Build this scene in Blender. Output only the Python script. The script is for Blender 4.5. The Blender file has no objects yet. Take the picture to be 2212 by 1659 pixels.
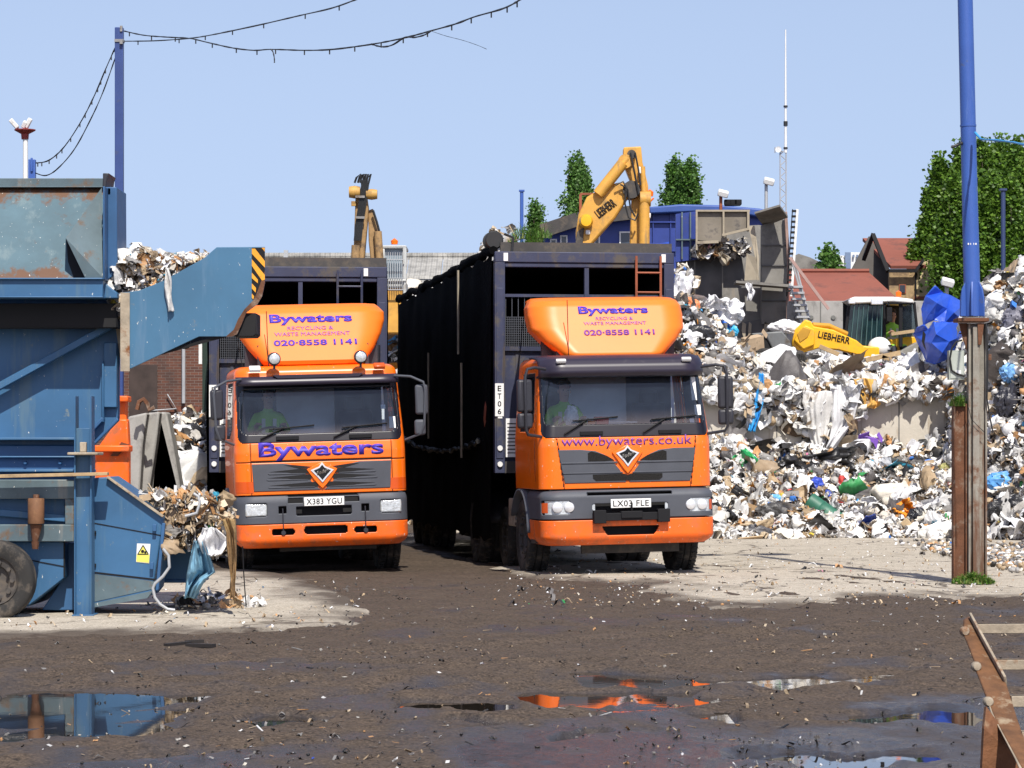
import bpy, bmesh, math, random
import numpy as np
from mathutils import Vector, Matrix, Euler
R = math.radians
SC = bpy.context.scene
COL = SC.collection
rnd = random.Random(7)
# ---------------------------------------------------------------- camera, sky, sun, exposure
F, CX, HV, CH = 6160.0, 1106.0, 970.0, 1.65       # focal length in photo units (2212 wide), horizon row, eye height
cam = bpy.data.cameras.new('camera'); co = bpy.data.objects.new('camera', cam); COL.objects.link(co)
co.location = (0, 0, CH); co.rotation_euler = (R(90), 0, 0)
cam.sensor_width = 36; cam.lens = 36*F/2212; cam.shift_y = (HV-829.5)/2212
cam.clip_start = .5; cam.clip_end = 6000
SC.camera = co
SUN_EL, SUN_AZ = R(52), R(11)                      # behind the camera, a little to its right
W_ = bpy.data.worlds.new('World'); SC.world = W_; W_.use_nodes = True
nt = W_.node_tree; bg = nt.nodes['Background']
sky = nt.nodes.new('ShaderNodeTexSky'); sky.sky_type = 'NISHITA'; sky.sun_disc = False
sky.sun_elevation = SUN_EL; sky.sun_rotation = R(180)-SUN_AZ
sky.air_density = 1.0; sky.dust_density = 1.0; sky.ozone_density = 1.6; sky.altitude = 0
tint = nt.nodes.new('ShaderNodeMix'); tint.data_type = 'RGBA'; tint.blend_type = 'MULTIPLY'; tint.inputs[0].default_value = 1
tint.inputs[7].default_value = (1.09, .915, .865, 1)
nt.links.new(sky.outputs[0], tint.inputs[6]); nt.links.new(tint.outputs[2], bg.inputs[0])
geo = nt.nodes.new('ShaderNodeTexCoord'); lift = nt.nodes.new('ShaderNodeVectorMath'); lift.operation = 'MULTIPLY_ADD'; lift.inputs[1].default_value = (1, 1, .12); lift.inputs[2].default_value = (0, 0, .20)
sxyz = nt.nodes.new('ShaderNodeSeparateXYZ'); cxyz = nt.nodes.new('ShaderNodeCombineXYZ'); zq = nt.nodes.new('ShaderNodeMath'); zq.operation = 'POWER'; zq.inputs[1].default_value = 3; z3 = nt.nodes.new('ShaderNodeMath'); z3.operation = 'MULTIPLY_ADD'; z3.inputs[1].default_value = 5.0
nt.links.new(geo.outputs['Generated'], lift.inputs[0]); nt.links.new(geo.outputs['Generated'], sxyz.inputs[0]); nt.links.new(sxyz.outputs[2], zq.inputs[0]); nt.links.new(zq.outputs[0], z3.inputs[0])
s2 = nt.nodes.new('ShaderNodeSeparateXYZ'); nt.links.new(lift.outputs[0], s2.inputs[0]); nt.links.new(s2.outputs[2], z3.inputs[2]); nt.links.new(s2.outputs[0], cxyz.inputs[0]); nt.links.new(s2.outputs[1], cxyz.inputs[1]); nt.links.new(z3.outputs[0], cxyz.inputs[2]); nt.links.new(cxyz.outputs[0], sky.inputs[0])
bg.inputs[1].default_value = .15
sl = bpy.data.lights.new('sun', 'SUN'); sl.energy = 4.6; sl.angle = R(.5); sl.color = (1, .95, .87)
so = bpy.data.objects.new('sun', sl); COL.objects.link(so)
to_sun = Vector((math.sin(SUN_AZ)*math.cos(SUN_EL), -math.cos(SUN_AZ)*math.cos(SUN_EL), math.sin(SUN_EL)))
so.rotation_euler = to_sun.to_track_quat('Z', 'Y').to_euler(); so.location = (6, -20, 30)
SC.view_settings.view_transform = 'Standard'; SC.view_settings.look = 'None'
SC.view_settings.exposure = 0.35; SC.view_settings.gamma = 1
SC.cycles.max_bounces = 6; SC.cycles.transparent_max_bounces = 12; SC.cycles.caustics_reflective = False; SC.cycles.caustics_refractive = False
SC.cycles.use_denoising = True

def at(u, v, Y):                                   # photo position and distance -> point in the yard
    return Vector(((u-CX)/F*Y, Y, CH+(HV-v)/F*Y))
def gnd(u, v):
    Y = F*CH/(v-HV); return Vector(((u-CX)/F*Y, Y, 0))

# ---------------------------------------------------------------- materials
def mk(name):
    m = bpy.data.materials.new(name); m.use_nodes = True
    n = m.node_tree; return m, n, n.nodes, n.links, n.nodes['Principled BSDF']
def noise(N, L, scale, detail=4, rough=.6, vec=None, stretch=None):
    t = N.new('ShaderNodeTexNoise'); t.inputs['Scale'].default_value = scale; t.inputs['Detail'].default_value = detail; t.inputs['Roughness'].default_value = rough
    tc = N.new('ShaderNodeTexCoord'); src = tc.outputs['Object']
    if stretch:
        mp = N.new('ShaderNodeMapping'); mp.inputs['Scale'].default_value = stretch; L.new(src, mp.inputs[0]); src = mp.outputs[0]
    L.new(src, t.inputs['Vector']); return t.outputs[0]
def ramp(N, L, src, p0, p1, c0=(0, 0, 0, 1), c1=(1, 1, 1, 1)):
    r = N.new('ShaderNodeValToRGB'); r.color_ramp.elements[0].position = p0; r.color_ramp.elements[1].position = p1
    r.color_ramp.elements[0].color = c0; r.color_ramp.elements[1].color = c1; L.new(src, r.inputs[0]); return r.outputs[0]
def mix(N, L, fac, a, b, mode='MIX'):
    x = N.new('ShaderNodeMix'); x.data_type = 'RGBA'; x.blend_type = mode
    for i, s in ((0, fac), (6, a), (7, b)):
        if isinstance(s, (int, float)): x.inputs[i].default_value = s
        elif isinstance(s, (tuple, list)): x.inputs[i].default_value = tuple(s)[:3]+(1,)
        else: L.new(s, x.inputs[i])
    return x.outputs[2]
def bump(N, L, b, src, strength, dist=.02, prev=None):
    k = N.new('ShaderNodeBump'); k.inputs['Strength'].default_value = strength; k.inputs['Distance'].default_value = dist
    L.new(src, k.inputs['Height'])
    if prev is not None: L.new(prev, k.inputs['Normal'])
    L.new(k.outputs[0], b.inputs['Normal']); return k.outputs[0]
def M(name, col, rough=.5, metal=0, var=.12, vs=2.5, dirt=None, damt=.5, ds=3, streak=None, samt=.55, bmp=.0, bs=40, spec=.5, coat=0, dpos=.12, fleck=None, edge=None):
    m, n, N, L, b = mk(name)
    c = mix(N, L, ramp(N, L, noise(N, L, vs, 5), .3, .7), [x*(1-var) for x in col], [min(1, x*(1+var)) for x in col])
    if streak:
        f = ramp(N, L, noise(N, L, 5, 5, .65, stretch=(1, 1, .12)), samt, samt+.12); c = mix(N, L, f, c, streak)
    if dirt:
        f = ramp(N, L, noise(N, L, ds, 8, .7), damt, damt+dpos); c = mix(N, L, f, c, dirt)
        L.new(mix(N, L, f, (rough,)*3, (.85,)*3), b.inputs['Roughness'])
    else: b.inputs['Roughness'].default_value = rough
    if edge:                                                     # rust eating in from the top and bottom edges: z0, z1, reach
        z0, z1, reach, ec = edge; tc = N.new('ShaderNodeTexCoord'); sp = N.new('ShaderNodeSeparateXYZ'); L.new(tc.outputs['Object'], sp.inputs[0])
        f = None
        for za, zb in ((z0+reach, z0), (z1-reach, z1)):
            r = N.new('ShaderNodeMapRange'); r.inputs[1].default_value = za; r.inputs[2].default_value = zb; L.new(sp.outputs[2], r.inputs[0])
            if f is None: f = r.outputs[0]
            else: q = N.new('ShaderNodeMath'); q.operation = 'MAXIMUM'; L.new(f, q.inputs[0]); L.new(r.outputs[0], q.inputs[1]); f = q.outputs[0]
        q = N.new('ShaderNodeMath'); q.operation = 'MULTIPLY_ADD'; L.new(noise(N, L, 4.5, 8, .72, stretch=(1, 1, .55)), q.inputs[0]); q.inputs[1].default_value = 1.6; q.inputs[2].default_value = -.62
        w = N.new('ShaderNodeMath'); w.operation = 'MULTIPLY_ADD'; L.new(f, w.inputs[0]); w.inputs[1].default_value = .50; L.new(q.outputs[0], w.inputs[2])
        c = mix(N, L, ramp(N, L, w.outputs[0], .46, .62), c, ec)
    if fleck: c = mix(N, L, ramp(N, L, noise(N, L, fleck[0], 3, .6, stretch=(1, 1, .5)), fleck[1], fleck[1]+.03), c, (.62, .62, .58))
    L.new(c, b.inputs['Base Color']); b.inputs['Metallic'].default_value = metal; b.inputs['Specular IOR Level'].default_value = spec
    b.inputs['Coat Weight'].default_value = coat
    if bmp: bump(N, L, b, noise(N, L, bs, 4), bmp)
    return m
def glass(name, tintc, ior=1.5, base=(.02, .025, .03)):
    m, n, N, L, b = mk(name); out = N['Material Output']; N.remove(b)
    t = N.new('ShaderNodeBsdfTransparent'); t.inputs[0].default_value = tintc+(1,)
    g = N.new('ShaderNodeBsdfGlossy'); g.inputs['Roughness'].default_value = .03; g.inputs['Color'].default_value = (1, 1, 1, 1)
    d = N.new('ShaderNodeBsdfDiffuse'); d.inputs['Color'].default_value = (.26, .36, .50, 1)   # dust film on the pane, tinted blue to stand for reflected sky
    f = N.new('ShaderNodeFresnel'); f.inputs[0].default_value = ior
    s0 = N.new('ShaderNodeMixShader'); L.new(ramp(N, L, noise(N, L, 3, 6, .7), .35, .8, (.02, .02, .02, 1), (.07, .07, .07, 1)), s0.inputs[0]); L.new(t.outputs[0], s0.inputs[1]); L.new(d.outputs[0], s0.inputs[2])
    s = N.new('ShaderNodeMixShader'); L.new(f.outputs[0], s.inputs[0]); L.new(s0.outputs[0], s.inputs[1]); L.new(g.outputs[0], s.inputs[2])
    L.new(s.outputs[0], out.inputs[0]); return m
def colmat(name, rough=.6, bmp=.25, bs=30, spec=.35, var=.25, trans=0):     # colour carried by each piece of rubbish or each leaf
    m, n, N, L, b = mk(name)
    a = N.new('ShaderNodeAttribute'); a.attribute_name = 'Col'
    c = mix(N, L, ramp(N, L, noise(N, L, 9, 5), .3, .75), a.outputs[0], mix(N, L, 1.0, a.outputs[0], (1-var, 1-var*1.05, 1-var*1.15), 'MULTIPLY'))
    L.new(c, b.inputs['Base Color']); b.inputs['Roughness'].default_value = rough; b.inputs['Specular IOR Level'].default_value = spec
    if bmp: bump(N, L, b, noise(N, L, bs, 3), bmp)
    if trans:
        t = N.new('ShaderNodeBsdfTranslucent'); L.new(c, t.inputs[0]); s = N.new('ShaderNodeMixShader'); s.inputs[0].default_value = trans
        L.new(b.outputs[0], s.inputs[1]); L.new(t.outputs[0], s.inputs[2]); L.new(s.outputs[0], N['Material Output'].inputs[0])
    return m
RUST = (.10, .045, .02)
DUST = (.20, .17, .13)
orange = M('orange_paint', (.92, .162, .004), .32, var=.06, dirt=(.34, .11, .04), damt=.57, ds=2.2, coat=.25, dpos=.3, fleck=(30, .69))
orange_p = M('orange_plastic', (.88, .135, .008), .45, var=.08, dirt=(.26, .12, .06), damt=.49, ds=4.5, dpos=.3, fleck=(26, .68))
orange_d = M('orange_deflector', (.93, .19, .012), .42, var=.04, dirt=(.62, .2, .05), damt=.62, ds=1.5, dpos=.3)
grey_p = M('grey_bumper_plastic', (.066, .072, .088), .6, var=.12, dirt=(.11, .105, .10), damt=.6, ds=3, dpos=.3, bmp=.06, bs=120)
dark_p = M('dark_plastic', (.028, .028, .036), .45, var=.15, dirt=(.09, .085, .08), damt=.6, ds=4, dpos=.3)
visor_m = M('smoked_visor', (.022, .017, .032), .38, var=.1, dirt=(.07, .06, .065), damt=.6, dpos=.3)
surr_m = M('black_glass_border', (.010, .010, .016), .3, var=.2)
black = M('black_void', (.006, .006, .007), .8, var=.1)
rubber = M('tyre_rubber', (.022, .021, .020), .85, var=.2, dirt=(.09, .075, .06), damt=.5, ds=5, bmp=.2, bs=60)
steel = M('bare_steel', (.33, .32, .30), .45, .6, var=.2, dirt=(.16, .12, .09), damt=.5)
chrome = M('chrome', (.74, .75, .77), .22, .35, var=.05)
lensg = M('lamp_glass', (.62, .65, .66), .12, .35, var=.25, vs=25, bmp=.25, bs=40)
amber = M('amber_lens', (.60, .085, .008), .25, var=.1)
white_pl = M('plate_white', (.78, .78, .76), .4, var=.04, dirt=(.45, .42, .38), damt=.62)
ink = M('plate_black', (.01, .01, .012), .7, spec=.25)
violet = M('violet_lettering', (.065, .035, .42), .5, var=.06)
purple = M('purple_lettering', (.17, .045, .30), .5, var=.08)
glass_w = glass('windscreen_glass', (.74, .84, .93), 1.8)
glass_s = glass('side_glass', (.45, .52, .55))
cabin = M('cabin_trim', (.055, .075, .12), .8, var=.2)
cabin_l = M('pale_light_and_sticker', (.80, .86, .92), .8, var=.06, vs=6)  # pale tone for the painted rear light and for stickers
navy = M('navy_trailer_paint', (.030, .036, .075), .55, var=.2, dirt=(.085, .075, .065), damt=.52, ds=3, streak=(.07, .055, .045), samt=.6)
tarp = M('black_netting', (.0035, .0035, .004), .95, var=.4, bmp=.6, bs=14, spec=.03)
dust_steel = M('dusty_trailer_steel', (.05, .045, .042), .7, var=.3, dirt=(.11, .09, .07), damt=.5)
rust_m = M('rusty_red_steel', (.30, .085, .04), .7, var=.25, dirt=RUST, damt=.55)
blue = M('blue_machine_paint', (.036, .118, .238), .5, var=.16, vs=1.5, dirt=(.16, .20, .21), damt=.62, ds=5, streak=(.075, .15, .225), samt=.54, dpos=.05, fleck=(36, .715))
blue_w = M('worn_blue_paint', (.066, .125, .155), .6, var=.2, vs=2, dirt=(.11, .06, .03), damt=.58, ds=3.2, streak=(.12, .18, .20), samt=.54, bmp=.05, fleck=(40, .695), edge=(3.33, 4.24, .20, (.12, .055, .026)))
blue_dark = M('deep_blue_paint', (.028, .098, .225), .55, var=.14, dirt=(.10, .13, .16), damt=.64, ds=6, fleck=(36, .73))
grey_blue = M('scuffed_grey_steel', (.10, .145, .165), .55, .2, var=.25, dirt=(.16, .10, .06), damt=.54, ds=4, streak=(.19, .20, .19), samt=.6, fleck=(36, .70))
pole_navy = M('pole_navy_paint', (.030, .060, .20), .45, var=.15, vs=1.2, dirt=(.06, .07, .10), damt=.6, ds=2)
pole_blue = M('pole_blue_paint', (.042, .105, .37), .42, var=.12, vs=1.2, dirt=(.10, .11, .10), damt=.62, ds=2.5, streak=(.12, .2, .45), samt=.6)
bright_blue = M('bright_blue_plastic', (.022, .085, .52), .32, var=.12, dirt=(.06, .1, .3), damt=.6, coat=.3)
hall_blue = M('hall_blue_cladding', (.020, .045, .24), .5, var=.12, dirt=(.06, .07, .14), damt=.6)
rust = M('rusted_steel', (.125, .050, .023), .85, var=.35, vs=4, dirt=(.26, .20, .15), damt=.54, ds=3, streak=(.075, .03, .015), samt=.56, bmp=.35, bs=30)
rust_pale = M('flaking_grey_steel', (.27, .25, .21), .8, var=.25, dirt=(.13, .055, .025), damt=.5, ds=2.5, streak=(.12, .06, .035), samt=.5, bmp=.25, bs=25)
mud_steel = M('mud_smeared_steel', (.36, .30, .22), .7, .1, var=.3, vs=6, dirt=(.20, .075, .02), damt=.53, ds=5, bmp=.3, bs=30)
yellow = M('digger_yellow', (.64, .33, .055), .5, var=.14, dirt=(.24, .16, .07), damt=.50, ds=2.2, dpos=.25, streak=(.36, .22, .08), samt=.57)
yellow_b = M('loader_yellow', (.82, .43, .01), .42, var=.08, dirt=(.34, .22, .08), damt=.54, ds=3, dpos=.2)
haz_y = M('hazard_yellow', (.75, .33, .02), .55, var=.15, dirt=(.2, .12, .05), damt=.58, ds=9)
hose_m = M('hose_black', (.02, .02, .02), .5, var=.2)
wood = M('weathered_wood', (.40, .28, .15), .8, var=.3, vs=6, dirt=(.2, .14, .08), damt=.55, bmp=.2)
conc_b = M('grey_concrete', (.33, .32, .30), .9, var=.15, dirt=(.19, .18, .17), damt=.52, ds=2, streak=(.2, .19, .18), samt=.58, bmp=.2, bs=30)
conc_w = M('pale_concrete_wall', (.52, .48, .41), .9, var=.12, vs=1.2, dirt=(.30, .25, .18), damt=.55, ds=1.3, streak=(.28, .22, .15), samt=.56, bmp=.3, bs=18, dpos=.2)
hall_grey = M('dusty_grey_sheeting', (.21, .20, .18), .85, var=.25, vs=1.2, dirt=(.075, .07, .065), damt=.52, ds=.9, streak=(.25, .22, .18), samt=.57, dpos=.2)
hall_dark = M('dark_sheeting', (.125, .122, .12), .85, var=.35, vs=1.2, dirt=(.13, .12, .11), damt=.55, ds=1.2, dpos=.2)  # darker grey than the dusty sheeting, blotched at random
tan_sheet = M('tan_sheeting', (.36, .31, .23), .85, var=.2, vs=2, dirt=(.2, .17, .13), damt=.5, ds=2, dpos=.2)
white_m = M('white_paint', (.75, .75, .73), .5, var=.06, dirt=(.5, .47, .42), damt=.6)
grey_m = M('galvanised_grey', (.42, .43, .44), .5, .2, var=.12)
brown_c = M('rust_brown_roller', (.18, .085, .04), .7, var=.25, vs=8, dirt=(.3, .16, .07), damt=.6)
skin_m = M('skin', (.50, .27, .18), .6, var=.06)
hivis_g = M('hivis_green', (.30, .62, .06), .7, var=.1)
cloth_d = M('dark_cloth', (.035, .04, .055), .9, var=.15)
hair_m = M('dark_hair', (.04, .028, .02), .8)
trash_m = colmat('rubbish', .55, .3, 28, .4, .20)
leaf_m = colmat('leaves', .45, 0, 10, .4, .25, trans=.36)

# ---------------------------------------------------------------- things, parts, shapes
def tag(o, label, cat, group=None, kind=None):
    if label: o['label'] = label
    if cat: o['category'] = cat
    if group: o['group'] = group
    if kind: o['kind'] = kind
    return o
def thing(name, label, cat, loc=(0, 0, 0), rz=0, group=None):
    o = bpy.data.objects.new(name, None); COL.objects.link(o); o.empty_display_size = .3
    o.location = loc; o.rotation_euler = (0, 0, rz); return tag(o, label, cat, group)
def mesh_obj(name, me, mats, parent=None):
    o = bpy.data.objects.new(name, me); COL.objects.link(o)
    for m in (mats if isinstance(mats, (list, tuple)) else [mats]): me.materials.append(m)
    if parent: o.parent = parent
    return o
def rot_to(d):
    return Vector((0, 0, 1)).rotation_difference(Vector(d)).to_matrix()
class MB:
    def __init__(s, off=(0, 0, 0)): s.v = []; s.f = []; s.m = []; s.off = Vector(off)
    def add(s, vs, fs, mi=0):
        k = len(s.v); s.v += [Vector(p) for p in vs]; s.f += [[i+k for i in f] for f in fs]; s.m += [mi]*len(fs); return s
    def box(s, x0, x1, y0, y1, z0, z1, mi=0):
        return s.add([(x0, y0, z0), (x1, y0, z0), (x1, y1, z0), (x0, y1, z0), (x0, y0, z1), (x1, y0, z1), (x1, y1, z1), (x0, y1, z1)],
                     [(0, 3, 2, 1), (4, 5, 6, 7), (0, 1, 5, 4), (1, 2, 6, 5), (2, 3, 7, 6), (3, 0, 4, 7)], mi)
    def boxc(s, c, size, rot=None, mi=0):
        m = rot.to_matrix() if isinstance(rot, Euler) else (rot or Matrix.Identity(3)); h = Vector(size)/2; c = Vector(c)
        p = [c+m@Vector((h.x*a, h.y*b, h.z*d)) for d in (-1, 1) for a, b in ((-1, -1), (1, -1), (1, 1), (-1, 1))]
        return s.add(p, [(0, 3, 2, 1), (4, 5, 6, 7), (0, 1, 5, 4), (1, 2, 6, 5), (2, 3, 7, 6), (3, 0, 4, 7)], mi)
    def bar(s, a, b, w, d, mi=0, up=(0, -1, 0)):                 # flat bar from a to b, w wide, d thick along `up`
        a = Vector(a); b = Vector(b); z = (b-a).normalized(); y = Vector(up); y = (y-z*y.dot(z)).normalized(); x = y.cross(z)
        m = Matrix((x, y, z)).transposed(); return s.boxc((a+b)/2, (w, d, (b-a).length), m, mi)
    def prism(s, pts, y0, y1, mi=0, axis='y'):                   # outline in x,z pushed along y
        n = len(pts)
        if axis == 'y': A = [(x, y0, z) for x, z in pts]; B = [(x, y1, z) for x, z in pts]
        elif axis == 'x': A = [(y0, x, z) for x, z in pts]; B = [(y1, x, z) for x, z in pts]
        else: A = [(x, z, y0) for x, z in pts]; B = [(x, z, y1) for x, z in pts]
        return s.add(A+B, [tuple(range(n)), tuple(range(2*n-1, n-1, -1))]+[(i, i+n, (i+1) % n+n, (i+1) % n) for i in range(n)], mi)
    def uv(s, pts, Y, t, mi=0):                                   # outline measured in the photo, at distance Y, t thick
        return s.prism([(at(u, v, Y).x, at(u, v, Y).z) for u, v in pts], Y, Y+t, mi)
    def tube(s, path, r, n=8, mi=0, cap=True):
        path = [Vector(p) for p in path]; k = len(path); rr = r if isinstance(r, (list, tuple)) else [r]*k
        V = []; prev = None
        for i, p in enumerate(path):
            d = (path[min(i+1, k-1)]-path[max(i-1, 0)]).normalized()
            if prev is None:
                a = Vector((0, 0, 1)) if abs(d.z) < .9 else Vector((1, 0, 0)); x = d.cross(a).normalized()
            else: x = (prev-d*prev.dot(d)).normalized()
            prev = x; y = d.cross(x)
            V += [p+(x*math.cos(2*math.pi*j/n)+y*math.sin(2*math.pi*j/n))*rr[i] for j in range(n)]
        Fs = [(i*n+j, i*n+(j+1) % n, (i+1)*n+(j+1) % n, (i+1)*n+j) for i in range(k-1) for j in range(n)]
        if cap: Fs += [tuple(range(n-1, -1, -1)), tuple(range((k-1)*n, k*n))]
        return s.add(V, Fs, mi)
    def lathe(s, prof, c, axis='x', n=32, mi=0, a0=0):            # prof: (radius, along axis)
        V = []; c = Vector(c)
        for j in range(n):
            a = a0+2*math.pi*j/n; ca, sa = math.cos(a), math.sin(a)
            for r, t in prof:
                p = (t, r*ca, r*sa) if axis == 'x' else ((r*ca, t, r*sa) if axis == 'y' else (r*ca, r*sa, t)); V.append(c+Vector(p))
        k = len(prof)
        return s.add(V, [(j*k+i, j*k+i+1, ((j+1) % n)*k+i+1, ((j+1) % n)*k+i) for j in range(n) for i in range(k-1)], mi)
    def grid(s, fn, nu, nv, mi=0):
        V = [fn(i/nu, j/nv) for j in range(nv+1) for i in range(nu+1)]
        return s.add(V, [(j*(nu+1)+i, j*(nu+1)+i+1, (j+1)*(nu+1)+i+1, (j+1)*(nu+1)+i) for j in range(nv) for i in range(nu)], mi)
    def ball(s, c, r, n=12, mi=0, sc=(1, 1, 1)):
        c = Vector(c)
        return s.grid(lambda a, b: c+Vector((r*sc[0]*math.sin(math.pi*b)*math.cos(2*math.pi*a), r*sc[1]*math.sin(math.pi*b)*math.sin(2*math.pi*a), r*sc[2]*math.cos(math.pi*b))), n, max(4, n//2), mi)
    def build(s, name, mats, parent=None, smooth=None, bevel=0, xf=None, solid=0, seg=2, loc=None):
        me = bpy.data.meshes.new(name)
        vs = [(xf@p if xf else p)-s.off for p in s.v]
        me.from_pydata(vs, [], s.f); me.polygons.foreach_set('material_index', s.m)
        bm = bmesh.new(); bm.from_mesh(me); bmesh.ops.remove_doubles(bm, verts=bm.verts, dist=1e-5)
        bmesh.ops.recalc_face_normals(bm, faces=bm.faces); bm.to_mesh(me); bm.free()
        if smooth or bevel:
            me.polygons.foreach_set('use_smooth', [True]*len(me.polygons)); me.set_sharp_from_angle(angle=R(smooth or 35))
        o = mesh_obj(name, me, mats, parent)
        if loc: o.location = loc
        if solid:
            d = o.modifiers.new('thick', 'SOLIDIFY'); d.thickness = solid; d.offset = -1
        if bevel:
            d = o.modifiers.new('bevel', 'BEVEL'); d.width = bevel; d.segments = seg; d.limit_method = 'ANGLE'; d.angle_limit = R(40); d.harden_normals = False
        return o
def text(body, w, h, mat, parent, loc, rot=(90, 0, 0), bold=0, depth=.004, name='lettering', xf=None, shear=0, spacing=1, fn=None):
    cu = bpy.data.curves.new(name, 'FONT'); cu.body = body; cu.size = 1; cu.offset = bold; cu.shear = shear; cu.space_character = spacing; cu.resolution_u = 3
    ob = bpy.data.objects.new(name, cu); me = bpy.data.meshes.new_from_object(ob); bpy.data.objects.remove(ob)
    n = len(me.vertices); a = np.empty(n*3); me.vertices.foreach_get('co', a); a = a.reshape(-1, 3)
    lo, hi = a.min(0), a.max(0)
    a[:, 0] = (a[:, 0]-(lo[0]+hi[0])/2)*w/(hi[0]-lo[0]); a[:, 1] = (a[:, 1]-(lo[1]+hi[1])/2)*h/(hi[1]-lo[1]); a[:, 2] = 0
    e = Euler([R(x) for x in rot]).to_matrix().to_4x4(); m = Matrix.Translation(loc)@e
    if xf: m = xf@m
    pts = [m@Vector(p) for p in a]; me.vertices.foreach_set('co', np.array([tuple(p) for p in pts]).ravel())
    o = mesh_obj(name, me, mat, parent)
    if depth: d = o.modifiers.new('thick', 'SOLIDIFY'); d.thickness = depth; d.offset = 0
    return o
# ---- noise in the plane
_rs = np.random.RandomState(3); _lat = _rs.rand(256, 256)
def vn(x, y):
    xi = np.floor(x).astype(int); yi = np.floor(y).astype(int); fx = x-xi; fy = y-yi; fx = fx*fx*(3-2*fx); fy = fy*fy*(3-2*fy)
    g = lambda i, j: _lat[i & 255, j & 255]
    return (g(xi, yi)*(1-fx)+g(xi+1, yi)*fx)*(1-fy)+(g(xi, yi+1)*(1-fx)+g(xi+1, yi+1)*fx)*fy
def fbm(x, y, o=4, g=.5):
    s = 0; a = 1; t = 0
    for k in range(o): s = s+a*(vn(x*2**k+17.3*k, y*2**k+5.1*k)-.5); t += a; a *= g
    return s/t*2
def np_mesh(name, V, Fq, mats, parent=None, smooth=False, col=None, attrs=None, tri=False):
    me = bpy.data.meshes.new(name); k = 3 if tri else 4; nf = len(Fq)
    me.vertices.add(len(V)); me.vertices.foreach_set('co', np.asarray(V, dtype=np.float32).ravel())
    me.loops.add(nf*k); me.loops.foreach_set('vertex_index', np.asarray(Fq, dtype=np.int32).ravel())
    me.polygons.add(nf); me.polygons.foreach_set('loop_start', np.arange(0, nf*k, k, dtype=np.int32)); me.polygons.foreach_set('loop_total', np.full(nf, k, dtype=np.int32))
    if smooth: me.polygons.foreach_set('use_smooth', np.ones(nf, dtype=bool))
    if col is not None:
        a = me.color_attributes.new('Col', 'FLOAT_COLOR', 'POINT'); c4 = np.ones((len(V), 4), dtype=np.float32); c4[:, :3] = col; a.data.foreach_set('color', c4.ravel())
    for nme, arr in (attrs or {}).items():
        a = me.attributes.new(nme, 'FLOAT', 'POINT'); a.data.foreach_set('value', np.asarray(arr, dtype=np.float32))
    me.update(calc_edges=True); me.validate(); return mesh_obj(name, me, mats, parent)
def grid_faces(nx, ny):
    i, j = np.meshgrid(np.arange(nx-1), np.arange(ny-1)); a = (j*nx+i).ravel(); return np.stack([a, a+1, a+1+nx, a+nx], 1)
def sdist(px, py, poly):                                           # signed distance to a polygon, inside positive
    d = np.full(px.shape, 1e9); ins = np.zeros(px.shape, bool); n = len(poly)
    for k in range(n):
        (x0, y0), (x1, y1) = poly[k], poly[(k+1) % n]; ex, ey = x1-x0, y1-y0
        t = np.clip(((px-x0)*ex+(py-y0)*ey)/(ex*ex+ey*ey+1e-12), 0, 1); d = np.minimum(d, np.hypot(px-x0-t*ex, py-y0-t*ey))
        c = ((y0 > py) != (y1 > py)) & (px < ex*(py-y0)/(ey+1e-12*(ey == 0))+x0); ins ^= c
    return np.where(ins, d, -d)
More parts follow.
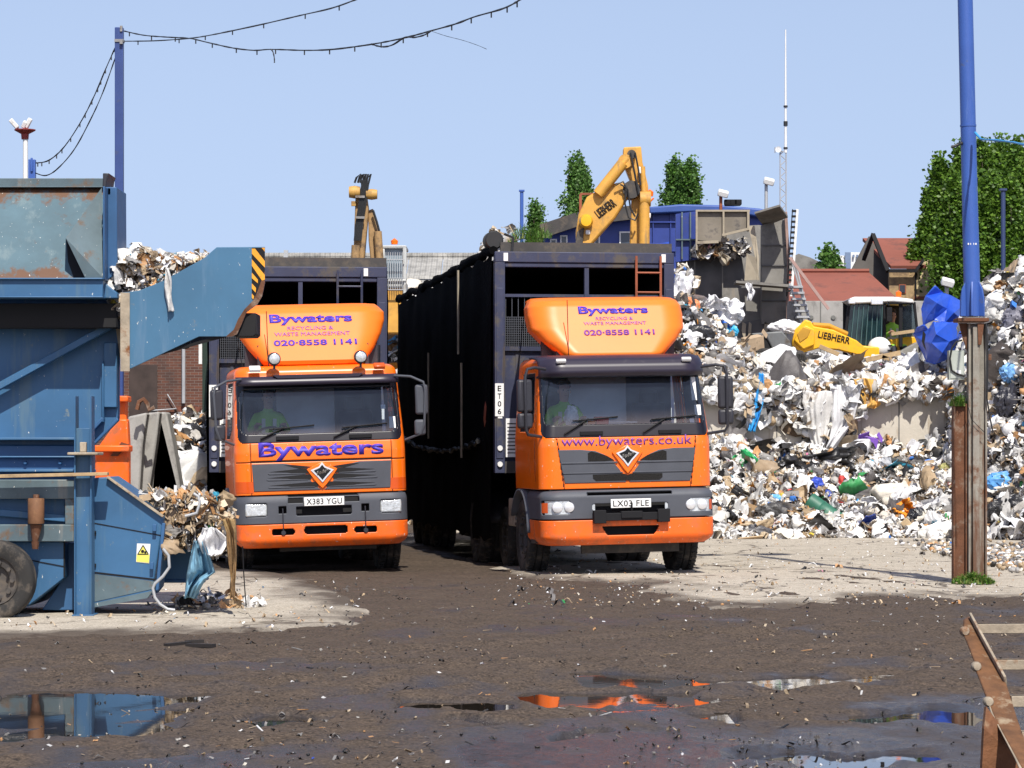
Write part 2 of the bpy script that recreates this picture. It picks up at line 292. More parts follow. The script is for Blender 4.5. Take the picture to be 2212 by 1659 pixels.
# ================================================================ GROUND: mud, concrete, puddles
def cm_(name, c0, c1, c2, wetc, rough0, rough1, bs, bstr, fine, wetr=.2, crack=False):
    m, n, N, L, b = mk(name)
    a = N.new('ShaderNodeAttribute'); a.attribute_name = 'wet'; d = N.new('ShaderNodeAttribute'); d.attribute_name = 'dirt'
    c = mix(N, L, ramp(N, L, noise(N, L, 1.7, 8, .68), .36, .66), c0, c1)
    c = mix(N, L, ramp(N, L, noise(N, L, fine, 6, .75), .48, .62), c, c2); c = mix(N, L, ramp(N, L, noise(N, L, 48, 3, .7), .50, .60), c, [min(1, x*1.35) for x in c0])
    c = mix(N, L, ramp(N, L, noise(N, L, 26, 5, .7), .64, .70), c, [min(1, x*1.9) for x in c0])     # pale grit
    vo = N.new('ShaderNodeTexVoronoi'); vo.feature = 'DISTANCE_TO_EDGE'; vo.inputs['Scale'].default_value = .33; tv = N.new('ShaderNodeTexCoord'); nv = N.new('ShaderNodeVectorMath'); nv.operation = 'ADD'; nx_ = N.new('ShaderNodeTexNoise'); nx_.inputs['Scale'].default_value = 1.2; nx_.inputs['Detail'].default_value = 6; L.new(tv.outputs['Object'], nx_.inputs[0]); L.new(tv.outputs['Object'], nv.inputs[0]); L.new(nx_.outputs[1], nv.inputs[1]); L.new(nv.outputs[0], vo.inputs['Vector'])
    if crack: c = mix(N, L, ramp(N, L, vo.outputs['Distance'], .004, .012, (1, 1, 1, 1), (0, 0, 0, 1)), c, (.13, .11, .09)); c = mix(N, L, ramp(N, L, noise(N, L, .8, 6, .7), .55, .72), c, (.25, .215, .165))
    c = mix(N, L, d.outputs['Fac'], c, (.062, .046, .036)); c = mix(N, L, a.outputs['Fac'], c, wetc); L.new(c, b.inputs['Base Color'])
    w = N.new('ShaderNodeMath'); w.operation = 'MULTIPLY_ADD'; L.new(ramp(N, L, noise(N, L, 2.3, 7, .7, stretch=(1, .45, 1)), .30, .62), w.inputs[0]); w.inputs[1].default_value = rough1-rough0; w.inputs[2].default_value = rough0
    r = N.new('ShaderNodeMix'); L.new(a.outputs['Fac'], r.inputs[0]); L.new(w.outputs[0], r.inputs[2]); r.inputs[3].default_value = wetr; L.new(r.outputs[0], b.inputs['Roughness'])
    k = bump(N, L, b, noise(N, L, bs, 6, .7), bstr, .035); bump(N, L, b, noise(N, L, bs*4.5, 4, .7), bstr*.7, .008, k)
    sp = N.new('ShaderNodeMix'); L.new(a.outputs['Fac'], sp.inputs[0]); sp.inputs[2].default_value = .16; sp.inputs[3].default_value = .55; L.new(sp.outputs[0], b.inputs['Specular IOR Level']); return m
mud_mat = cm_('wet_mud', (.098, .073, .054), (.063, .048, .036), (.027, .021, .017), (.042, .035, .032), .6, .95, 9, 1.0, 19, .17)
conc_mat = cm_('dusty_concrete', (.43, .385, .315), (.35, .31, .25), (.26, .225, .175), (.20, .17, .13), .85, .95, 7, .4, 11, .6, True)
m_, n_, N_, L_, b_ = mk('puddle_water'); b_.inputs['Base Color'].default_value = (.022, .018, .014, 1); b_.inputs['Roughness'].default_value = .025; b_.inputs['Specular IOR Level'].default_value = .6
bump(N_, L_, b_, noise(N_, L_, 5, 3), .012, .02)
water_mat = m_
def ground_h(X, Y):
    h = .012+.020*fbm(X*.55, Y*.3, 4)+.016*fbm(X*2.2+9, Y*1.6, 4)+.012*fbm(X*7, Y*5, 3)
    for x0, y0, cx, cy, rr in ((0, 0, 9, 12, 13.2), (0, 0, 9.2, 12, 15.2), (0, 0, -14, 30, 19.0), (0, 0, -14, 30, 16.9), (0, 0, 2, 60, 38.2), (0, 0, 2, 60, 40.1)):   # tyre ruts
        r = np.hypot(X-cx, Y-cy)-rr; h = h-.034*np.exp(-(r/.17)**2)*np.clip(vn(X*.6, Y*.6)*3-.7, 0, 1)*(.7+.3*np.sin(np.arctan2(Y-cy, X-cx)*rr*26))+.018*np.exp(-((np.abs(r)-.3)/.1)**2)
    return h
PUD = [(160, 1538, 215, 42), (985, 1527, 105, 8), (872, 1529, 22, 6), (1375, 1460, 95, 12), (1600, 1476, 260, 13), (1340, 1509, 175, 15), (1530, 1557, 38, 12), (610, 1551, 95, 9), (1060, 1556, 60, 7), (1960, 1545, 150, 13), (1780, 1636, 190, 14), (1250, 1600, 60, 6)]
pud = []
for u, v, hu, hv in PUD:
    c = gnd(u, v); yn = gnd(u, v+hv).y; yf = gnd(u, v-hv).y; pud.append((c.x, (yn+yf)/2, hu/F*c.y, (yf-yn)/2))
def pud_field(X, Y):
    m = np.zeros(X.shape); jx = X+.12*fbm(X*2.2, Y*1.1+4, 4)*2; jy = Y+.35*fbm(X*1.8+8, Y*.9, 4)*2
    for x, y, a, b in pud:
        q = np.sqrt(((jx-x)/a)**4+((jy-y)/b)**4+1e-9)**.5; m = np.maximum(m, np.clip((1.32-q)*2.6, 0, 1))
    return m
def wet_field(X, Y):
    V = HV+F*CH/np.maximum(Y, 6); U = CX+X/np.maximum(Y, 6)*F
    base = np.clip((V-1470)/150, 0, 1)*.75+np.clip((U-1350)/700, 0, 1)*np.clip((V-1420)/90, 0, 1)*.45
    n = fbm(X*1.1+3, Y*.55, 5, .6)*1.5
    return np.clip(np.clip(base+n-.28, 0, 1)*1.4, 0, 1)
sx = np.concatenate([[-120, -30, -9, -4, -2.4, -1.6, -1.25], np.linspace(-1.05, 1.05, 520), [1.25, 1.6, 2.4, 4, 9, 30, 120]])
yy = [12.6]
while yy[-1] < 66: yy.append(yy[-1]+max(.03, yy[-1]**2/8200))
yy = np.concatenate([[-200, -60, -20, 0, 8, 11.5], yy, [70, 80, 100, 140, 220, 400, 900, 2500]])
S_, Y_ = np.meshgrid(sx, yy); X_ = S_*(.181*np.clip(Y_, 13, 400)+.8)
x, y = X_.ravel(), Y_.ravel(); near = (y > 12.5) & (y < 67) & (np.abs(S_.ravel()) < 1.1)
pf = pud_field(x, y)*near; h = np.where(near, ground_h(x, y), .01)-.055*pf
wet = np.maximum(wet_field(x, y)*near, pf)
ground = np_mesh('ground', np.stack([x, y, h], 1), grid_faces(len(sx), len(yy)), mud_mat, smooth=True, attrs={'wet': wet, 'dirt': np.zeros(len(x))})
tag(ground, None, None, kind='structure')
for i, (px, py, a, b) in enumerate(pud):
    q = MB((px, py, 0)); q.box(px-a*1.5, px+a*1.5, py-b*1.7, py+b*1.7, -.05, -.014-.0004*i)
    o = q.build('puddle', water_mat, loc=(px, py, 0)); tag(o, None, None, kind='structure')
def sheet(name, poly, x0, x1, y0, y1, step, top, amp, edge):
    nx = int((x1-x0)/step)+1; ys = [y0]
    while ys[-1] < y1: ys.append(ys[-1]+max(.05, ys[-1]**2/7000))
    xs = np.linspace(x0, x1, nx); gx, gy = np.meshgrid(xs, np.array(ys)); gx, gy = gx.ravel(), gy.ravel()
    sd = sdist(gx, gy, poly)+edge*(fbm(gx*1.1, gy*.5, 5, .62)*1.4)
    z = top+.012*fbm(gx*.5, gy*.3, 3)+amp*fbm(gx*3, gy*2, 4)+np.minimum(0, sd)*.16
    dirt = np.clip(.75-sd*1.1+1.1*fbm(gx*1.7+5, gy*.8, 5, .62), 0, 1)*np.clip(1.5-sd*.35, 0, 1)
    Fq = grid_faces(nx, len(ys)); keep = (sd[Fq] > -.9).any(1)
    o = np_mesh(name, np.stack([gx, gy, z], 1), Fq[keep], conc_mat, smooth=True, attrs={'wet': np.zeros(len(gx)), 'dirt': dirt*.9})
    return tag(o, None, None, kind='structure')
g2 = lambda *p: [(gnd(u, v).x, gnd(u, v).y) for u, v in p]
apron = g2((-300, 1398), (0, 1380), (300, 1370), (560, 1362), (720, 1350), (765, 1325), (735, 1295), (640, 1255), (560, 1235))+[(-5.2, 40), (-12, 42), (-12, 27)]
sheet('concrete_apron', apron, -12, -.6, 23, 42, .05, .032, .006, .25)
yard = g2((1085, 1238), (1150, 1252), (1330, 1262), (1470, 1292), (1560, 1316), (1700, 1306), (1850, 1286), (2050, 1292), (2230, 1290), (2500, 1300))+[(16, 36), (16, 66), (-1.5, 66), (-.6, 52)]
sheet('concrete_yard', yard, -3, 16, 27, 62, .07, .030, .012, .45)
# ---------------------------------------------------------------- loose pieces, for heaps and scraps
def ico(sub):
    bm = bmesh.new(); bmesh.ops.create_icosphere(bm, subdivisions=sub, radius=.5); V = np.array([v.co[:] for v in bm.verts]); Fq = np.array([[v.index for v in f.verts] for f in bm.faces]); bm.free(); return V, Fq
def g_sheet(n, rs, crump, curl):
    g = np.linspace(-.5, .5, n); X, Y = np.meshgrid(g, g*rs.uniform(.5, 1)); x, y = X.ravel(), Y.ravel()
    x = x+rs.uniform(-.05, .05, x.shape); y = y+rs.uniform(-.05, .05, y.shape)
    z = crump*rs.uniform(-1, 1, x.shape)+curl*np.sin(x*rs.uniform(2, 6)+rs.uniform(0, 6))*.3+curl*np.cos(y*rs.uniform(2, 6)+rs.uniform(0, 6))*.25
    q = grid_faces(n, n); return np.stack([x, y, z], 1), np.concatenate([q[:, [0, 1, 2]], q[:, [0, 2, 3]]])
def g_bag(rs, sub=2):
    V, Fq = ico(sub); V = V*(1+rs.uniform(-.22, .22, (len(V), 1)))*np.array([1, rs.uniform(.6, .9), rs.uniform(.45, .7)]); return V, Fq
def g_box(rs, sx_, sy_, sz_):
    V = np.array([(a, b, c) for c in (-.5, .5) for b in (-.5, .5) for a in (-.5, .5)])*np.array([sx_, sy_, sz_]); V += rs.uniform(-.04, .04, V.shape)*min(1, sz_*3+.2)
    q = [(0, 1, 3, 2), (4, 6, 7, 5), (0, 4, 5, 1), (2, 3, 7, 6), (0, 2, 6, 4), (1, 5, 7, 3)]
    return V, np.array([t for a, b, c, d in q for t in ((a, b, c), (a, c, d))])
def g_strip(rs, n=7):
    t = np.linspace(-.5, .5, n); w = .07*rs.uniform(.5, 1.5); y = .12*np.sin(t*rs.uniform(3, 9)); z = .16*np.cos(t*rs.uniform(3, 9)+1)
    V = np.concatenate([np.stack([t, y-w, z], 1), np.stack([t, y+w, z+rs.uniform(-.05, .05, n)], 1)])
    return V, np.array([f for i in range(n-1) for f in ((i, i+1, n+i+1), (i, n+i+1, n+i))])
_r = np.random.RandomState(11)
FILMS = [g_sheet(11, _r, .055, 1.15) for _ in range(8)]
SHEETS = [g_sheet(5, _r, .13, .8) for _ in range(10)]+[g_sheet(7, _r, .10, 1.0) for _ in range(6)]
BAGS = [g_bag(_r) for _ in range(6)]; BOXES = [g_box(_r, 1, _r.uniform(.5, .9), _r.uniform(.25, .6)) for _ in range(4)]
PLANKS = [g_box(_r, 1, .12, .05) for _ in range(3)]; CARDS = [g_box(_r, 1, .7, .03) for _ in range(3)]; STRIPS = [g_strip(_r) for _ in range(5)]
KINDS_ = {'film': FILMS, 'sheet': SHEETS, 'bag': BAGS, 'box': BOXES, 'plank': PLANKS, 'card': CARDS, 'strip': STRIPS}
def rmat(n, rs, tilt):
    a = rs.uniform(0, 2*np.pi, n); t = rs.normal(0, tilt, n); u = rs.normal(0, tilt, n); s = np.sin; c = np.cos; o = np.zeros(n); i = np.ones(n)
    Z = np.stack([c(a), -s(a), o, s(a), c(a), o, o, o, i], 1).reshape(-1, 3, 3); Xm = np.stack([i, o, o, o, c(t), -s(t), o, s(t), c(t)], 1).reshape(-1, 3, 3)
    Ym = np.stack([c(u), o, s(u), o, i, o, -s(u), o, c(u)], 1).reshape(-1, 3, 3); return Xm@Ym@Z
WHITES = [(.84, .84, .84), (.80, .81, .84), (.74, .73, .70), (.87, .87, .88), (.68, .68, .68), (.78, .73, .64)]
TANS = [(.50, .38, .24), (.42, .31, .19), (.58, .47, .33), (.34, .25, .16), (.55, .30, .13)]
GREYS = [(.30, .29, .28), (.20, .19, .18), (.42, .40, .37), (.13, .12, .12)]
DARKS = [(.025, .025, .028), (.04, .038, .036), (.06, .05, .045)]
BRIGHTS = [(.05, .20, .62), (.10, .40, .75), (.05, .09, .40), (.62, .06, .05), (.70, .28, .03), (.05, .32, .10), (.70, .55, .08), (.55, .18, .30), (.04, .3, .45)]
def palette(rs, n, w):
    pools = [WHITES, TANS, GREYS, DARKS, BRIGHTS]; k = rs.choice(5, n, p=np.array(w)/sum(w))
    c = np.array([pools[i][rs.randint(len(pools[i]))] for i in k]); return np.clip(c*rs.uniform(.8, 1.1, (n, 1)), 0, .88)
class Heap:
    def __init__(s): s.V = []; s.F = []; s.C = []; s.S = []; s.n = 0
    def put(s, kind, P, S, rs, C, tilt=.6, normals=None):
        protos = KINDS_[kind]; k = rs.randint(len(protos), size=len(P))
        for i, (V, Fq) in enumerate(protos):
            j = np.where(k == i)[0]
            if not len(j): continue
            W = np.einsum('nab,vb->nva', rmat(len(j), rs, tilt), V)*S[j][:, None, None]
            if normals is not None:
                nz = normals[j]; nz = nz/np.linalg.norm(nz, axis=1, keepdims=True); tx = np.cross(np.array([0, 1., .01]), nz); tx /= np.linalg.norm(tx, axis=1, keepdims=True); ty = np.cross(nz, tx)
                W = W[:, :, 0:1]*tx[:, None]+W[:, :, 1:2]*ty[:, None]+W[:, :, 2:3]*nz[:, None]
            W = W+P[j][:, None]; m, nv = len(j), len(V)
            s.S.append(np.full(len(Fq)*m, kind in ('film', 'bag'))); s.F.append((Fq[None]+(np.arange(m)*nv)[:, None, None]+s.n).reshape(-1, 3)); s.V.append(W.reshape(-1, 3)); s.n += m*nv
            s.C.append((C[j][:, None]*rs.uniform(.93, 1.05, (m, nv, 1))).reshape(-1, 3))
    def raw(s, V, T, C):
        s.S.append(np.full(len(T), False)); s.V.append(V); s.F.append(T+s.n); s.C.append(C); s.n += len(V)
    def build(s, name, label, cat, kind=None, parent=None, mat=None):
        o = np_mesh(name, np.concatenate(s.V), np.concatenate(s.F), mat or trash_m, parent, col=np.concatenate(s.C), tri=True)
        o.data.polygons.foreach_set('use_smooth', np.concatenate(s.S)) if len(o.data.polygons) == sum(map(len, s.S)) else None
        return tag(o, label, cat, kind=kind)
# scraps and clods trodden into the mud and blown over the concrete
rs = np.random.RandomState(5); hp = Heap(); n = 3400
v = rs.uniform(1250, 1690, n); u = rs.uniform(-30, 2240, n); Yp = F*CH/(v-HV); Xp = (u-CX)/F*Yp
clump = vn(Xp*.8, Yp*.4); keep = rs.rand(n) < clump*1.3; Xp, Yp = Xp[keep], Yp[keep]; n = len(Xp)
P = np.stack([Xp, Yp, ground_h(Xp, Yp)+.008-.05*pud_field(Xp, Yp)], 1); k = rs.rand(n)
for kind, a, b, size, w in (('bag', 0, .45, (.012, .05), (0, .25, 1, 3, 0)), ('sheet', .45, .72, (.02, .07), (.8, 1.4, 1.3, 1.2, .05)), ('strip', .72, .84, (.06, .22), (0, 1, .6, 2, 0)), ('plank', .84, .92, (.05, .22), (.2, 1.5, .5, 1, 0)), ('card', .92, 1, (.02, .08), (1.5, 1.5, .3, .2, .2))):
    j = (k >= a) & (k < b); hp.put(kind, P[j], rs.uniform(size[0]*.4, size[1]*.5, j.sum()), rs, palette(rs, j.sum(), w)*.75, .22)
n = 1500; u = rs.uniform(1100, 2240, n); v = rs.uniform(1166, 1318, n); Yp = F*CH/(v-HV); Xp = (u-CX)/F*Yp; P = np.stack([Xp, Yp, np.full(n, .05)], 1)
hp.put('sheet', P[:1100], rs.uniform(.008, .026, 1100), rs, palette(rs, 1100, (1.3, 2.2, 1.6, .4, .04)), .25); hp.put('bag', P[1100:1400], rs.uniform(.012, .04, 300), rs, palette(rs, 300, (1, 1.4, 1, .7, 0)), .25); hp.put('strip', P[1400:], rs.uniform(.05, .2, 100), rs, palette(rs, 100, (1, 1.4, 1, .7, .1)), .2)
n = 260; u = rs.uniform(-20, 800, n); v = rs.uniform(1255, 1372, n); Yp = F*CH/(v-HV); Xp = (u-CX)/F*Yp; P = np.stack([Xp, Yp, np.full(n, .05)], 1); hp.put('sheet', P[:160], rs.uniform(.01, .035, 160), rs, palette(rs, 160, (1.4, 1.8, 1, .6, .03)), .25); hp.put('strip', P[160:], rs.uniform(.04, .13, 100), rs, palette(rs, 100, (.6, 1.6, 1, .9, .05)), .2)
hp.build('litter', 'scraps of paper, plastic and clods trodden over the muddy yard', 'litter', 'stuff')
# ================================================================ THE TWO LORRIES (front at y = 0, back towards +y, x across)
def rr(q, z, hq, z0, z1, r):                                     # signed distance to a rounded rectangle, inside negative
    dx = abs(q)-hq+r; dz = abs(z-(z0+z1)/2)-(z1-z0)/2+r
    return math.hypot(max(dx, 0), max(dz, 0))+min(max(dx, dz), 0)-r
def wrap_pt(p, z, W, r, yf, D):                                  # p in -3..3 walks round the nose in plan
    a = abs(p); s = 1 if p >= 0 else -1; f = W-r
    if a <= 1: x, y = f*a, yf
    elif a <= 2: t = (a-1)*math.pi/2; x, y = f+r*math.sin(t), yf+r*(1-math.cos(t))
    else: x, y = W, yf+r+(a-2)*(D-yf-r)
    return Vector((s*x, y, z)), s*(f*a if a <= 1 else f+r*(min(a, 2)-1)*math.pi/2+(y-yf-r if a > 2 else 0))
def wrap(rows, r, D, nf, na, ns, classify):                      # rows: (z, half width, front y); returns dict class -> MB
    ps = list(np.concatenate([np.linspace(-3, -2, ns+1)[:-1], np.linspace(-2, -1, na+1)[:-1], np.linspace(-1, 1, nf+1)[:-1], np.linspace(1, 2, na+1)[:-1], np.linspace(2, 3, ns+1)]))
    V = []; Q = []
    for z, W, yf in rows:
        for p in ps:
            a, q = wrap_pt(p, z, W, min(r, W*.9), yf, D); V.append(a); Q.append(q)
    k = len(ps); out = {}
    for j in range(len(rows)-1):
        for i in range(k-1):
            f = (j*k+i, j*k+i+1, (j+1)*k+i+1, (j+1)*k+i); c = (V[f[0]]+V[f[2]])/2; q = (Q[f[0]]+Q[f[2]])/2
            cl = classify(c, q, (ps[i]+ps[i+1])/2)
            if cl: out.setdefault(cl, []).append(f)
    res = {}
    for cl, fs in out.items():
        mb = MB(); used = {}; ff = []
        for f in fs: ff.append([used.setdefault(i, len(used)) for i in f])
        mb.v = [V[i] for i in sorted(used, key=used.get)]; mb.f = ff; mb.m = [0]*len(ff); res[cl] = mb
    return res
def wheel(parent, c, r, w, rim_mat, twin=False, lug=False, name='wheel'):
    m = MB(); h = w/2
    m.lathe([(r*.60, -h*.8), (r*.80, -h), (r*.93, -h*.97), (r*.985, -h*.85), (r, -h*.78), (r, -h*.34), (r*.972, -h*.31), (r*.972, -h*.25), (r, -h*.22), (r, h*.22), (r*.972, h*.25), (r*.972, h*.31), (r, h*.34), (r, h*.78), (r*.985, h*.85), (r*.93, h*.97), (r*.80, h), (r*.60, h*.8)], (0, 0, 0), 'x', 40)
    for j in range(0 if lug else 44):
        a = 2*math.pi*j/44
        for s in (-1, 1): m.boxc((s*h*.66, r*.982*math.cos(a+.04*s), r*.982*math.sin(a+.04*s)), (h*.5, r*.075, r*.045), Euler((a, 0, .35*s)))
    t = m.build(name, rubber, parent, smooth=40, loc=c)
    k = MB(); k.lathe([(.02, -h*.2), (r*.34, -h*.25), (r*.40, -h*.62), (r*.56, -h*.70), (r*.62, -h*.92), (r*.62, h*.92), (r*.56, h*.7), (r*.40, h*.62), (r*.34, h*.25), (.02, h*.2)], (0, 0, 0), 'x', 28)
    for j in range(10):
        a = 2*math.pi*j/10
        for s in (-1, 1): k.lathe([(.0, s*h*.95), (.022, s*h*.95), (.022, s*h*.6)], (0, r*.47*math.cos(a), r*.47*math.sin(a)), 'x', 6)
    k.build('rim', rim_mat, t, smooth=30)
    return t
def lorry(st, loc, yaw, roll, label):
    root = thing('articulated_lorry', label, 'lorry', loc, yaw, 'orange articulated lorries parked nose out')
    RX = Matrix.Rotation(-roll, 4, 'Y'); S = st
    A = S['style'] == 'A'
    zb, zw, zt = S['zb'], S['zw'], S['zt']; W0, W1 = S['W0'], S['W1']; r = .20; D = 1.75
    fr_top = zt
    wid = lambda z: W0 if z < zw else W0+(W1-W0)*(z-zw)/(zt-zw)
    yfr = lambda z: 0.0 if z < zw-.1 else .30*max(0, (z-zw+.1)/(zt-zw+.1))**1.15
    rows = [(z, wid(z), yfr(z)) for z in np.arange(zb, zt+.001, .0125)]
    zr = rows[-1][0]
    for a in np.linspace(12, 90, 8):
        rows.append((zr+.12*math.sin(R(a)), W1-.12*(1-math.cos(R(a))), yfr(zr)+.16*(1-math.cos(R(a)))))
    for k in (.75, .45, .12): rows.append((zr+.12+.03*(1-k), (W1-.12)*k, yfr(zr)+.16+(1-k)*.6))
    g0, g1 = S['glass']; s0, s1 = S['surround']; hs = S['hs']; sd0, sd1 = zw+.10, zt-.10
    def cls(c, q, p):
        z = c.z
        if abs(p) < 2.05 and z < zt+.01:
            o = rr(q, z, hs, s0, s1, .10)
            if o < 0: return 'glass' if rr(q, z, hs-.055, g0, g1, .09) < 0 else 'surround'
        if abs(p) > 2:
            y = c.y; lo = sd0+max(0, (.85-y))*.35
            fr = .46+.30*max(0, (z-zw))/(zt-zw)*.5
            if fr < y < 1.42 and lo < z < sd1: return 'side_glass' if (fr+.05 < y < 1.37 and lo+.045 < z < sd1-.045) else 'seam'
            if (abs(y-.40-.0*z) < .008 or abs(y-1.52) < .008) and zb+.1 < z < zt-.02: return 'seam'
        else:
            for x_, za, zc, sl_ in S['vseam']:
                if abs(abs(c.x)-(x_+sl_*(z-za))) < .0075 and za < z < zc: return 'seam'
            for z_, xm in S['hseam']:
                if abs(z-z_) < .007 and abs(c.x) < xm: return 'seam'
        return 'cab'
    pc = wrap(rows, r, D, 190, 26, 60, cls)
    cab = pc['cab'].build('cab', orange, root, smooth=30, xf=RX, solid=.03)
    pc['seam'].build('panel_gap', ink, cab, smooth=30, xf=Matrix.Translation((0, .006, 0))@RX)
    sur = pc['surround'].build('windscreen_surround', surr_m, cab, smooth=30, xf=Matrix.Translation((0, -.004, 0))@RX, solid=.03)
    pc['glass'].build('windscreen', glass_w, root, smooth=40, xf=RX)
    for sg in (-1, 1):
        q = pc['side_glass']; m = MB(); m.v = q.v; m.f = [f for f in q.f if q.v[f[0]].x*sg > 0]; m.m = [0]*len(m.f); used = sorted({i for f in m.f for i in f}); ix = {a: b for b, a in enumerate(used)}; m.v = [q.v[i] for i in used]; m.f = [[ix[i] for i in f] for f in m.f]
        m.build('side_window', glass_s, root, smooth=40, xf=RX)
    m = MB(); m.box(-W0+.06, W0-.06, .32, D-.03, zb+.02, zb+.12)                                      # floor, rear wall, bunk, dash
    m.box(-W1+.05, W1-.05, D-.05, D, zb, zt+.1); m.box(-W0+.08, W0-.08, .14, .42, zw-.25, g0-.03)
    m.grid(lambda a, b: Vector(((a-.5)*2*(W0-.1), .18+.38*b, g0-.02+.05*math.sin(a*9)*.3-.05*b)), 12, 3)
    m.build('cab_interior', cabin, root, xf=RX)
    m = MB(); m.box(-.42, .38, D-.08, D-.055, zw+.12, zt-.12); m.build('rear_light_panel', cabin_l, root, xf=RX)  # pale panel stands for the light showing at the cab's rear
    for sx_ in (-.62, .62):
        m = MB(); m.boxc((sx_, 1.05, zw-.28), (.5, .5, .14)); m.boxc((sx_, 1.32, zw+.10), (.48, .12, .72), Euler((R(-10), 0, 0))); m.boxc((sx_, 1.38, zw+.53), (.26, .09, .2), Euler((R(-10), 0, 0)))
        m.build('seat', cloth_d, root, bevel=.04, xf=RX)
    m = MB(); mm = Matrix.Translation((-.62, .58, zw+.06))@Matrix.Rotation(R(-55), 4, 'X')
    m.tube([mm@Vector((.22*math.cos(a), .22*math.sin(a), 0)) for a in np.linspace(0, 2*math.pi, 25)], .016, 6); m.tube([mm@Vector((-.2, 0, 0)), mm@Vector((.2, 0, 0))], .014, 5); m.tube([mm@Vector((0, 0, 0)), mm@Vector((0, .1, -.4))], .025, 6)
    m.build('steering_wheel', ink, root, xf=RX)
    # ---- visor or peak over the windscreen
    if A:
        m = MB(); rw = [(2.635, .0), (2.625, -.14), (2.565, -.17), (2.51, -.16)]
        def vis(a, b):
            z, dy = rw[int(round(b*3))]; x = (a-.5)*2*(W1-.01); e = max(0, abs(x)-.85); z2 = z+(.03 if abs(x) < .62 and b < .5 else 0)*0
            return Vector((x, yfr(z)+dy+e*e*1.6, z2))
        m.grid(vis, 40, 3)
        m.prism([(-.60, 2.645), (-.54, 2.60), (.54, 2.60), (.60, 2.645)], yfr(2.6)-.172, yfr(2.6)-.05)
        m.build('sun_visor', visor_m, root, smooth=50, xf=RX, solid=.02)
    else:
        rw = [(2.585, -.02), (2.60, -.16), (2.65, -.19), (2.74, -.17), (2.82, -.10), (2.87, .02), (2.885, .2), (2.89, .42)]
        def vis(a, b):
            t = b*7; i = min(6, int(t)); z = rw[i][0]+(rw[i+1][0]-rw[i][0])*(t-i); dy = rw[i][1]+(rw[i+1][1]-rw[i][1])*(t-i)
            x = (a-.5)*2*(W1+.035); e = max(0, abs(x)-.80); k = e*e*2.4
            return Vector((x, .24+dy+k, z-.25*max(0, abs(x)-.95)**1.3*(1 if b > .5 else 0)))
        m = MB(); m.grid(vis, 60, 21); m.build('sun_visor', visor_m, root, smooth=50, xf=RX, solid=.025)
    for sx_ in (-1, 1):
        m = MB()
        if A: m.boxc((sx_*.83, .20, 2.735), (.15, .10, .055), Euler((R(30), 0, 0)))
        else: m.boxc((sx_*.83, .075, 2.80), (.13, .05, .05), Euler((R(35), 0, 0)))
        m.build('marker_lamp', amber if (A and sx_ > 0) else white_m, root, bevel=.012, xf=RX)
    # ---- roof deflector
    Yd, T = S['defl_y'], S['defl']                                   # rows: z, half width, y of the flat face
    flat = S['defl_flat']
    def dfl(a, b):
        t = b*(len(T)-1); i = min(len(T)-2, int(t)); f = t-i; z, w, y = [T[i][k]+(T[i+1][k]-T[i][k])*f for k in range(3)]
        u = (a-.5)*2; s = 1 if u >= 0 else -1; au = abs(u); fw = w*flat; rx = w-fw
        if au < .6: return Vector((s*fw*au/.6, Yd+y, z))
        if au < .84: q = (au-.6)/.24*math.pi/2; return Vector((s*(fw+rx*math.sin(q)), Yd+y+rx*.9*(1-math.cos(q)), z))
        return Vector((s*w*(1-.06*(au-.84)/.16), Yd+y+rx*.9+(au-.84)/.16*.55, z))
    m = MB(); m.grid(dfl, 100, 60)
    d = m.build('wind_deflector', orange_d, root, smooth=50, xf=RX, solid=.02)
    m = MB(); m.box(-.9, .9, Yd+.45, Yd+.5, zt+.1, S['defl'][0][0]+.3); m.box(-.75, -.7, Yd+.2, Yd+.6, zt+.1, zt+.4); m.box(.7, .75, Yd+.2, Yd+.6, zt+.1, zt+.4); m.build('deflector_bracket', dark_p, d, xf=RX)
    # lettering on the leaning face
    za, ya = T[S['lrow'][0]][0], T[S['lrow'][0]][2]; zc, yc = T[S['lrow'][1]][0], T[S['lrow'][1]][2]; lean = math.degrees(math.atan2(yc-ya, zc-za))
    for body, w, h, z, xo, mt, bold, shear in S['letters']:
        y = Yd+ya+(yc-ya)*(z-za)/(zc-za)-.009
        text(body, w, h, mt, d, (xo, y, z), (90-lean, 0, 0), bold, .003, 'lettering', RX)
    # ---- front panel: wings of the grille, badge, name
    gz0, gz1, gx0, gx1 = S['grille']; bt, bs_, bb, vt = S['badge']; bw = .155
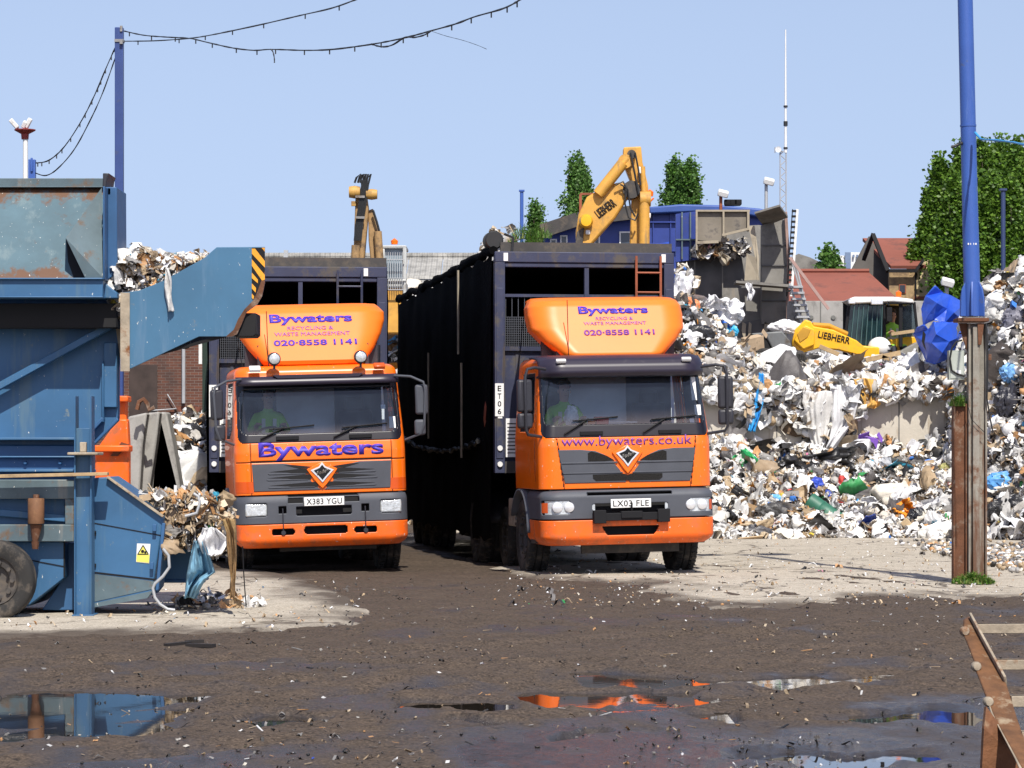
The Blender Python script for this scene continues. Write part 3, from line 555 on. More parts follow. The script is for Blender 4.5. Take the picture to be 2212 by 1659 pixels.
    for sx_ in (-1, 1):
        if A: P = [(.02, gz0), (gx1, gz0), (gx0, gz1), (.50, gz1), (.38, gz1-.025), (.28, gz1-.08), (.20, gz1-.17), (.12, gz1-.28)]
        else: P = [(.02, gz0), (gx1, gz0), (gx0, gz1), (.62, gz1), (.42, gz1-.02), (.30, gz1-.07), (.20, gz1-.15), (.10, gz1-.27)]
        m = MB(); m.prism([(sx_*x, z) for x, z in P], -.012, .02); m.build('grille', grey_p, root, bevel=.006, xf=RX)
        m = MB(); k = MB()
        if A:
            for zz, xa, xb in ((1.355, .16, .70), (1.275, .13, .72), (1.175, .04, .70)):
                m.prism([(sx_*x, z) for x, z in ((xa+.02, zz-.02), (.36, zz-.02), (.46, zz), (xb, zz+.012), (xa+.12, zz+.045), (xa, zz+.045))], -.0145, .0)
                k.prism([(sx_*x, z) for x, z in ((xa+.06, zz-.024), (xb, zz-.024), (xb+.02, zz-.008), (xa+.06, zz-.016))], -.020, .0)
            m.prism([(sx_*x, z) for x, z in ((.12, 1.42), (.38, 1.452), (.50, 1.452), (.30, 1.40))], -.0145, 0)
        else:
            m.prism([(sx_*x, z) for x, z in ((.17, 1.51), (.30, 1.50), (.52, 1.50), (.52, 1.61), (.47, 1.63), (.36, 1.60), (.27, 1.57))], -.0145, 0)
            m.prism([(sx_*x, z) for x, z in ((0, 1.245), (.42, 1.245), (.46, 1.28), (.46, 1.33), (.04, 1.335), (0, 1.31))], -.0146, 0)
            k.prism([(sx_*x, z) for x, z in ((.13, 1.475), (gx0-.04, 1.475), (gx0-.05, 1.495), (.14, 1.495))], -.022, 0)
            k.prism([(sx_*x, z) for x, z in ((.06, 1.345), (gx1+.02, 1.345), (gx1+.02, 1.36), (.07, 1.36))], -.022, 0)
        m.build('grille_slot', black if A else M('grille_mesh', (.014, .013, .012), .6, var=.9, vs=70, spec=.2), root, xf=RX)
        k.build('grille_bar', grey_p, root, xf=RX, bevel=.003)
    m = MB(); m.prism([(-.205, bs_+.012), (0, bt+.012), (.205, bs_+.012), (.115, bs_-.12), (.055, bb-.025), (0, vt), (-.055, bb-.025), (-.115, bs_-.12)], -.03, .0)
    m.build('badge_surround', orange, root, bevel=.01, xf=RX)
    m = MB(); kite = [(0, bt), (.045, bs_+.045), (bw, bs_), (.06, bs_-.10), (0, bb), (-.06, bs_-.10), (-bw, bs_), (-.045, bs_+.045)]; m.prism(kite, -.045, -.02)
    bd = m.build('badge', chrome, root, bevel=.005, xf=RX)
    m = MB(); m.prism([(x*.74, bs_-.02+(z-bs_+.02)*.74) for x, z in kite], -.0475, -.03); m.build('badge_field', ink, bd, xf=RX)
    text('Foden', .165, .05, steel, bd, (0, -.050, bs_-.022), (90, -18, 0), .01, .002, 'lettering', RX, .35)
    body, w, h, z, mt, bold = S['front_name']
    text(body, w, h, mt, root, (S['fx'], -.004, z), (90, 0, 0), bold, .003, 'lettering', RX)
    # ---- bumper
    zo, zg, zt2 = S['bump']; BW = S['BW']
    def cls_o(c, q, p):
        if A:
            if rr(c.x-.02, c.z, .29, zo+.17, zo+.275, .04) < -.0 and not (False): return None
            if rr(abs(c.x)-.545, c.z, .155, zo+.165, zo+.255, .045) < 0: return None
        elif rr(c.x, c.z, .375-.9*max(0, .66-c.z)*.55, zo+.12, zo+.245, .03) < 0: return None
        return 'bumper'
    ro = [(z, BW-.10*max(0, (zo+.12-z)/.12)**2, -.13+.10*max(0, (zo+.13-z)/.13)**2) for z in np.arange(zo, zg-.0059, .012)]
    b1 = wrap(ro, .24, .95, 170, 16, 20, cls_o)['bumper'].build('bumper', orange_p, root, smooth=35, xf=RX, solid=.025)
    def cls_g(c, q, p):
        if A:
            if rr(c.x+.0, c.z, .37, zg+.10, zg+.22, .02) < 0: return None
            if rr(abs(c.x)-.89, c.z, .145, zg+.10, zg+.275, .03) < 0 and p*1 != 0 and abs(p) < 1.9: return None
            if .27 < abs(c.x) < .47 and zg+.27 < c.z < zg+.33 or (abs(c.x) < .47 and (zg+.345 < c.z < zg+.365)): return None
            if abs(abs(c.x)-.545) < .055 and zg+.13 < c.z < zg+.23: return None
        else:
            if rr(c.x, c.z, .50-.35*max(0, zg+.13-c.z), zg+.03, zg+.19, .02) < 0: return None
            if rr(c.x, c.z, .56, zg+.295, zg+.345, .015) < 0: return None
            if abs(p) < 2 and rr(abs(q)-1.0, c.z, .22, zg+.06, zg+.245, .05) < 0: return None
        return 'g'
    dip = lambda z: (.05 if not A else .02)*max(0, (z-(zt2-.10))/.10)**2
    rg = [(z, BW-dip(z), -.12+dip(z)*1.5) for z in np.arange(zg, zt2+.001, .012)]+[(zt2+.004, BW-.1, .05)]
    b2 = wrap(rg, .24, .95, 170, 40, 20, cls_g)['g'].build('bumper_moulding', grey_p, root, smooth=35, xf=RX, solid=.03)
    m = MB(); m.box(-BW+.12, BW-.12, .02, .6, zo+.06, zb-.002); m.box(-.9, .9, .3, 1.0, .42, zb-.1); m.build('bumper_dark_box', black, root, xf=RX)  # black boxes added behind the bumper so its openings look dark
    m = MB(); m.box(-.55, .75, .35, .42, .30, .41); m.build('under_bar', dust_steel, root, xf=RX)
    for sx_ in (-1, 1):
        m = MB()
        if A:
            m.boxc((sx_*.89, -.06, zg+.187), (.285, .10, .17)); h = m.build('headlight', lensg, root, bevel=.02, xf=RX)
            m = MB(); m.box(sx_*1.03-.125, sx_*1.03+.125, -.014, .06, zb+.05, zb+.165); m.build('indicator', amber, root, bevel=.015, xf=RX) if False else None
        else:
            m.grid(lambda a, b: wrap_pt(sx_*(1+(a*.98-.42)*1.15), zg+.065+b*.175, BW-.012, .24, -.112, .95)[0], 14, 4); h = m.build('headlight', lensg, root, smooth=40, xf=RX)
            for xx, rad in ((.80, .066), (.955, .070)):
                k = MB(); k.lathe([(.0, -.01), (rad*.5, -.012), (rad*.92, .0), (rad, .012), (rad, .05)], (sx_*xx, -.135+.10*(max(0, xx-.88)*6)**2*.4, zg+.155), 'y', 24); k.build('reflector', chrome, h, smooth=40, xf=RX)
            k = MB(); k.grid(lambda a, b: wrap_pt(sx_*(1.50+a*.36), zg+.085+b*.13, BW-.008, .24, -.118, .95)[0], 6, 3); k.build('indicator', amber, h, smooth=40, xf=RX)
    if A:
        for sx_ in (-1, 1):
            m = MB(); m.grid(lambda a, b: wrap_pt(sx_*(.965+a*.85), zb+.03+b*.15, W0+.003, .2, -.004, 1.75)[0], 10, 2); m.build('indicator', amber, root, smooth=40, xf=RX)
            m = MB(); m.lathe([(0, -.075), (.07, -.07), (.085, -.05), (.09, .0), (.05, .06), (0, .07)], (sx_*.575-.0, .16, 2.86), 'y', 24); m.box(sx_*.575-.015, sx_*.575+.015, .14, .18, 2.72, 2.79)
            sp = m.build('spot_lamp', dark_p, root, smooth=30, xf=RX)
            m = MB(); m.lathe([(0, -.088), (.05, -.084), (.070, -.072)], (sx_*.575, .16, 2.86), 'y', 24); m.build('lens', lensg, sp, smooth=50, xf=RX)
            m = MB(); m.tube([(sx_*.545, -.125, zg+.20), (sx_*.545, -.15, zg+.05), (sx_*.545, -.14, zo+.25), (sx_*.545, -.13, zo+.20)], .008, 6); m.lathe([(0, -.02), (.03, -.02), (.03, .02), (0, .02)], (sx_*.545, -.13, zo+.20), 'y', 10); m.build('tow_pin', dark_p, root, smooth=30, xf=RX)
    else:
        m = MB(); m.box(-.47, .47, -.20, -.13, zg-.03, zg+.07); m.box(-.50, -.34, -.23, -.14, zg-.06, zg+.11); m.box(.34, .50, -.23, -.14, zg-.06, zg+.11); m.box(-.14, .14, -.22, -.14, zg+.0, zg+.09); m.tube([(0, -.20, zg+.08), (0.0, -.22, zg+.2)], .014, 6); m.build('tow_beam', ink, root, bevel=.012, xf=RX)
    # number plate
    pz = S['plate_z']; m = MB(); m.box(-.265, .265, -.172, -.160, pz-.0575, pz+.0575); pl = m.build('number_plate', white_pl, root, bevel=.004, xf=RX)
    text(S['plate'], .47, .078, ink, pl, (0, -.1735, pz), (90, 0, 0), .008, .002, 'lettering', RX, spacing=1.08)
    # wipers
    for xx in S['wipers']:
        m = MB(); yz = lambda z: yfr(z)-.03
        zb_ = s0+.05; m.tube([(xx, yz(zb_)-.01, zb_), (xx+.33, yz(g0+.10)-.01, g0+.08)], .013, 5); m.tube([(xx+.12, yz(g0), g0+.055), (xx+.72, yz(g0+.1)-.01, g0+.10)], .011, 5); m.boxc((xx+.36, yz(g0)-.005, s0+.055), (.30, .05, .045))
        m.build('wiper', ink, root, xf=RX)
    # stickers and tax disc in the corner of the glass
    for xx, zz, w, h, mt in S['stickers']:
        m = MB(); m.boxc((xx, yfr(zz)+.012, zz), (w, .004, h), Euler((R(-16), 0, 0))); m.build('windscreen_sticker', mt, root, bevel=min(w, h)*.3, xf=RX)
    # ---- mirrors
    for sx_ in (-1, 1):
        m = MB()
        if A:
            m.tube([(sx_*1.02, .15, 2.60), (sx_*1.22, .02, 2.58), (sx_*1.38, -.06, 2.50), (sx_*1.40, -.06, 2.40), (sx_*1.38, -.05, 1.95), (sx_*1.34, -.02, 1.82), (sx_*1.14, .12, 1.74)], .017, 8); a = m.build('mirror_arm', grey_p, root, smooth=40, xf=RX)
            for (z, hh, ww, dx) in ((2.27, .40, .17, -.01), (1.90, .21, .15, -.04)):
                m = MB(); m.boxc((sx_*(1.37+dx), .02, z), (ww, .09, hh), Euler((0, 0, R(sx_*-12)))); m.build('mirror', dark_p if sx_ < 0 else grey_p, root, bevel=.035, seg=3, xf=RX)
        else:
            m.tube([(sx_*1.03, .10, 2.70), (sx_*1.20, -.02, 2.72), (sx_*1.30, -.06, 2.70), (sx_*1.33, -.06, 2.60), (sx_*1.33, -.06, 1.92), (sx_*1.30, -.03, 1.86), (sx_*1.10, .10, 1.83)], .02, 8); a = m.build('mirror_arm', dark_p, root, smooth=40, xf=RX)
            for (z, hh, ww, dx) in ((2.36, .42, .20, .0), (2.04, .20, .20, 0.0)):
                m = MB(); m.boxc((sx_*(1.33+dx), .02, z), (ww, .10, hh), Euler((0, 0, R(sx_*-12)))); m.build('mirror', dark_p, root, bevel=.035, seg=3, xf=RX)
    m = MB(); m.tube([(-.62, Yd+.05, zt+.1), (-.63, Yd+.02, zt+.85)], .006, 5)
    if A: m.tube([(-.93, .9, zt+.1), (-.99, .95, zt+.5)], .006, 5)
    m.build('aerial', ink, root, xf=RX)
    # ---- chassis, mudguards, wheels
    for sx_ in (-1, 1):
        wheel(root, (sx_*1.0, 1.38, .5), .5, .30, dust_steel)
        m = MB(); m.grid(lambda a, b: Vector((sx_*(.80+.40*b), 1.38-.62*math.cos(R(5+150*a)), .5+.62*math.sin(R(5+150*a))+.03*(1-b))), 20, 2); m.build('mudguard', grey_p, root, smooth=40, solid=.03)
        m = MB(); m.box(sx_*1.0-.14, sx_*1.0+.14, .55, .80, .42, .47); m.box(sx_*1.02-.13, sx_*1.02+.13, .5, .8, .78, .82); m.build('cab_step', dust_steel, root)
        wheel(root, (sx_*.98, 4.45, .5), .5, .55, dust_steel)
        m = MB(); m.grid(lambda a, b: Vector((sx_*(.68+.55*b), 4.45-.60*math.cos(R(10+160*a)), .5+.60*math.sin(R(10+160*a)))), 18, 2); m.build('mudguard', dark_p, root, smooth=40, solid=.03)
        m = MB(); m.box(sx_*.42-.05, sx_*.42+.05, .4, 6.0, .75, 1.0); m.build('chassis_rail', black, root)
    wheel(root, (-.92, 3.15, .42), .42, .30, dust_steel)
    m = MB(); m.box(-1.12, -.62, 2.05, 2.55, .60, .98); t = m.build('battery_box', M('dusty_cream_box', (.42, .37, .28), .7, var=.2, dirt=DUST, damt=.5), root, bevel=.02)
    m = MB(); [m.box(-1.13, -.61, 2.0, 2.04, .62+.07*i, .66+.07*i) for i in range(6)]; m.build('box_slat', steel, t)
    m = MB(); [m.tube([(-.95+.1*i, 2.0, .65), (-.97+.1*i, 1.98, .5), (-.9+.1*i, 2.1, .42)], .015, 6) for i in range(3)]; m.build('air_line', hose_m, root)
    m = MB(); m.lathe([(0, -.5), (.28, -.5), (.30, -.47), (.30, .47), (.28, .5), (0, .5)], (.85, 2.7, .68), 'y', 20); m.build('fuel_tank', dust_steel, root, smooth=30)
    m = MB(); m.tube([(.93, 1.95, .9), (.93, 1.95, 3.1)], .06, 10); m.build('exhaust_stack', dark_p, root, smooth=40) if A else None
    # ---- trailer, hinged on the fifth wheel
    ty, hgt, tyaw = S['trailer']; pin = Vector((0, 3.8, 0)); L = 13.3
    T_ = Matrix.Translation(pin)@Matrix.Rotation(tyaw-yaw, 4, 'Z')@Matrix.Translation((S.get('tx', 0), -1.3, 0))
    b0 = 1.32; hw = 1.25
    m = MB(); m.box(-hw+.03, hw-.03, .22, L, b0+.1, b0+.2); m.box(-hw+.03, hw-.03, L-.05, L, b0+.2, hgt-.1); m.box(hw-.06, hw-.02, .22, L-.05, b0+.2, hgt-.1); m.box(-hw+.02, -hw+.06, .22, L-.05, b0+.2, hgt-.1); m.box(-hw+.06, hw-.06, .24, L-.05, hgt-.16, hgt-.13)  # closed near-black box; unseen top sheet added to keep the inside dark
    m.box(-hw+.06, hw-.06, .16, .2, b0+.1, hgt-1.35)
    tr = m.build('trailer', black, root); tr.matrix_basis = T_
    m = MB(); m.box(-.5, -.38, .3, L, .95, b0+.1); m.box(.38, .5, .3, L, .95, b0+.1); m.build('trailer_rail', dust_steel, tr)
    for sx_ in (-1, 1):
        m = MB(); m.box(sx_*(hw-.07)-.07, sx_*(hw-.07)+.07, 0, .16, b0, hgt-.15); m.box(sx_*(hw-.07)-.05, sx_*(hw-.07)+.05, -.012, 0, b0+.2, hgt-.5); po = m.build('corner_post', navy, tr, bevel=.012)
        m = MB(); [m.lathe([(0, -.02), (.035, -.02), (.04, 0), (0, 0)], (sx_*(hw-.07), 0-.012, b0+.12+.22*i), 'y', 10) for i in range(2)]; m.box(sx_*(hw-.07)-.03, sx_*(hw-.07)+.03, -.02, -.012, b0+.75, b0+.9); m.build('marker_lamp', white_m, po)
    m = MB(); m.box(-hw, hw, 0, .16, hgt-.15, hgt+.0); m.box(-hw+.14, hw-.14, .02, .14, hgt-.215, hgt-.15); m.build('top_beam', navy, tr, bevel=.012)
    m = MB(); m.box(-hw+.1, hw, .17, .22, hgt-.02, hgt+.14); m.build('top_board', dust_steel, tr); m = MB(); m.box(-hw+.14, hw-.14, .02, .12, b0, b0+.16); m.build('bottom_beam', dust_steel, tr)
    m = MB(); m.box(-.8, .8, 1.9-1.5+.8, L-.4, .5, b0+.1); m.box(-1.0, 1.0, 4.4, 6.2, .30, .5); m.build('undercarriage_shade', black, tr)  # black boxes for running gear, made solid to darken the underside
    m = MB(); m.box(.0, .06, .03, .12, b0+.16, hgt-.15); m.box(-hw+.14, hw-.14, .05, .10, hgt-.62, hgt-.58); m.box(-hw+.14, hw-.14, .05, .1, hgt-1.36, hgt-1.3); m.box(-.5, -.44, .06, .1, hgt-1.3, hgt-.62); m.box(.6, .64, .06, .1, hgt-1.3, hgt-.62)
    m.build('front_frame', navy, tr)
    m = MB()
    for i in range(76): x = -hw+.16+i*(2*hw-.32)/75; m.box(x-.004, x+.004, .075, .083, hgt-1.30, hgt-.62 if i % 3 == 0 else hgt-.9)
    for i in range(13): z = hgt-1.28+i*.032; m.box(-hw+.15, hw-.15, .083, .089, z-.003, z+.003)
    m.build('mesh_screen', grey_p, tr)
    m = MB(); m.box(-hw+.15, hw-.15, .10, .13, b0+.16, hgt-1.36); [m.box(-hw+.3+i*.6, -hw+.34+i*.6, .09, .10, b0+.16, hgt-1.4) for i in range(4)]; m.build('front_sheet', navy, tr)
    m = MB(); xl = S['ladder']
    for xx in (xl-.17, xl+.17): m.tube([(xx, -.05, hgt-.05), (xx, -.06, b0+.5)], .018, 6)
    for i in range(10): m.tube([(xl-.17, -.055, hgt-.28-i*.27), (xl+.17, -.055, hgt-.28-i*.27)], .014, 6)
    m.build('ladder', rust_m if not A else navy, tr)
    m = MB(); m.box(-hw-.0, -hw+.12, -.025, -.014, 2.10, 2.55); lp = m.build('label_plate', white_pl, tr)
    for i, ch in enumerate('ET06'): text(ch, .05, .075, ink, lp, (-hw+.06, -.027, 2.48-.105*i), (90, 0, 0), .015, .001)
    m = MB(); m.box(-hw+.15, -hw+.42, -.012, .0, b0+.22, b0+.75); [m.box(-hw+.17, -hw+.40, -.014, -.012, b0+.27+i*.05, b0+.285+i*.05, 1) for i in range(9)]; m.build('data_plate', [white_pl, ink], tr)
    for xx in ((-1.1, 1.1) if not A else (.95,)): m = MB(); m.box(xx-.03, xx+.03, -.006, 0, hgt-.13, hgt-.02); m.build('reflector', white_pl, tr)
    # black side netting, rolled at the top edge; lowered at left to stand for shade
    for sx_ in (-1, 1):
        m = MB(); m.grid(lambda a, b: Vector((sx_*(hw+.03+.006*math.sin(a*61)+.012*math.sin(a*23+b*5)*b+.008*math.sin(b*17+a*40)), .2+a*(L-.2), (.42 if sx_ < 0 else 1.2)-.06*math.sin(a*31)**2+(hgt-(.44 if sx_ < 0 else 1.22))*b)), 150, 14); m.build('side_netting', tarp, tr, smooth=60)
        if sx_ < 0:
            ys_ = np.linspace(.1, L, 120); q = fbm(ys_*1.1, ys_*0+3, 5, .65); p = [(sx_*(hw+.02*math.sin(y*3)), y, hgt+.03+.10*d_) for y, d_ in zip(ys_, q)]; m = MB(); m.tube(p, [.06+.05*abs(d_) for d_ in q[::-1]], 8); m.build('rolled_net', tarp, tr, smooth=60)
            p = [(sx_*(hw+.06+.02*rnd.uniform(-1, 1)), y, 1.62+.22*((y-6)/6)**2+rnd.uniform(-.03, .03)) for y in np.linspace(1.2, L-1, 70)]; m = MB(); m.tube(p, [.025+rnd.uniform(-.01, .02) for _ in p], 6); m.build('net_hem', hose_m, tr, smooth=60)
        for k in range(3): wheel(tr, (sx_*.98, L-4.6+1.32*k, .5), .5, .38, dust_steel)
    m = MB(); [m.box(-1.25, -1.15, 2.0+k*1.1, 2.06+k*1.1, .45, b0) for k in range(6)]; m.box(-1.24, -1.2, 1.9, 7.6, .5, .58); m.box(-1.24, -1.2, 1.9, 7.6, .8, .88); m.build('side_guard', dust_steel, tr)
    m = MB()
    for y, za, zc in ((3.4, hgt-1.3, hgt-.05), (3.0, b0+.2, b0+1.6), (7.5, b0+.5, b0+1.9)): m.tube([(-hw-.10, y, za), (-hw-.095, y+.03, (za+zc)/2), (-hw-.10, y, zc)], .018, 5)
    if not A: m.build('strap', tan_sheet, tr)
    if not A:
        m = MB(); m.lathe([(0, -.14), (.11, -.14), (.13, -.12), (.09, -.11), (.09, .11), (.13, .12), (.11, .14), (0, .14)], (-hw+.02, .35, hgt+.17), 'y', 24); m.tube([(-hw+.25, .1, hgt+.0), (-hw+.27, .12, hgt+.2), (-hw+.15, .15, hgt+.25)], .02, 6); m.build('sheet_reel', hose_m, tr, smooth=30)
        m = MB(); m.grid(lambda a, b: Vector((-hw-.02+.03*math.sin(9*b), .6+a*.25, b0+.1+1.3*b)), 3, 8); m.build('red_side_strip', rust_m, tr, smooth=60)
    return root
SA = dict(style='A', zb=1.065, zw=1.72, zt=2.66, W0=1.14, W1=1.09, glass=(1.87, 2.46), surround=(1.755, 2.62), hs=1.115, vseam=[(.935, 1.07, 1.745, 0)], hseam=[(1.505, .93), (1.50, 1.12)],
          defl_y=.45, defl_flat=.62, lrow=(2, 6),
          defl=[(2.76, .66, .12), (2.79, .68, .02), (2.84, .72, .0), (3.0, .85, .112), (3.2, .97, .251), (3.38, 1.04, .376), (3.50, 1.05, .46), (3.57, .99, .53), (3.615, .95, .64), (3.63, .9, .85), (3.63, .85, 1.2)],
          letters=[('Bywaters', 1.12, .185, 3.405, .0, violet, .035, 0), ('RECYCLING &', .62, .06, 3.285, -.02, purple, .0, 0), ('WASTE MANAGEMENT', 1.02, .06, 3.205, 0, purple, .0, 0), ('020·8558 1141', 1.12, .095, 3.085, .03, violet, .025, 0)],
          grille=(1.115, 1.475, .925, .905), badge=(1.475, 1.375, 1.205, 1.125), front_name=('Bywaters', 1.66, .25, 1.632, violet, .03), fx=.0, bump=(.365, .685, 1.05), BW=1.135,
          plate='X383 YGU', plate_z=.965, wipers=(-.80, .17), stickers=[(.97, 1.98, .085, .16, white_pl), (.95, 2.15, .06, .06, amber), (.86, 2.19, .06, .06, cabin_l)], trailer=(2.5, 4.22, R(5.5)), ladder=.72)
SB = dict(style='B', zb=1.15, zw=1.80, zt=2.76, W0=1.14, W1=1.06, glass=(1.97, 2.64), surround=(1.81, 2.70), hs=1.135, vseam=[(.835, 1.15, 1.80, .13)], hseam=[],
          defl_y=.55, defl_flat=.68, lrow=(2, 6),
          defl=[(2.80, .62, .16), (2.84, .66, .02), (2.90, .70, .0), (3.08, .90, .104), (3.24, 1.03, .197), (3.42, 1.05, .301), (3.55, 1.04, .376), (3.62, 1.0, .44), (3.66, .96, .58), (3.68, .92, .8), (3.68, .87, 1.15)],
          letters=[('Bywaters', .94, .15, 3.475, .05, violet, .035, 0), ('RECYCLING &', .5, .048, 3.375, .05, purple, .0, 0), ('WASTE MANAGEMENT', .84, .048, 3.31, .05, purple, 0, 0), ('020·8558 1141', .95, .085, 3.185, .09, purple, .025, 0)],
          grille=(1.225, 1.655, .91, .83), badge=(1.70, 1.60, 1.42, 1.33), front_name=('www.bywaters.co.uk', 1.72, .165, 1.745, purple, .002), fx=.0, bump=(.425, .765, 1.135), BW=1.145,
          plate='LX03 FLE', plate_z=.955, wipers=(-.82, .22), stickers=[(.98, 2.14, .085, .14, white_pl), (.95, 2.42, .07, .32, white_pl), (.97, 2.0, .06, .06, amber), (.89, 2.0, .06, .06, cabin_l)], trailer=(2.5, 4.36, R(7.9)), tx=.0, ladder=.88)
LA = lorry(SA, ((702-CX)/F*37.7, 37.7, 0), R(10), R(1.7), 'orange lorry with round roof spotlights and bold name across its nose, black trailer behind')
LB = lorry(SB, ((1360-CX)/F*36.8, 36.8, 0), R(10.5), R(1.2), 'orange lorry with web address on its nose, dark visor and long black netted trailer')
# ================================================================ BLUE WASTE BALER AT THE LEFT, faces about 28 m off
def fr(u, v): return (u*0.79, v*0.79)
BY = 28.0
BL = at(100, 970, BY); BL = Vector((BL.x, BY+1, 0))
bal = thing('waste_baler', 'big blue waste baler with striped side plate, full of rubbish, on the pale concrete', 'baler', BL)
def bp(name, mats, fn, bevel=.008, parent=None, **k):
    m = MB(BL); fn(m); return m.build(name, mats, parent or bal, bevel=bevel, **k)
rect = lambda u0, v0, u1, v1: [(u0, v0), (u1, v0), (u1, v1), (u0, v1)]
# hopper above: leaning back plate, gusset, top rail, end cheek
def hop(m):
    a = [at(-140, 402, BY+.9), at(224, 402, BY+.9), at(224, 602, BY+.12), at(-140, 602, BY+.12)]
    m.grid(lambda s, t: a[0].lerp(a[1], s).lerp(a[3].lerp(a[2], s), t), 8, 6)
bp('hopper_plate', blue_w, hop, 0, solid=.02)
bp('top_rail', grey_blue, lambda m: (m.uv(rect(-140, 385, 222, 404), BY+.86, .12), m.uv(rect(-140, 402.5, 222, 404.5), BY+.8, .1)))
def gus(m):
    p = [at(142, 514, BY+.45), at(222, 404, BY+.9), at(222, 602, BY+.1), at(186, 602, BY+.1)]
    q = [at(142, 514, BY-.05), at(220, 405, BY+.35), at(222, 600, BY-.02), at(184, 600, BY-.02)]
    m.add([q[0], q[1], q[2], q[3]], [(0, 1, 2, 3)]); m.add([q[0], q[3], p[3], p[0]], [(0, 1, 2, 3)], 0)
bp('gusset', grey_blue, gus, 0, solid=.012)
bp('gusset_shade', black, lambda m: m.add([at(143, 516, BY+.44), at(150, 604, BY+.12), at(190, 604, BY+.11), at(184, 600, BY+.11)], [(0, 1, 2, 3)]), 0, solid=.01)  # black sheet stands for the shade beside the gusset
bp('end_cheek', blue_dark, lambda m: (m.uv([(224, 404), (252, 404), (253, 590), (224, 610)], BY+.2, .7), m.uv(rect(222, 402, 226, 604), BY-.05, .3)))
bp('top_bracket', dark_p, lambda m: (m.uv([(222, 374), (236, 374), (232, 383), (229, 405), (222, 405)], BY+.3, .5), m.uv(rect(222, 405, 240, 422), BY+.2, .3)))
bp('long_beam', blue, lambda m: (m.uv(rect(-140, 602, 222, 642), BY-.02, .2), m.uv(rect(-140, 600, 222, 603.5), BY-.06, .3), m.uv(rect(-140, 640, 222, 643), BY-.06, .3)))
bp('beam_end', blue, lambda m: m.uv([(222, 608), (252, 632), (254, 644), (222, 644)], BY+.1, .5))
# back plate below, overhung by the beam
BK = BY+.62
bp('back_plate', blue, lambda m: m.uv([(-160, 640), (257, 640), (257, 905), (200, 962), (-160, 962)], BK, .08))
bp('beam_shade_box', black, lambda m: (m.uv(rect(-160, 655, 252, 708), BY+.25, .3),))  # black box stands for the shadow under the long beam
bp('plate_rib', blue, lambda m: (m.uv(rect(224, 740, 252, 880), BK-.08, .078), m.uv(rect(220, 780, 224, 912), BK-.1, .1)))
bp('chamfer_strip', blue_dark, lambda m: (m.bar(at(224, 903, BK-.05), at(180, 950, BK-.05), .035, .1), m.bar(at(256, 905, BK-.05), at(201, 961, BK-.05), .03, .1)))
bp('brace', blue, lambda m: m.bar(at(-40, 856, BK-.14), at(250, 697, BK-.14), .07, .1))
for v0, v1, d in ((945, 951, .2), (985, 989, .14), (1014, 1020, .22)): bp('ledge', blue, lambda m: m.uv(rect(-160, v0, 200, v1), BK-d, d+.02))
bp('skirt_plate', blue_dark, lambda m: (m.uv(rect(-160, 962, 203, 1036), BK-.06, .08), [m.lathe([(0, -.03), (.02, -.03), (.02, .03)], at(u, 1000, BK-.07), 'y', 8) for u in (55, 130)]))
# stabiliser post with its flange
bp('stabiliser_post', blue, lambda m: (m.uv([(160, 925), (197, 925), (197, 1332), (160, 1332)], BY-.18, .02), m.uv(rect(160, 855, 163, 1332), BY-.24, .22), m.uv(rect(194.5, 855, 197.5, 1332), BY-.24, .22), m.uv(rect(155, 1328, 202, 1336), BY-.28, .34)), .004)
bp('post_flange', mud_steel, lambda m: (m.uv(rect(145, 977, 211, 983), BY-.32, .4), m.uv(rect(172, 955, 186, 977), BY-.26, .07)))
bp('plank', wood, lambda m: (m.uv([(-140, 1028), (232, 1020), (232, 1027), (-140, 1036)], BY-.34, .12),), .004)
def frm(m):
    Y = BY-.12
    m.uv(rect(-140, 1036, 176, 1078), Y, .12); m.uv(rect(-140, 1133, 176, 1170), Y, .12); m.uv(rect(140, 1078, 176, 1133), Y+.003, .11)
bp('side_frame', grey_blue, frm)
bp('frame_edge', rust, lambda m: m.uv(rect(171, 1034, 177, 1172), BY-.16, .035))
bp('inner_rail', blue, lambda m: (m.bar(at(-100, 1098, BY+.0), at(142, 1120, BY+.0), .07, .05), m.uv(rect(-140, 1078, 140, 1133), BY+.06, .06)))
bp('roller', brown_c, lambda m: m.lathe([(0, -.125), (.075, -.125), (.08, -.115), (.08, .115), (.075, .125), (0, .125)], at(78, 1104, BY-.21), 'z', 24), 0, smooth=40)
bp('roller_pin', rust, lambda m: (m.tube([at(78, 1133, BY-.2), at(76, 1170, BY-.2)], [.06, .03], 10), m.tube([at(76, 1170, BY-.2), at(76, 1186, BY-.2)], [.04, .03], 8), m.tube([at(78, 1068, BY-.2), at(78, 1080, BY-.2)], .03, 8)), 0, smooth=40)
# lower body and chute
bp('lower_body', blue, lambda m: m.uv([(-160, 1170), (140, 1170), (140, 1247), (60, 1310), (-160, 1310)], BY+.02, 1.2))
bp('body_recess', blue_dark, lambda m: m.uv([(138, 1172), (198, 1172), (198, 1318), (90, 1318), (138, 1247)], BY+.25, .9))
bp('body_seam', ink, lambda m: (m.bar(at(60, 1209, BY+.016), at(140, 1224, BY+.016), .010, .006), m.uv(rect(137, 1170, 140, 1247), BY+.015, .02)), 0)
chute = bp('chute_panel', blue, lambda m: m.uv([(198, 1033), (230, 1030), (352, 1115), (352, 1130), (330, 1275), (318, 1290), (203, 1310), (198, 1310)], BY, .9), .012)
bp('chute_seam', ink, lambda m: (m.bar(at(198, 1129, BY-.002), at(350, 1157, BY-.002), .010, .006), m.bar(at(198, 1236, BY-.002), at(336, 1252, BY-.002), .016, .006), [m.boxc(at(202, v, BY-.012), (.05, .03, .03)) for v in (1150, 1154, 1221)]), 0, parent=chute)
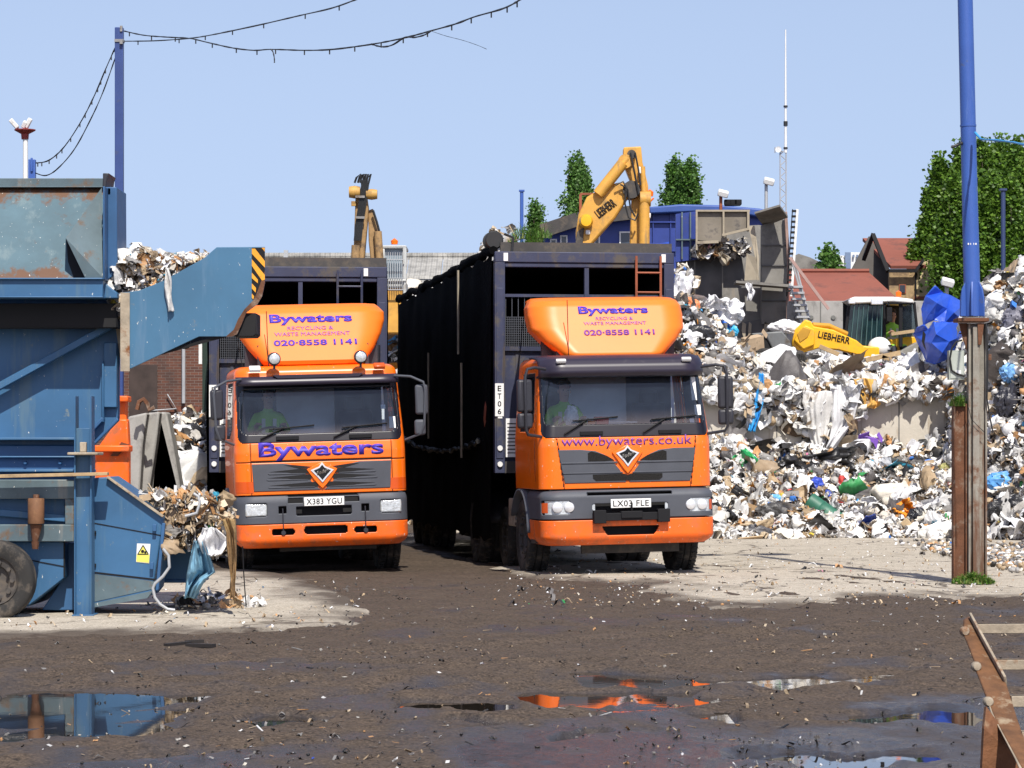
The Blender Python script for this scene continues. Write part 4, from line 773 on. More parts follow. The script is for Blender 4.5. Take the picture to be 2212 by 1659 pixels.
bp('chute_lip', mud_steel, lambda m: m.bar(at(232, 1030, BY-.02), at(353, 1116, BY-.02), .02, .08), .003, parent=chute)
bp('chute_foot', grey_blue, lambda m: (m.uv([(203, 1300), (330, 1272), (336, 1256), (203, 1240)], BY-.006, .004), m.uv([(204, 1312), (318, 1292), (330, 1276), (204, 1303)], BY-.012, .1)), 0, parent=chute)
bp('chute_hinge', blue_dark, lambda m: (m.bar(at(340, 1275, BY-.03), at(354, 1130, BY-.03), .03, .06), [m.boxc(at(u, v, BY-.05), (.035, .03, .07)) for u, v in ((334, 1140), (328, 1222))]), .004, parent=chute)
st = bp('warning_sticker', white_pl, lambda m: m.uv([(296, 1174), (325, 1175), (322, 1217), (294, 1214)], BY-.006, .004), 0)
bp('sticker_panel', M('sticker_yellow', (.72, .66, .12), .5), lambda m: (m.uv([(295.5, 1197), (323, 1198), (322, 1216), (294.5, 1213)], BY-.008, .001), m.uv([(309, 1178), (320, 1197), (298, 1197)], BY-.009, .002)), 0, parent=st)
bp('sticker_symbol', ink, lambda m: (m.bar(at(309, 1178, BY-.011), at(320.5, 1197, BY-.011), .008, .002), m.bar(at(309, 1178, BY-.0112), at(297.5, 1197, BY-.0112), .008, .002), m.bar(at(297.5, 1197, BY-.0114), at(320.5, 1197, BY-.0114), .008, .002), m.lathe([(0, -.001), (.016, -.001)], at(308, 1191, BY-.011), 'y', 12), m.lathe([(0, -.001), (.012, -.001)], at(314, 1193, BY-.011), 'y', 10)), 0, parent=st)
bp('rear_panel', blue, lambda m: m.uv([(344, 1172), (440, 1172), (440, 1257), (338, 1257)], BY+1.0, .5))
bp('rear_panel_edge', blue_dark, lambda m: m.uv(rect(336, 1252, 442, 1259), BY+.97, .1))
# conveyor cheek with chevrons, reaching over towards the lorry
CY = BY+.15
ck = [(262, 800), (262, 632), (300, 628), (352, 607), (440, 558), (468, 534), (572, 533), (572, 612), (566, 640), (556, 657), (532, 675), (522, 700), (512, 722), (500, 727), (430, 727), (272, 801)]
cheek = bp('hopper_cheek', M('cheek_blue_paint', (.052, .148, .252), .5, var=.14, vs=1.2, dirt=(.16, .19, .21), damt=.64, ds=4, streak=(.09, .18, .28), samt=.56, dpos=.08, fleck=(36, .71)), lambda m: m.uv(ck, CY, .03), .004)
bp('cheek_edge', mud_steel, lambda m: (m.uv(rect(260, 632, 280, 802), CY-.02, .018),), 0, parent=cheek)
bp('cheek_rust', rust, lambda m: m.uv([(572, 585), (572, 612), (566, 640), (556, 657), (532, 675), (522, 700), (512, 722), (500, 727), (488, 727), (505, 712), (514, 690), (528, 668), (548, 648), (556, 630)], CY-.006, .005), 0, parent=cheek)
bp('hazard_panel', ink, lambda m: m.uv([(544, 535), (572, 535), (572, 586), (558, 628), (547, 650), (544, 640)], CY-.004, .0035), 0, parent=cheek)
bp('hazard_stripe', haz_y, lambda m: [m.uv(p, CY-.0085, .003) for p in ([(544, 537), (551, 537), (572, 564), (572, 578), (544, 548)], [(544, 560), (572, 594), (572, 604), (566, 606), (544, 574)], [(544, 589), (557, 604), (557, 612), (544, 601)], [(565, 535), (572, 535), (572, 544)], [(544, 612), (553, 622), (552, 632), (544, 623)], [(544, 634), (549, 640), (547, 647), (544, 643)])], 0, parent=cheek)
bp('cheek_shoe', black, lambda m: m.uv([(505, 727), (530, 676), (553, 676), (553, 722), (547, 727)], CY+.035, .5))
bp('far_cheek', blue_dark, lambda m: m.uv([(285, 745), (285, 650), (390, 610), (470, 560), (500, 690), (430, 690)], CY+1.5, .03))
bp('hopper_floor', black, lambda m: m.add([at(262, 790, CY+.03), at(500, 725, CY+.03), at(490, 690, CY+1.5), at(285, 745, CY+1.5)], [(0, 1, 2, 3)]), 0, solid=.03)
bp('drain_hook', hose_m, lambda m: m.tube([at(400, 737, CY+.05)+Vector((.05*math.cos(a), 0, -.02-.05*math.sin(a))) for a in np.linspace(-.3, 3.6, 10)], .012, 6), 0)
wh = wheel(bal, Vector((at(-12, 0, BY-.5).x, BY-.45, .385))-BL, .385, .26, dust_steel, lug=True)
wh.rotation_euler = (0, 0, R(90))
# stray rubbish in the hopper, spilling from the chute, and hanging from it
rs = np.random.RandomState(21)
def blob_heap(name, label, fn, n, w, size, kind='stuff', cat='rubbish', tilt=.8, kinds=None, base=None):
    h = Heap()
    if base is not None: h.raw(*base)
    for kd, frac, sm in kinds or (('sheet', .5, 1), ('bag', .14, .8), ('strip', .16, 1.4), ('card', .08, .9), ('plank', .08, 1.2), ('box', .04, .6)):
        m = int(n*frac); P, Nn = fn(m); h.put(kd, P, rs.uniform(size[0], size[1], m)*sm, rs, palette(rs, m, w), tilt, Nn)
    return h.build(name, label, cat, kind)
def pixel_poly_points(poly, Y0, Y1):
    us = [p[0] for p in poly]; vs = [p[1] for p in poly]
    def fn(m):
        out = []
        while len(out) < m:
            u, v = rs.uniform(min(us), max(us)), rs.uniform(min(vs), max(vs))
            if sdist(np.array([u]), np.array([v]), poly)[0] > 0: out.append(tuple(at(u, v, rs.uniform(Y0, Y1))))
        return np.array(out), np.tile(np.array([[0, -.75, .65]]), (m, 1))
    return fn
m = MB(); a = [at(232, 560, CY+1.2), at(462, 545, CY+1.2), at(400, 640, CY+.1), at(232, 700, CY+.1)]
o = blob_heap('rubbish_load', 'shredded paper and plastic heaped in the top of the baler hopper', pixel_poly_points([(230, 640), (232, 566), (262, 543), (300, 541), (340, 553), (420, 555), (452, 552), (400, 584), (350, 608), (300, 630), (262, 650), (262, 690), (240, 640)], CY+.08, CY+.9), 2200, (4.2, 2.4, .6, .10, .10), (.03, .10), kinds=(('sheet', .7, 1), ('bag', .22, .7), ('film', .04, 2.2), ('strip', .04, 1.2)))
mb = MB(); mb.uv([(236, 636), (236, 576), (262, 558), (330, 562), (436, 562), (352, 607), (300, 628), (262, 640), (262, 790), (240, 640)], CY+.45, .9); mb.build('heap_core', tan_sheet, o)
o = blob_heap('timber_spill', 'broken wood and torn bags spilling from the baler chute', pixel_poly_points([(352, 1118), (300, 1075), (330, 1062), (430, 1062), (470, 1070), (500, 1110), (502, 1170), (490, 1195), (455, 1200), (440, 1180), (400, 1170), (355, 1195), (350, 1150)], BY+.05, BY+.9), 1000, (1.2, 3.0, .7, .5, .10), (.05, .15), kinds=(('sheet', .36, .8), ('bag', .10, .5), ('plank', .36, 1.7), ('card', .16, 1), ('film', .02, 2)))
mb = MB(); mb.uv([(352, 1118), (320, 1080), (430, 1075), (490, 1115), (495, 1165), (440, 1170), (400, 1160), (354, 1180)], BY+.4, .7); mb.build('heap_core', tan_sheet, o)
def cloth(name, label, cat, pts, mat, Y, wob=.06, th=.0, group=None):      # hanging cloth: list of (u_left, u_right, v) rows
    c = at((pts[0][0]+pts[0][1])/2, pts[0][2], Y); m = MB(c); k = len(pts)-1; r1, r2 = rnd.uniform(0, 6), rnd.uniform(4, 9)
    def f(a, b):
        t = b*k; i = min(k-1, int(t)); g = t-i; ul, ur, v = [pts[i][j]+(pts[i+1][j]-pts[i][j])*g for j in range(3)]
        return at(ul+(ur-ul)*a+2.5*math.sin(7*b+5*a+r1), v+1.5*math.sin(9*a+r2), Y+wob*math.sin(a*r2*1.7+r1+b*2)+.5*wob*math.sin(b*11+a*4)+.35*wob*math.sin(a*31+r1*3+b*5))
    m.grid(f, 30, 30); o = m.build(name, mat, smooth=70, loc=c, solid=.006); return tag(o, label, cat, group)
cl_blue = M('pale_blue_cloth', (.17, .34, .46), .9, var=.2, vs=5, dirt=(.12, .22, .3), damt=.55, bmp=.3, bs=20)
cl_white = M('white_film', (.70, .70, .71), .45, var=.15, vs=6, dirt=(.4, .38, .33), damt=.6, bmp=.3, bs=20)
cl_brown = M('brown_sacking', (.22, .13, .055), .95, var=.3, vs=10, dirt=(.4, .28, .12), damt=.5, bmp=.4, bs=40)
cl_grey = M('grey_sheet', (.60, .59, .57), .75, var=.15, vs=5, dirt=(.34, .31, .26), damt=.56, bmp=.5, bs=14, spec=.3)
cloth('blue_cloth', 'pale blue cloth hanging from the spilled wood beside the baler', 'cloth', [(418, 440, 1168), (412, 452, 1200), (406, 466, 1235), (402, 448, 1250), (398, 435, 1268), (396, 420, 1292)], cl_blue, BY+.0, .09)
cloth('torn_bag', 'torn white bag hanging over the edge of the spilled wood', 'bag', [(438, 470, 1140), (425, 492, 1165), (440, 480, 1195), (450, 470, 1200)], cl_white, BY-.08, .07)
cloth('sacking_strip', 'ragged brown strip of sacking dangling beside the orange bumper', 'sacking', [(480, 505, 1120), (492, 510, 1150), (494, 514, 1200), (495, 511, 1240), (496, 506, 1262), (499, 505, 1292)], cl_brown, BY-.12, .04)
cloth('paper_strip', 'dirty white paper strip hanging down the blue hopper cheek', 'paper', [(356, 364, 578), (357, 368, 610), (359, 372, 640), (362, 375, 672)], cl_grey, CY-.05, .015)
m = MB(); p = [at(u, v, BY-.1) for u, v in ((524, 1180), (526, 1230), (529, 1275), (532, 1311))]; m.tube(p, .006, 5); tag(m.build('steel_rod', ink), 'thin black rod hanging beside the spilled wood', 'rod')
m = MB(); p = [at(u, v, BY-.15) for u, v in ((352, 1185), (364, 1200), (366, 1225), (352, 1245), (335, 1260), (330, 1270), (334, 1290), (345, 1305), (362, 1316), (378, 1318))]; m.tube(p, .016, 7); tag(m.build('hose', grey_m, smooth=60), 'grey hose looping down from the baler chute to the concrete', 'hose')
m = MB(); p = [at(u, v, BY-.2) for u, v in ((400, 1115), (425, 1108), (432, 1085), (428, 1072), (418, 1066))]; m.tube(p, .015, 7); tag(m.build('cable_loop', grey_m, smooth=60), 'grey cable loop sticking out of the spilled wood', 'cable')
def gscatter(poly, m):
    us = [p[0] for p in poly]; vs = [p[1] for p in poly]; out = []
    while len(out) < m:
        u, v = rs.uniform(min(us), max(us)), rs.uniform(min(vs), max(vs))
        if sdist(np.array([u]), np.array([v]), poly)[0] > 0: g = gnd(u, v); out.append((g.x, g.y, .07))
    return np.array(out)
h = Heap(); P = gscatter([(375, 1325), (390, 1305), (430, 1300), (470, 1298), (520, 1302), (560, 1310), (570, 1322), (480, 1322), (420, 1330)], 110)
h.put('sheet', P[:60], rs.uniform(.05, .16, 60), rs, palette(rs, 60, (3, 1.5, 1, .8, .1)), .5); h.put('plank', P[60:85], rs.uniform(.12, .4, 25), rs, palette(rs, 25, (0, 4, 1, 1, 0)), .15); h.put('bag', P[85:], rs.uniform(.04, .12, 25), rs, palette(rs, 25, (2, 1, 1, 1, 0)), .4)
h.build('scraps', 'torn plastic and splinters dropped on the concrete under the chute', 'scraps', 'stuff')
# orange skip behind, leaning concrete blocks
ok = at(240, 970, 33.0); sk = thing('orange_skip', 'orange steel skip standing behind the blue baler', 'skip', (ok.x, 34, 0))
OS = Vector((ok.x, 34, 0)); m = MB(OS); m.uv([(205, 975), (255, 905), (275, 905), (278, 965), (278, 1300), (205, 1300)], 33.2, .2); m.build('body', orange_p, sk, bevel=.02)
m = MB(OS); m.uv(rect(200, 962, 279, 976), 33.1, .32); m.uv(rect(250, 855, 276, 868), 33.1, .32); m.build('rim', orange_p, sk, bevel=.015)
m = MB(OS); m.uv(rect(254, 866, 273, 962), 33.22, .15); m.build('end_post', orange_p, sk, bevel=.02)
m = MB(OS); m.uv([(278, 960), (254, 985), (238, 985), (262, 955)], 33.16, .04); m.build('hook_plate', rust, sk)
def block(label, P, Y, t):
    c = at(P[0][0], P[0][1], Y); c = Vector((c.x, Y, 0)); m = MB(c); m.uv(P, Y, t); o = m.build('concrete_block', conc_b, bevel=.03, loc=c); tag(o, label, 'block', 'wedge shaped concrete blocks')
block('pale concrete wedge block with a black gap below, beside the rubbish', [(345, 890), (360, 890), (374, 960), (395, 1085), (395, 1250), (372, 1250), (363, 1085), (346, 945), (338, 1060), (330, 1250), (308, 1250)], 41.5, .5)
block('grey concrete slab block leaning next to the orange skip', [(318, 892), (345, 889), (338, 955), (318, 1085), (308, 1250), (286, 1250), (300, 1000)], 41.2, .9)
block('dark weathered concrete slab nearest the orange skip', [(276, 900), (318, 891), (308, 960), (300, 1085), (284, 1250), (262, 1250), (276, 960)], 40.9, .9)
m = MB(); m.uv([(346, 946), (364, 1085), (372, 1250), (330, 1250), (338, 1060)], 42.05, .05); tag(m.build('gap_shade', black), 'black sheet standing for the shade in the gap of the pale concrete wedge', 'board')  # black sheet added in place of the gap's shade
m = MB(); p = [at(u, v, 40.6) for u, v in ((296, 885), (300, 868), (310, 862), (318, 872), (322, 885), (334, 880))]; m.tube(p, .035, 5); tag(m.build('strap', rust, smooth=30), 'rusty bent steel strap on top of the concrete slabs', 'strap')
# ================================================================ RUBBISH HEAPS AND THE RETAINING WALL
sm = lambda t: np.clip(t, 0, 1)**2*(3-2*np.clip(t, 0, 1))
WY = 56.0
def heap_front(x, y):                                             # in front of the wall
    n = fbm(x*.9, y*.9+3, 4)*.42+fbm(x*2.7, y*2.7, 3)*.16
    foot = 51.7+.35*fbm(x*.7, x*0+2, 3)
    h = (1.75+.25*fbm(x*.8, x*0+7, 3))*np.clip((y-foot)/4.0, 0, 1)**.85
    return np.where(y < foot, -.2, h+n*np.clip((y-foot)/1.0, 0, 1))*(x > 2.6)-.3*(x <= 2.6)
def heap_top(x, y):                                               # heaped on the yard behind the wall
    n = fbm(x*.8+4, y*.8, 4)*.4+fbm(x*2.6, y*2.6+1, 3)*.18
    crest = np.interp(x, [2.6, 3.5, 4.1, 4.7, 5.3, 6.0, 7.2, 9.5, 12], [4.4, 4.65, 4.3, 3.75, 3.3, 3.22, 3.25, 3.4, 3.6])
    t = sm((y-WY-.1)/3.8); return 2.82+(crest-2.82)*t+n*(.35+.65*np.clip(t*2, 0, 1))
def heap_right(x, y):
    n = fbm(x*.9+8, y*.9+2, 4)*.5+fbm(x*2.7, y*2.7+5, 3)*.2
    foot = 50.6-.3*np.clip(x-9, 0, 3)+.3*fbm(x*.8, x*0+4, 3)
    top = np.interp(x, [8.2, 8.7, 9.2, 9.7, 10.5, 13], [0, 2.4, 4.3, 5.1, 5.6, 6.0])
    h = top*sm((y-foot)/3.6*.8+.1); return np.where((y < foot) | (x < 8.2), -.3, h+n*np.clip((y-foot)/.8, 0, 1)*np.clip((x-8.2)/.5, 0, 1))
def heap_left(x, y): r = np.hypot((x+5.75)/2.1, (y-51.5)/6.0); return 2.1*np.clip(1-r**1.6, -.1, 1)+fbm(x*1.2, y*1.2, 4)*.35
def heap_mid(x, y): r = np.hypot((x+2.2)/3.2, (y-66)/4.5); return 5.1*np.clip(1-r**2, -.1, 1)+fbm(x*.9, y*.9+9, 4)*.5
def heap_obj(name, label, H, x0, x1, y0, y1, step, n, w, size, lim=None, seed=1, mix_=None):
    global rs
    rs = np.random.RandomState(seed); gx = np.arange(x0, x1+step, step); gy = np.arange(y0, y1+step, step); X, Y = np.meshgrid(gx, gy); x, y = X.ravel(), Y.ravel(); z = H(x, y)
    Fq = grid_faces(len(gx), len(gy)); keep = (z[Fq] > -.12).any(1); T = np.concatenate([Fq[keep][:, [0, 1, 2]], Fq[keep][:, [0, 2, 3]]])
    base = np.clip(palette(rs, len(x), (4, 2, 2, .2, 0))*.7, 0, .6); h = Heap(); h.raw(np.stack([x, y, z-.06], 1), T, base)
    e = .15; N_ = []
    px = rs.uniform(x0, x1, n*3); py = rs.uniform(y0, y1, n*3); pz = H(px, py); ok = pz > .0
    gxn = (H(px+e, py)-H(px-e, py))/(2*e); gyn = (H(px, py+e)-H(px, py-e))/(2*e); slope = np.sqrt(1+gxn**2+gyn**2)
    ok &= rs.rand(len(px)) < slope/ slope.max()*1.6                                          # even cover on steep faces
    if lim is not None: ok &= lim(px, py)
    j = np.where(ok)[0][:n]; P = np.stack([px[j], py[j], pz[j]], 1); Nn = np.stack([-gxn[j], -gyn[j], np.ones(len(j))], 1); Nn /= np.linalg.norm(Nn, axis=1, keepdims=True)
    P += Nn*rs.uniform(-.02, .10, (len(j), 1)); k = rs.rand(len(j))
    zone = fbm(P[:, 0]*.55+seed, P[:, 2]*1.2+P[:, 1]*.3, 3)                                    # drifts of paler and dirtier stuff
    for kd, a, b, s0, s1 in mix_ or (('sheet', 0, .26, .8, 1.5), ('sheet', .26, .46, .25, .6), ('film', .46, .55, 1.3, 2.8), ('bag', .55, .63, .6, 1.3), ('bag', .63, .71, .25, .5), ('strip', .70, .82, 1.0, 2.0), ('card', .82, .90, .7, 1.3), ('box', .90, .94, .5, 1.0), ('plank', .94, 1, 1.0, 2.2)):
        q = (k >= a) & (k < b); m = q.sum(); sc_ = rs.uniform(size[0], size[1], m)**1.0*rs.uniform(s0, s1, m); big = rs.rand(m) > .93; sc_[big] *= 1.9
        ww = w if kd not in ('plank', 'card', 'box', 'film') else ((.6, 3, .5, .3, .1) if kd != 'film' else (6, .5, 1, .5, .0)); C = palette(rs, m, ww)
        if kd in ('sheet', 'bag', 'film'): d = palette(rs, m, (.8, 1.6, 2.2, 1.2, .35)); sw = (zone[q] < -.2) & (rs.rand(m) < .55); C[sw] = d[sw]
        h.put(kd, P[q], sc_, rs, C, .75, Nn[q])
    return h.build(name, label, 'rubbish heap', 'stuff')
WT = (7.2, 1.3, 1.2, .26, .20)
heap_obj('rubbish_heap', 'long low heap of mixed white rubbish in front of the retaining wall', heap_front, 2.7, 12.5, 51.0, 56.0, .12, 22000, WT, (.04, .17), seed=2)
heap_obj('rubbish_heap', 'rubbish piled on top of the retaining wall beside the wheel loader', heap_top, 2.4, 12.0, 56.15, 61.5, .14, 14000, WT, (.05, .19), seed=3)
heap_obj('rubbish_heap', 'tall steep rubbish heap behind the rusty pole base', heap_right, 8.2, 13, 50, 56.5, .12, 10500, (5.2, 1.6, 1.2, .6, .24), (.05, .20), seed=4)
heap_obj('rubbish_heap', 'rubbish mound between the concrete blocks and the lorry with roof spotlights', heap_left, -8.2, -3.4, 45.2, 56, .12, 4600, (5, 1.4, .9, .5, .22), (.06, .23), seed=5, lim=lambda x, y: y < 53)
heap_obj('rubbish_heap', 'rubbish mound seen in the gap between the two trailers', heap_mid, -5.4, 1.0, 61, 70, .2, 1500, (3.4, 1.5, .9, .5, .4), (.12, .40), seed=6, lim=lambda x, y: y < 66)
m = MB((0, WY, 0)); m.box(-1.5, 13, WY, WY+.25, 0, 2.80); [m.box(x-.012, x+.012, WY-.006, WY+.002, 0, 2.79, 1) for x in (2.9, 5.2, 7.6, 10)]
tag(m.build('retaining_wall', [conc_w, hall_dark], bevel=.03, loc=(0, WY, 0)), 'stained pale concrete retaining wall with rubbish draped over its edge', 'wall')
rs = np.random.RandomState(9); h = Heap()                                                       # spill hanging over the edge of the wall
n = 760; x = rs.uniform(2.8, 10.5, n); over = np.interp(x, [2.8, 4.2, 4.6, 5.5, 6.6, 7.0, 7.6, 9.5], [.25, .35, .8, .8, .75, .5, .25, .3])*(.5+vn(x*1.7, x*0)); z = 2.95-rs.uniform(0, 1, n)**1.3*over; P = np.stack([x, np.full(n, WY-.05)-rs.uniform(0, .22, n), z], 1)
Nn = np.tile(np.array([[0, -.9, .4]]), (n, 1))
h.put('sheet', P[:430], rs.uniform(.12, .42, 430), rs, palette(rs, 430, WT), .5, Nn[:430]); h.put('bag', P[430:600], rs.uniform(.1, .3, 170), rs, palette(rs, 170, WT), .8, Nn[430:600]); h.put('strip', P[600:], rs.uniform(.2, .6, 160), rs, palette(rs, 160, (2, 2, 1, 1, .2)), 1.4, Nn[600:])
h.build('rubbish_drape', 'torn plastic and rags hanging over the edge of the retaining wall', 'rubbish', 'stuff')
g_ = gnd(2190, 1210); h = Heap(); n = 2200; P = np.stack([rs.normal(g_.x+.2, 1.0, n), rs.normal(g_.y-.6, 3.2, n), np.full(n, .07)], 1); P = P[(P[:, 0] > 6.5) & (P[:, 1] > 34.5)]; n = len(P)
h.put('bag', P, rs.uniform(.03, .12, n), rs, palette(rs, n, (1.5, 2, 2, .4, .1)), .4); h.build('rubble', 'crushed rubble and grit strewn at the foot of the steep heap', 'rubble', 'stuff')
# ---- pieces one can pick out, each its own thing; laid where the sight line meets the heap
def on_heap(u, v):
    for Y in np.arange(49, 62, .05):
        p = at(u, v, Y); X1, Y1 = np.array([p.x]), np.array([Y])
        z = max(heap_front(X1, Y1)[0] if Y < WY else -9, heap_top(X1, Y1)[0] if Y > WY+.15 else -9, heap_right(X1, Y1)[0], 2.8 if WY < Y < WY+.25 else -9, 0)
        if z >= p.z: return at(u, v, Y-.12)
    return at(u, v, 60)
def crumpled(name, label, cat, u, v, w, hgt, col, rough=.5, kind='bag', rot=(0, 0, 0), seed=0, group=None, depth=None, pos=None, bmp=.5):
    r = np.random.RandomState(seed+100); p = pos or on_heap(u, v); s = F/p.y; W, H_ = w/s, hgt/s; D_ = depth or min(W, H_)*.8
    if kind == 'bag':
        bm = bmesh.new(); bmesh.ops.create_icosphere(bm, subdivisions=4, radius=.5); V = np.array([q.co[:] for q in bm.verts])
        a, b, c = V.T; d = 1+.30*fbm(a*4+seed, b*4+c*3, 4, .6)+.22*fbm(a*9+c*7, b*9+seed, 3, .6)-.25*np.abs(fbm(a*6+b*3+seed, c*6, 3))
        V = V*d[:, None]*np.array([W, D_, H_])
        for q, co_ in zip(bm.verts, V): q.co = co_
        me = bpy.data.meshes.new(name); bm.to_mesh(me); bm.free(); me.polygons.foreach_set('use_smooth', [True]*len(me.polygons)); me.set_sharp_from_angle(angle=R(38))
    elif kind == 'sheet':
        n = 22; g = np.linspace(-.5, .5, n); A, B = np.meshgrid(g, g); a, b = A.ravel(), B.ravel()
        q = fbm(a*4+seed, b*4, 3, .6); y = .5*q+.22*np.sin(a*9+seed+b*3)+.16*np.sin(a*23+b*5); x = a*(1+.3*fbm(b*3+seed, a*0, 2))+.08*fbm(b*7, a*3+seed, 2); z = b*(1+.35*fbm(a*5+seed, b*0, 3))
        V = np.stack([x*W, y*D_, z*H_], 1); me = bpy.data.meshes.new(name); me.from_pydata(V.tolist(), [], grid_faces(n, n).tolist()); me.polygons.foreach_set('use_smooth', [True]*len(me.polygons)); me.set_sharp_from_angle(angle=R(55))
    elif kind == 'box':
        m = MB(); m.box(-W/2, W/2, -D_/2, D_/2, -H_/2, H_*.5); m.bar((-W/2, -D_/2, H_/2), (-W*.62, -D_*.8, H_*.75), D_*.9, .012); m.bar((W/2, -D_*.5, H_/2), (W*.7, -D_*.3, H_*.7), D_*.8, .012); o = m.build(name, M(name+'_card', col, rough, var=.2, vs=5, dirt=[x*.6 for x in col], damt=.58), bevel=.01, loc=p)
        o.rotation_euler = [R(x) for x in rot]; return tag(o, label, cat, group)
    elif kind == 'plank':
        m = MB(); m.box(-W/2, W/2, -.012, .012, -H_/2, H_/2); o = m.build(name, M(name+'_wood', col, rough, var=.25, vs=8, dirt=[x*.6 for x in col], damt=.55), bevel=.004, loc=p); o.rotation_euler = [R(x) for x in rot]; return tag(o, label, cat, group)
    o = mesh_obj(name, me, M(name+'_film', col, rough, var=.14, vs=7, bmp=bmp, bs=25)); o.location = p; o.rotation_euler = [R(x) for x in rot]; tag(o, label, cat, group)
    if kind == 'sheet': d = o.modifiers.new('thick', 'SOLIDIFY'); d.thickness = .006
    return o
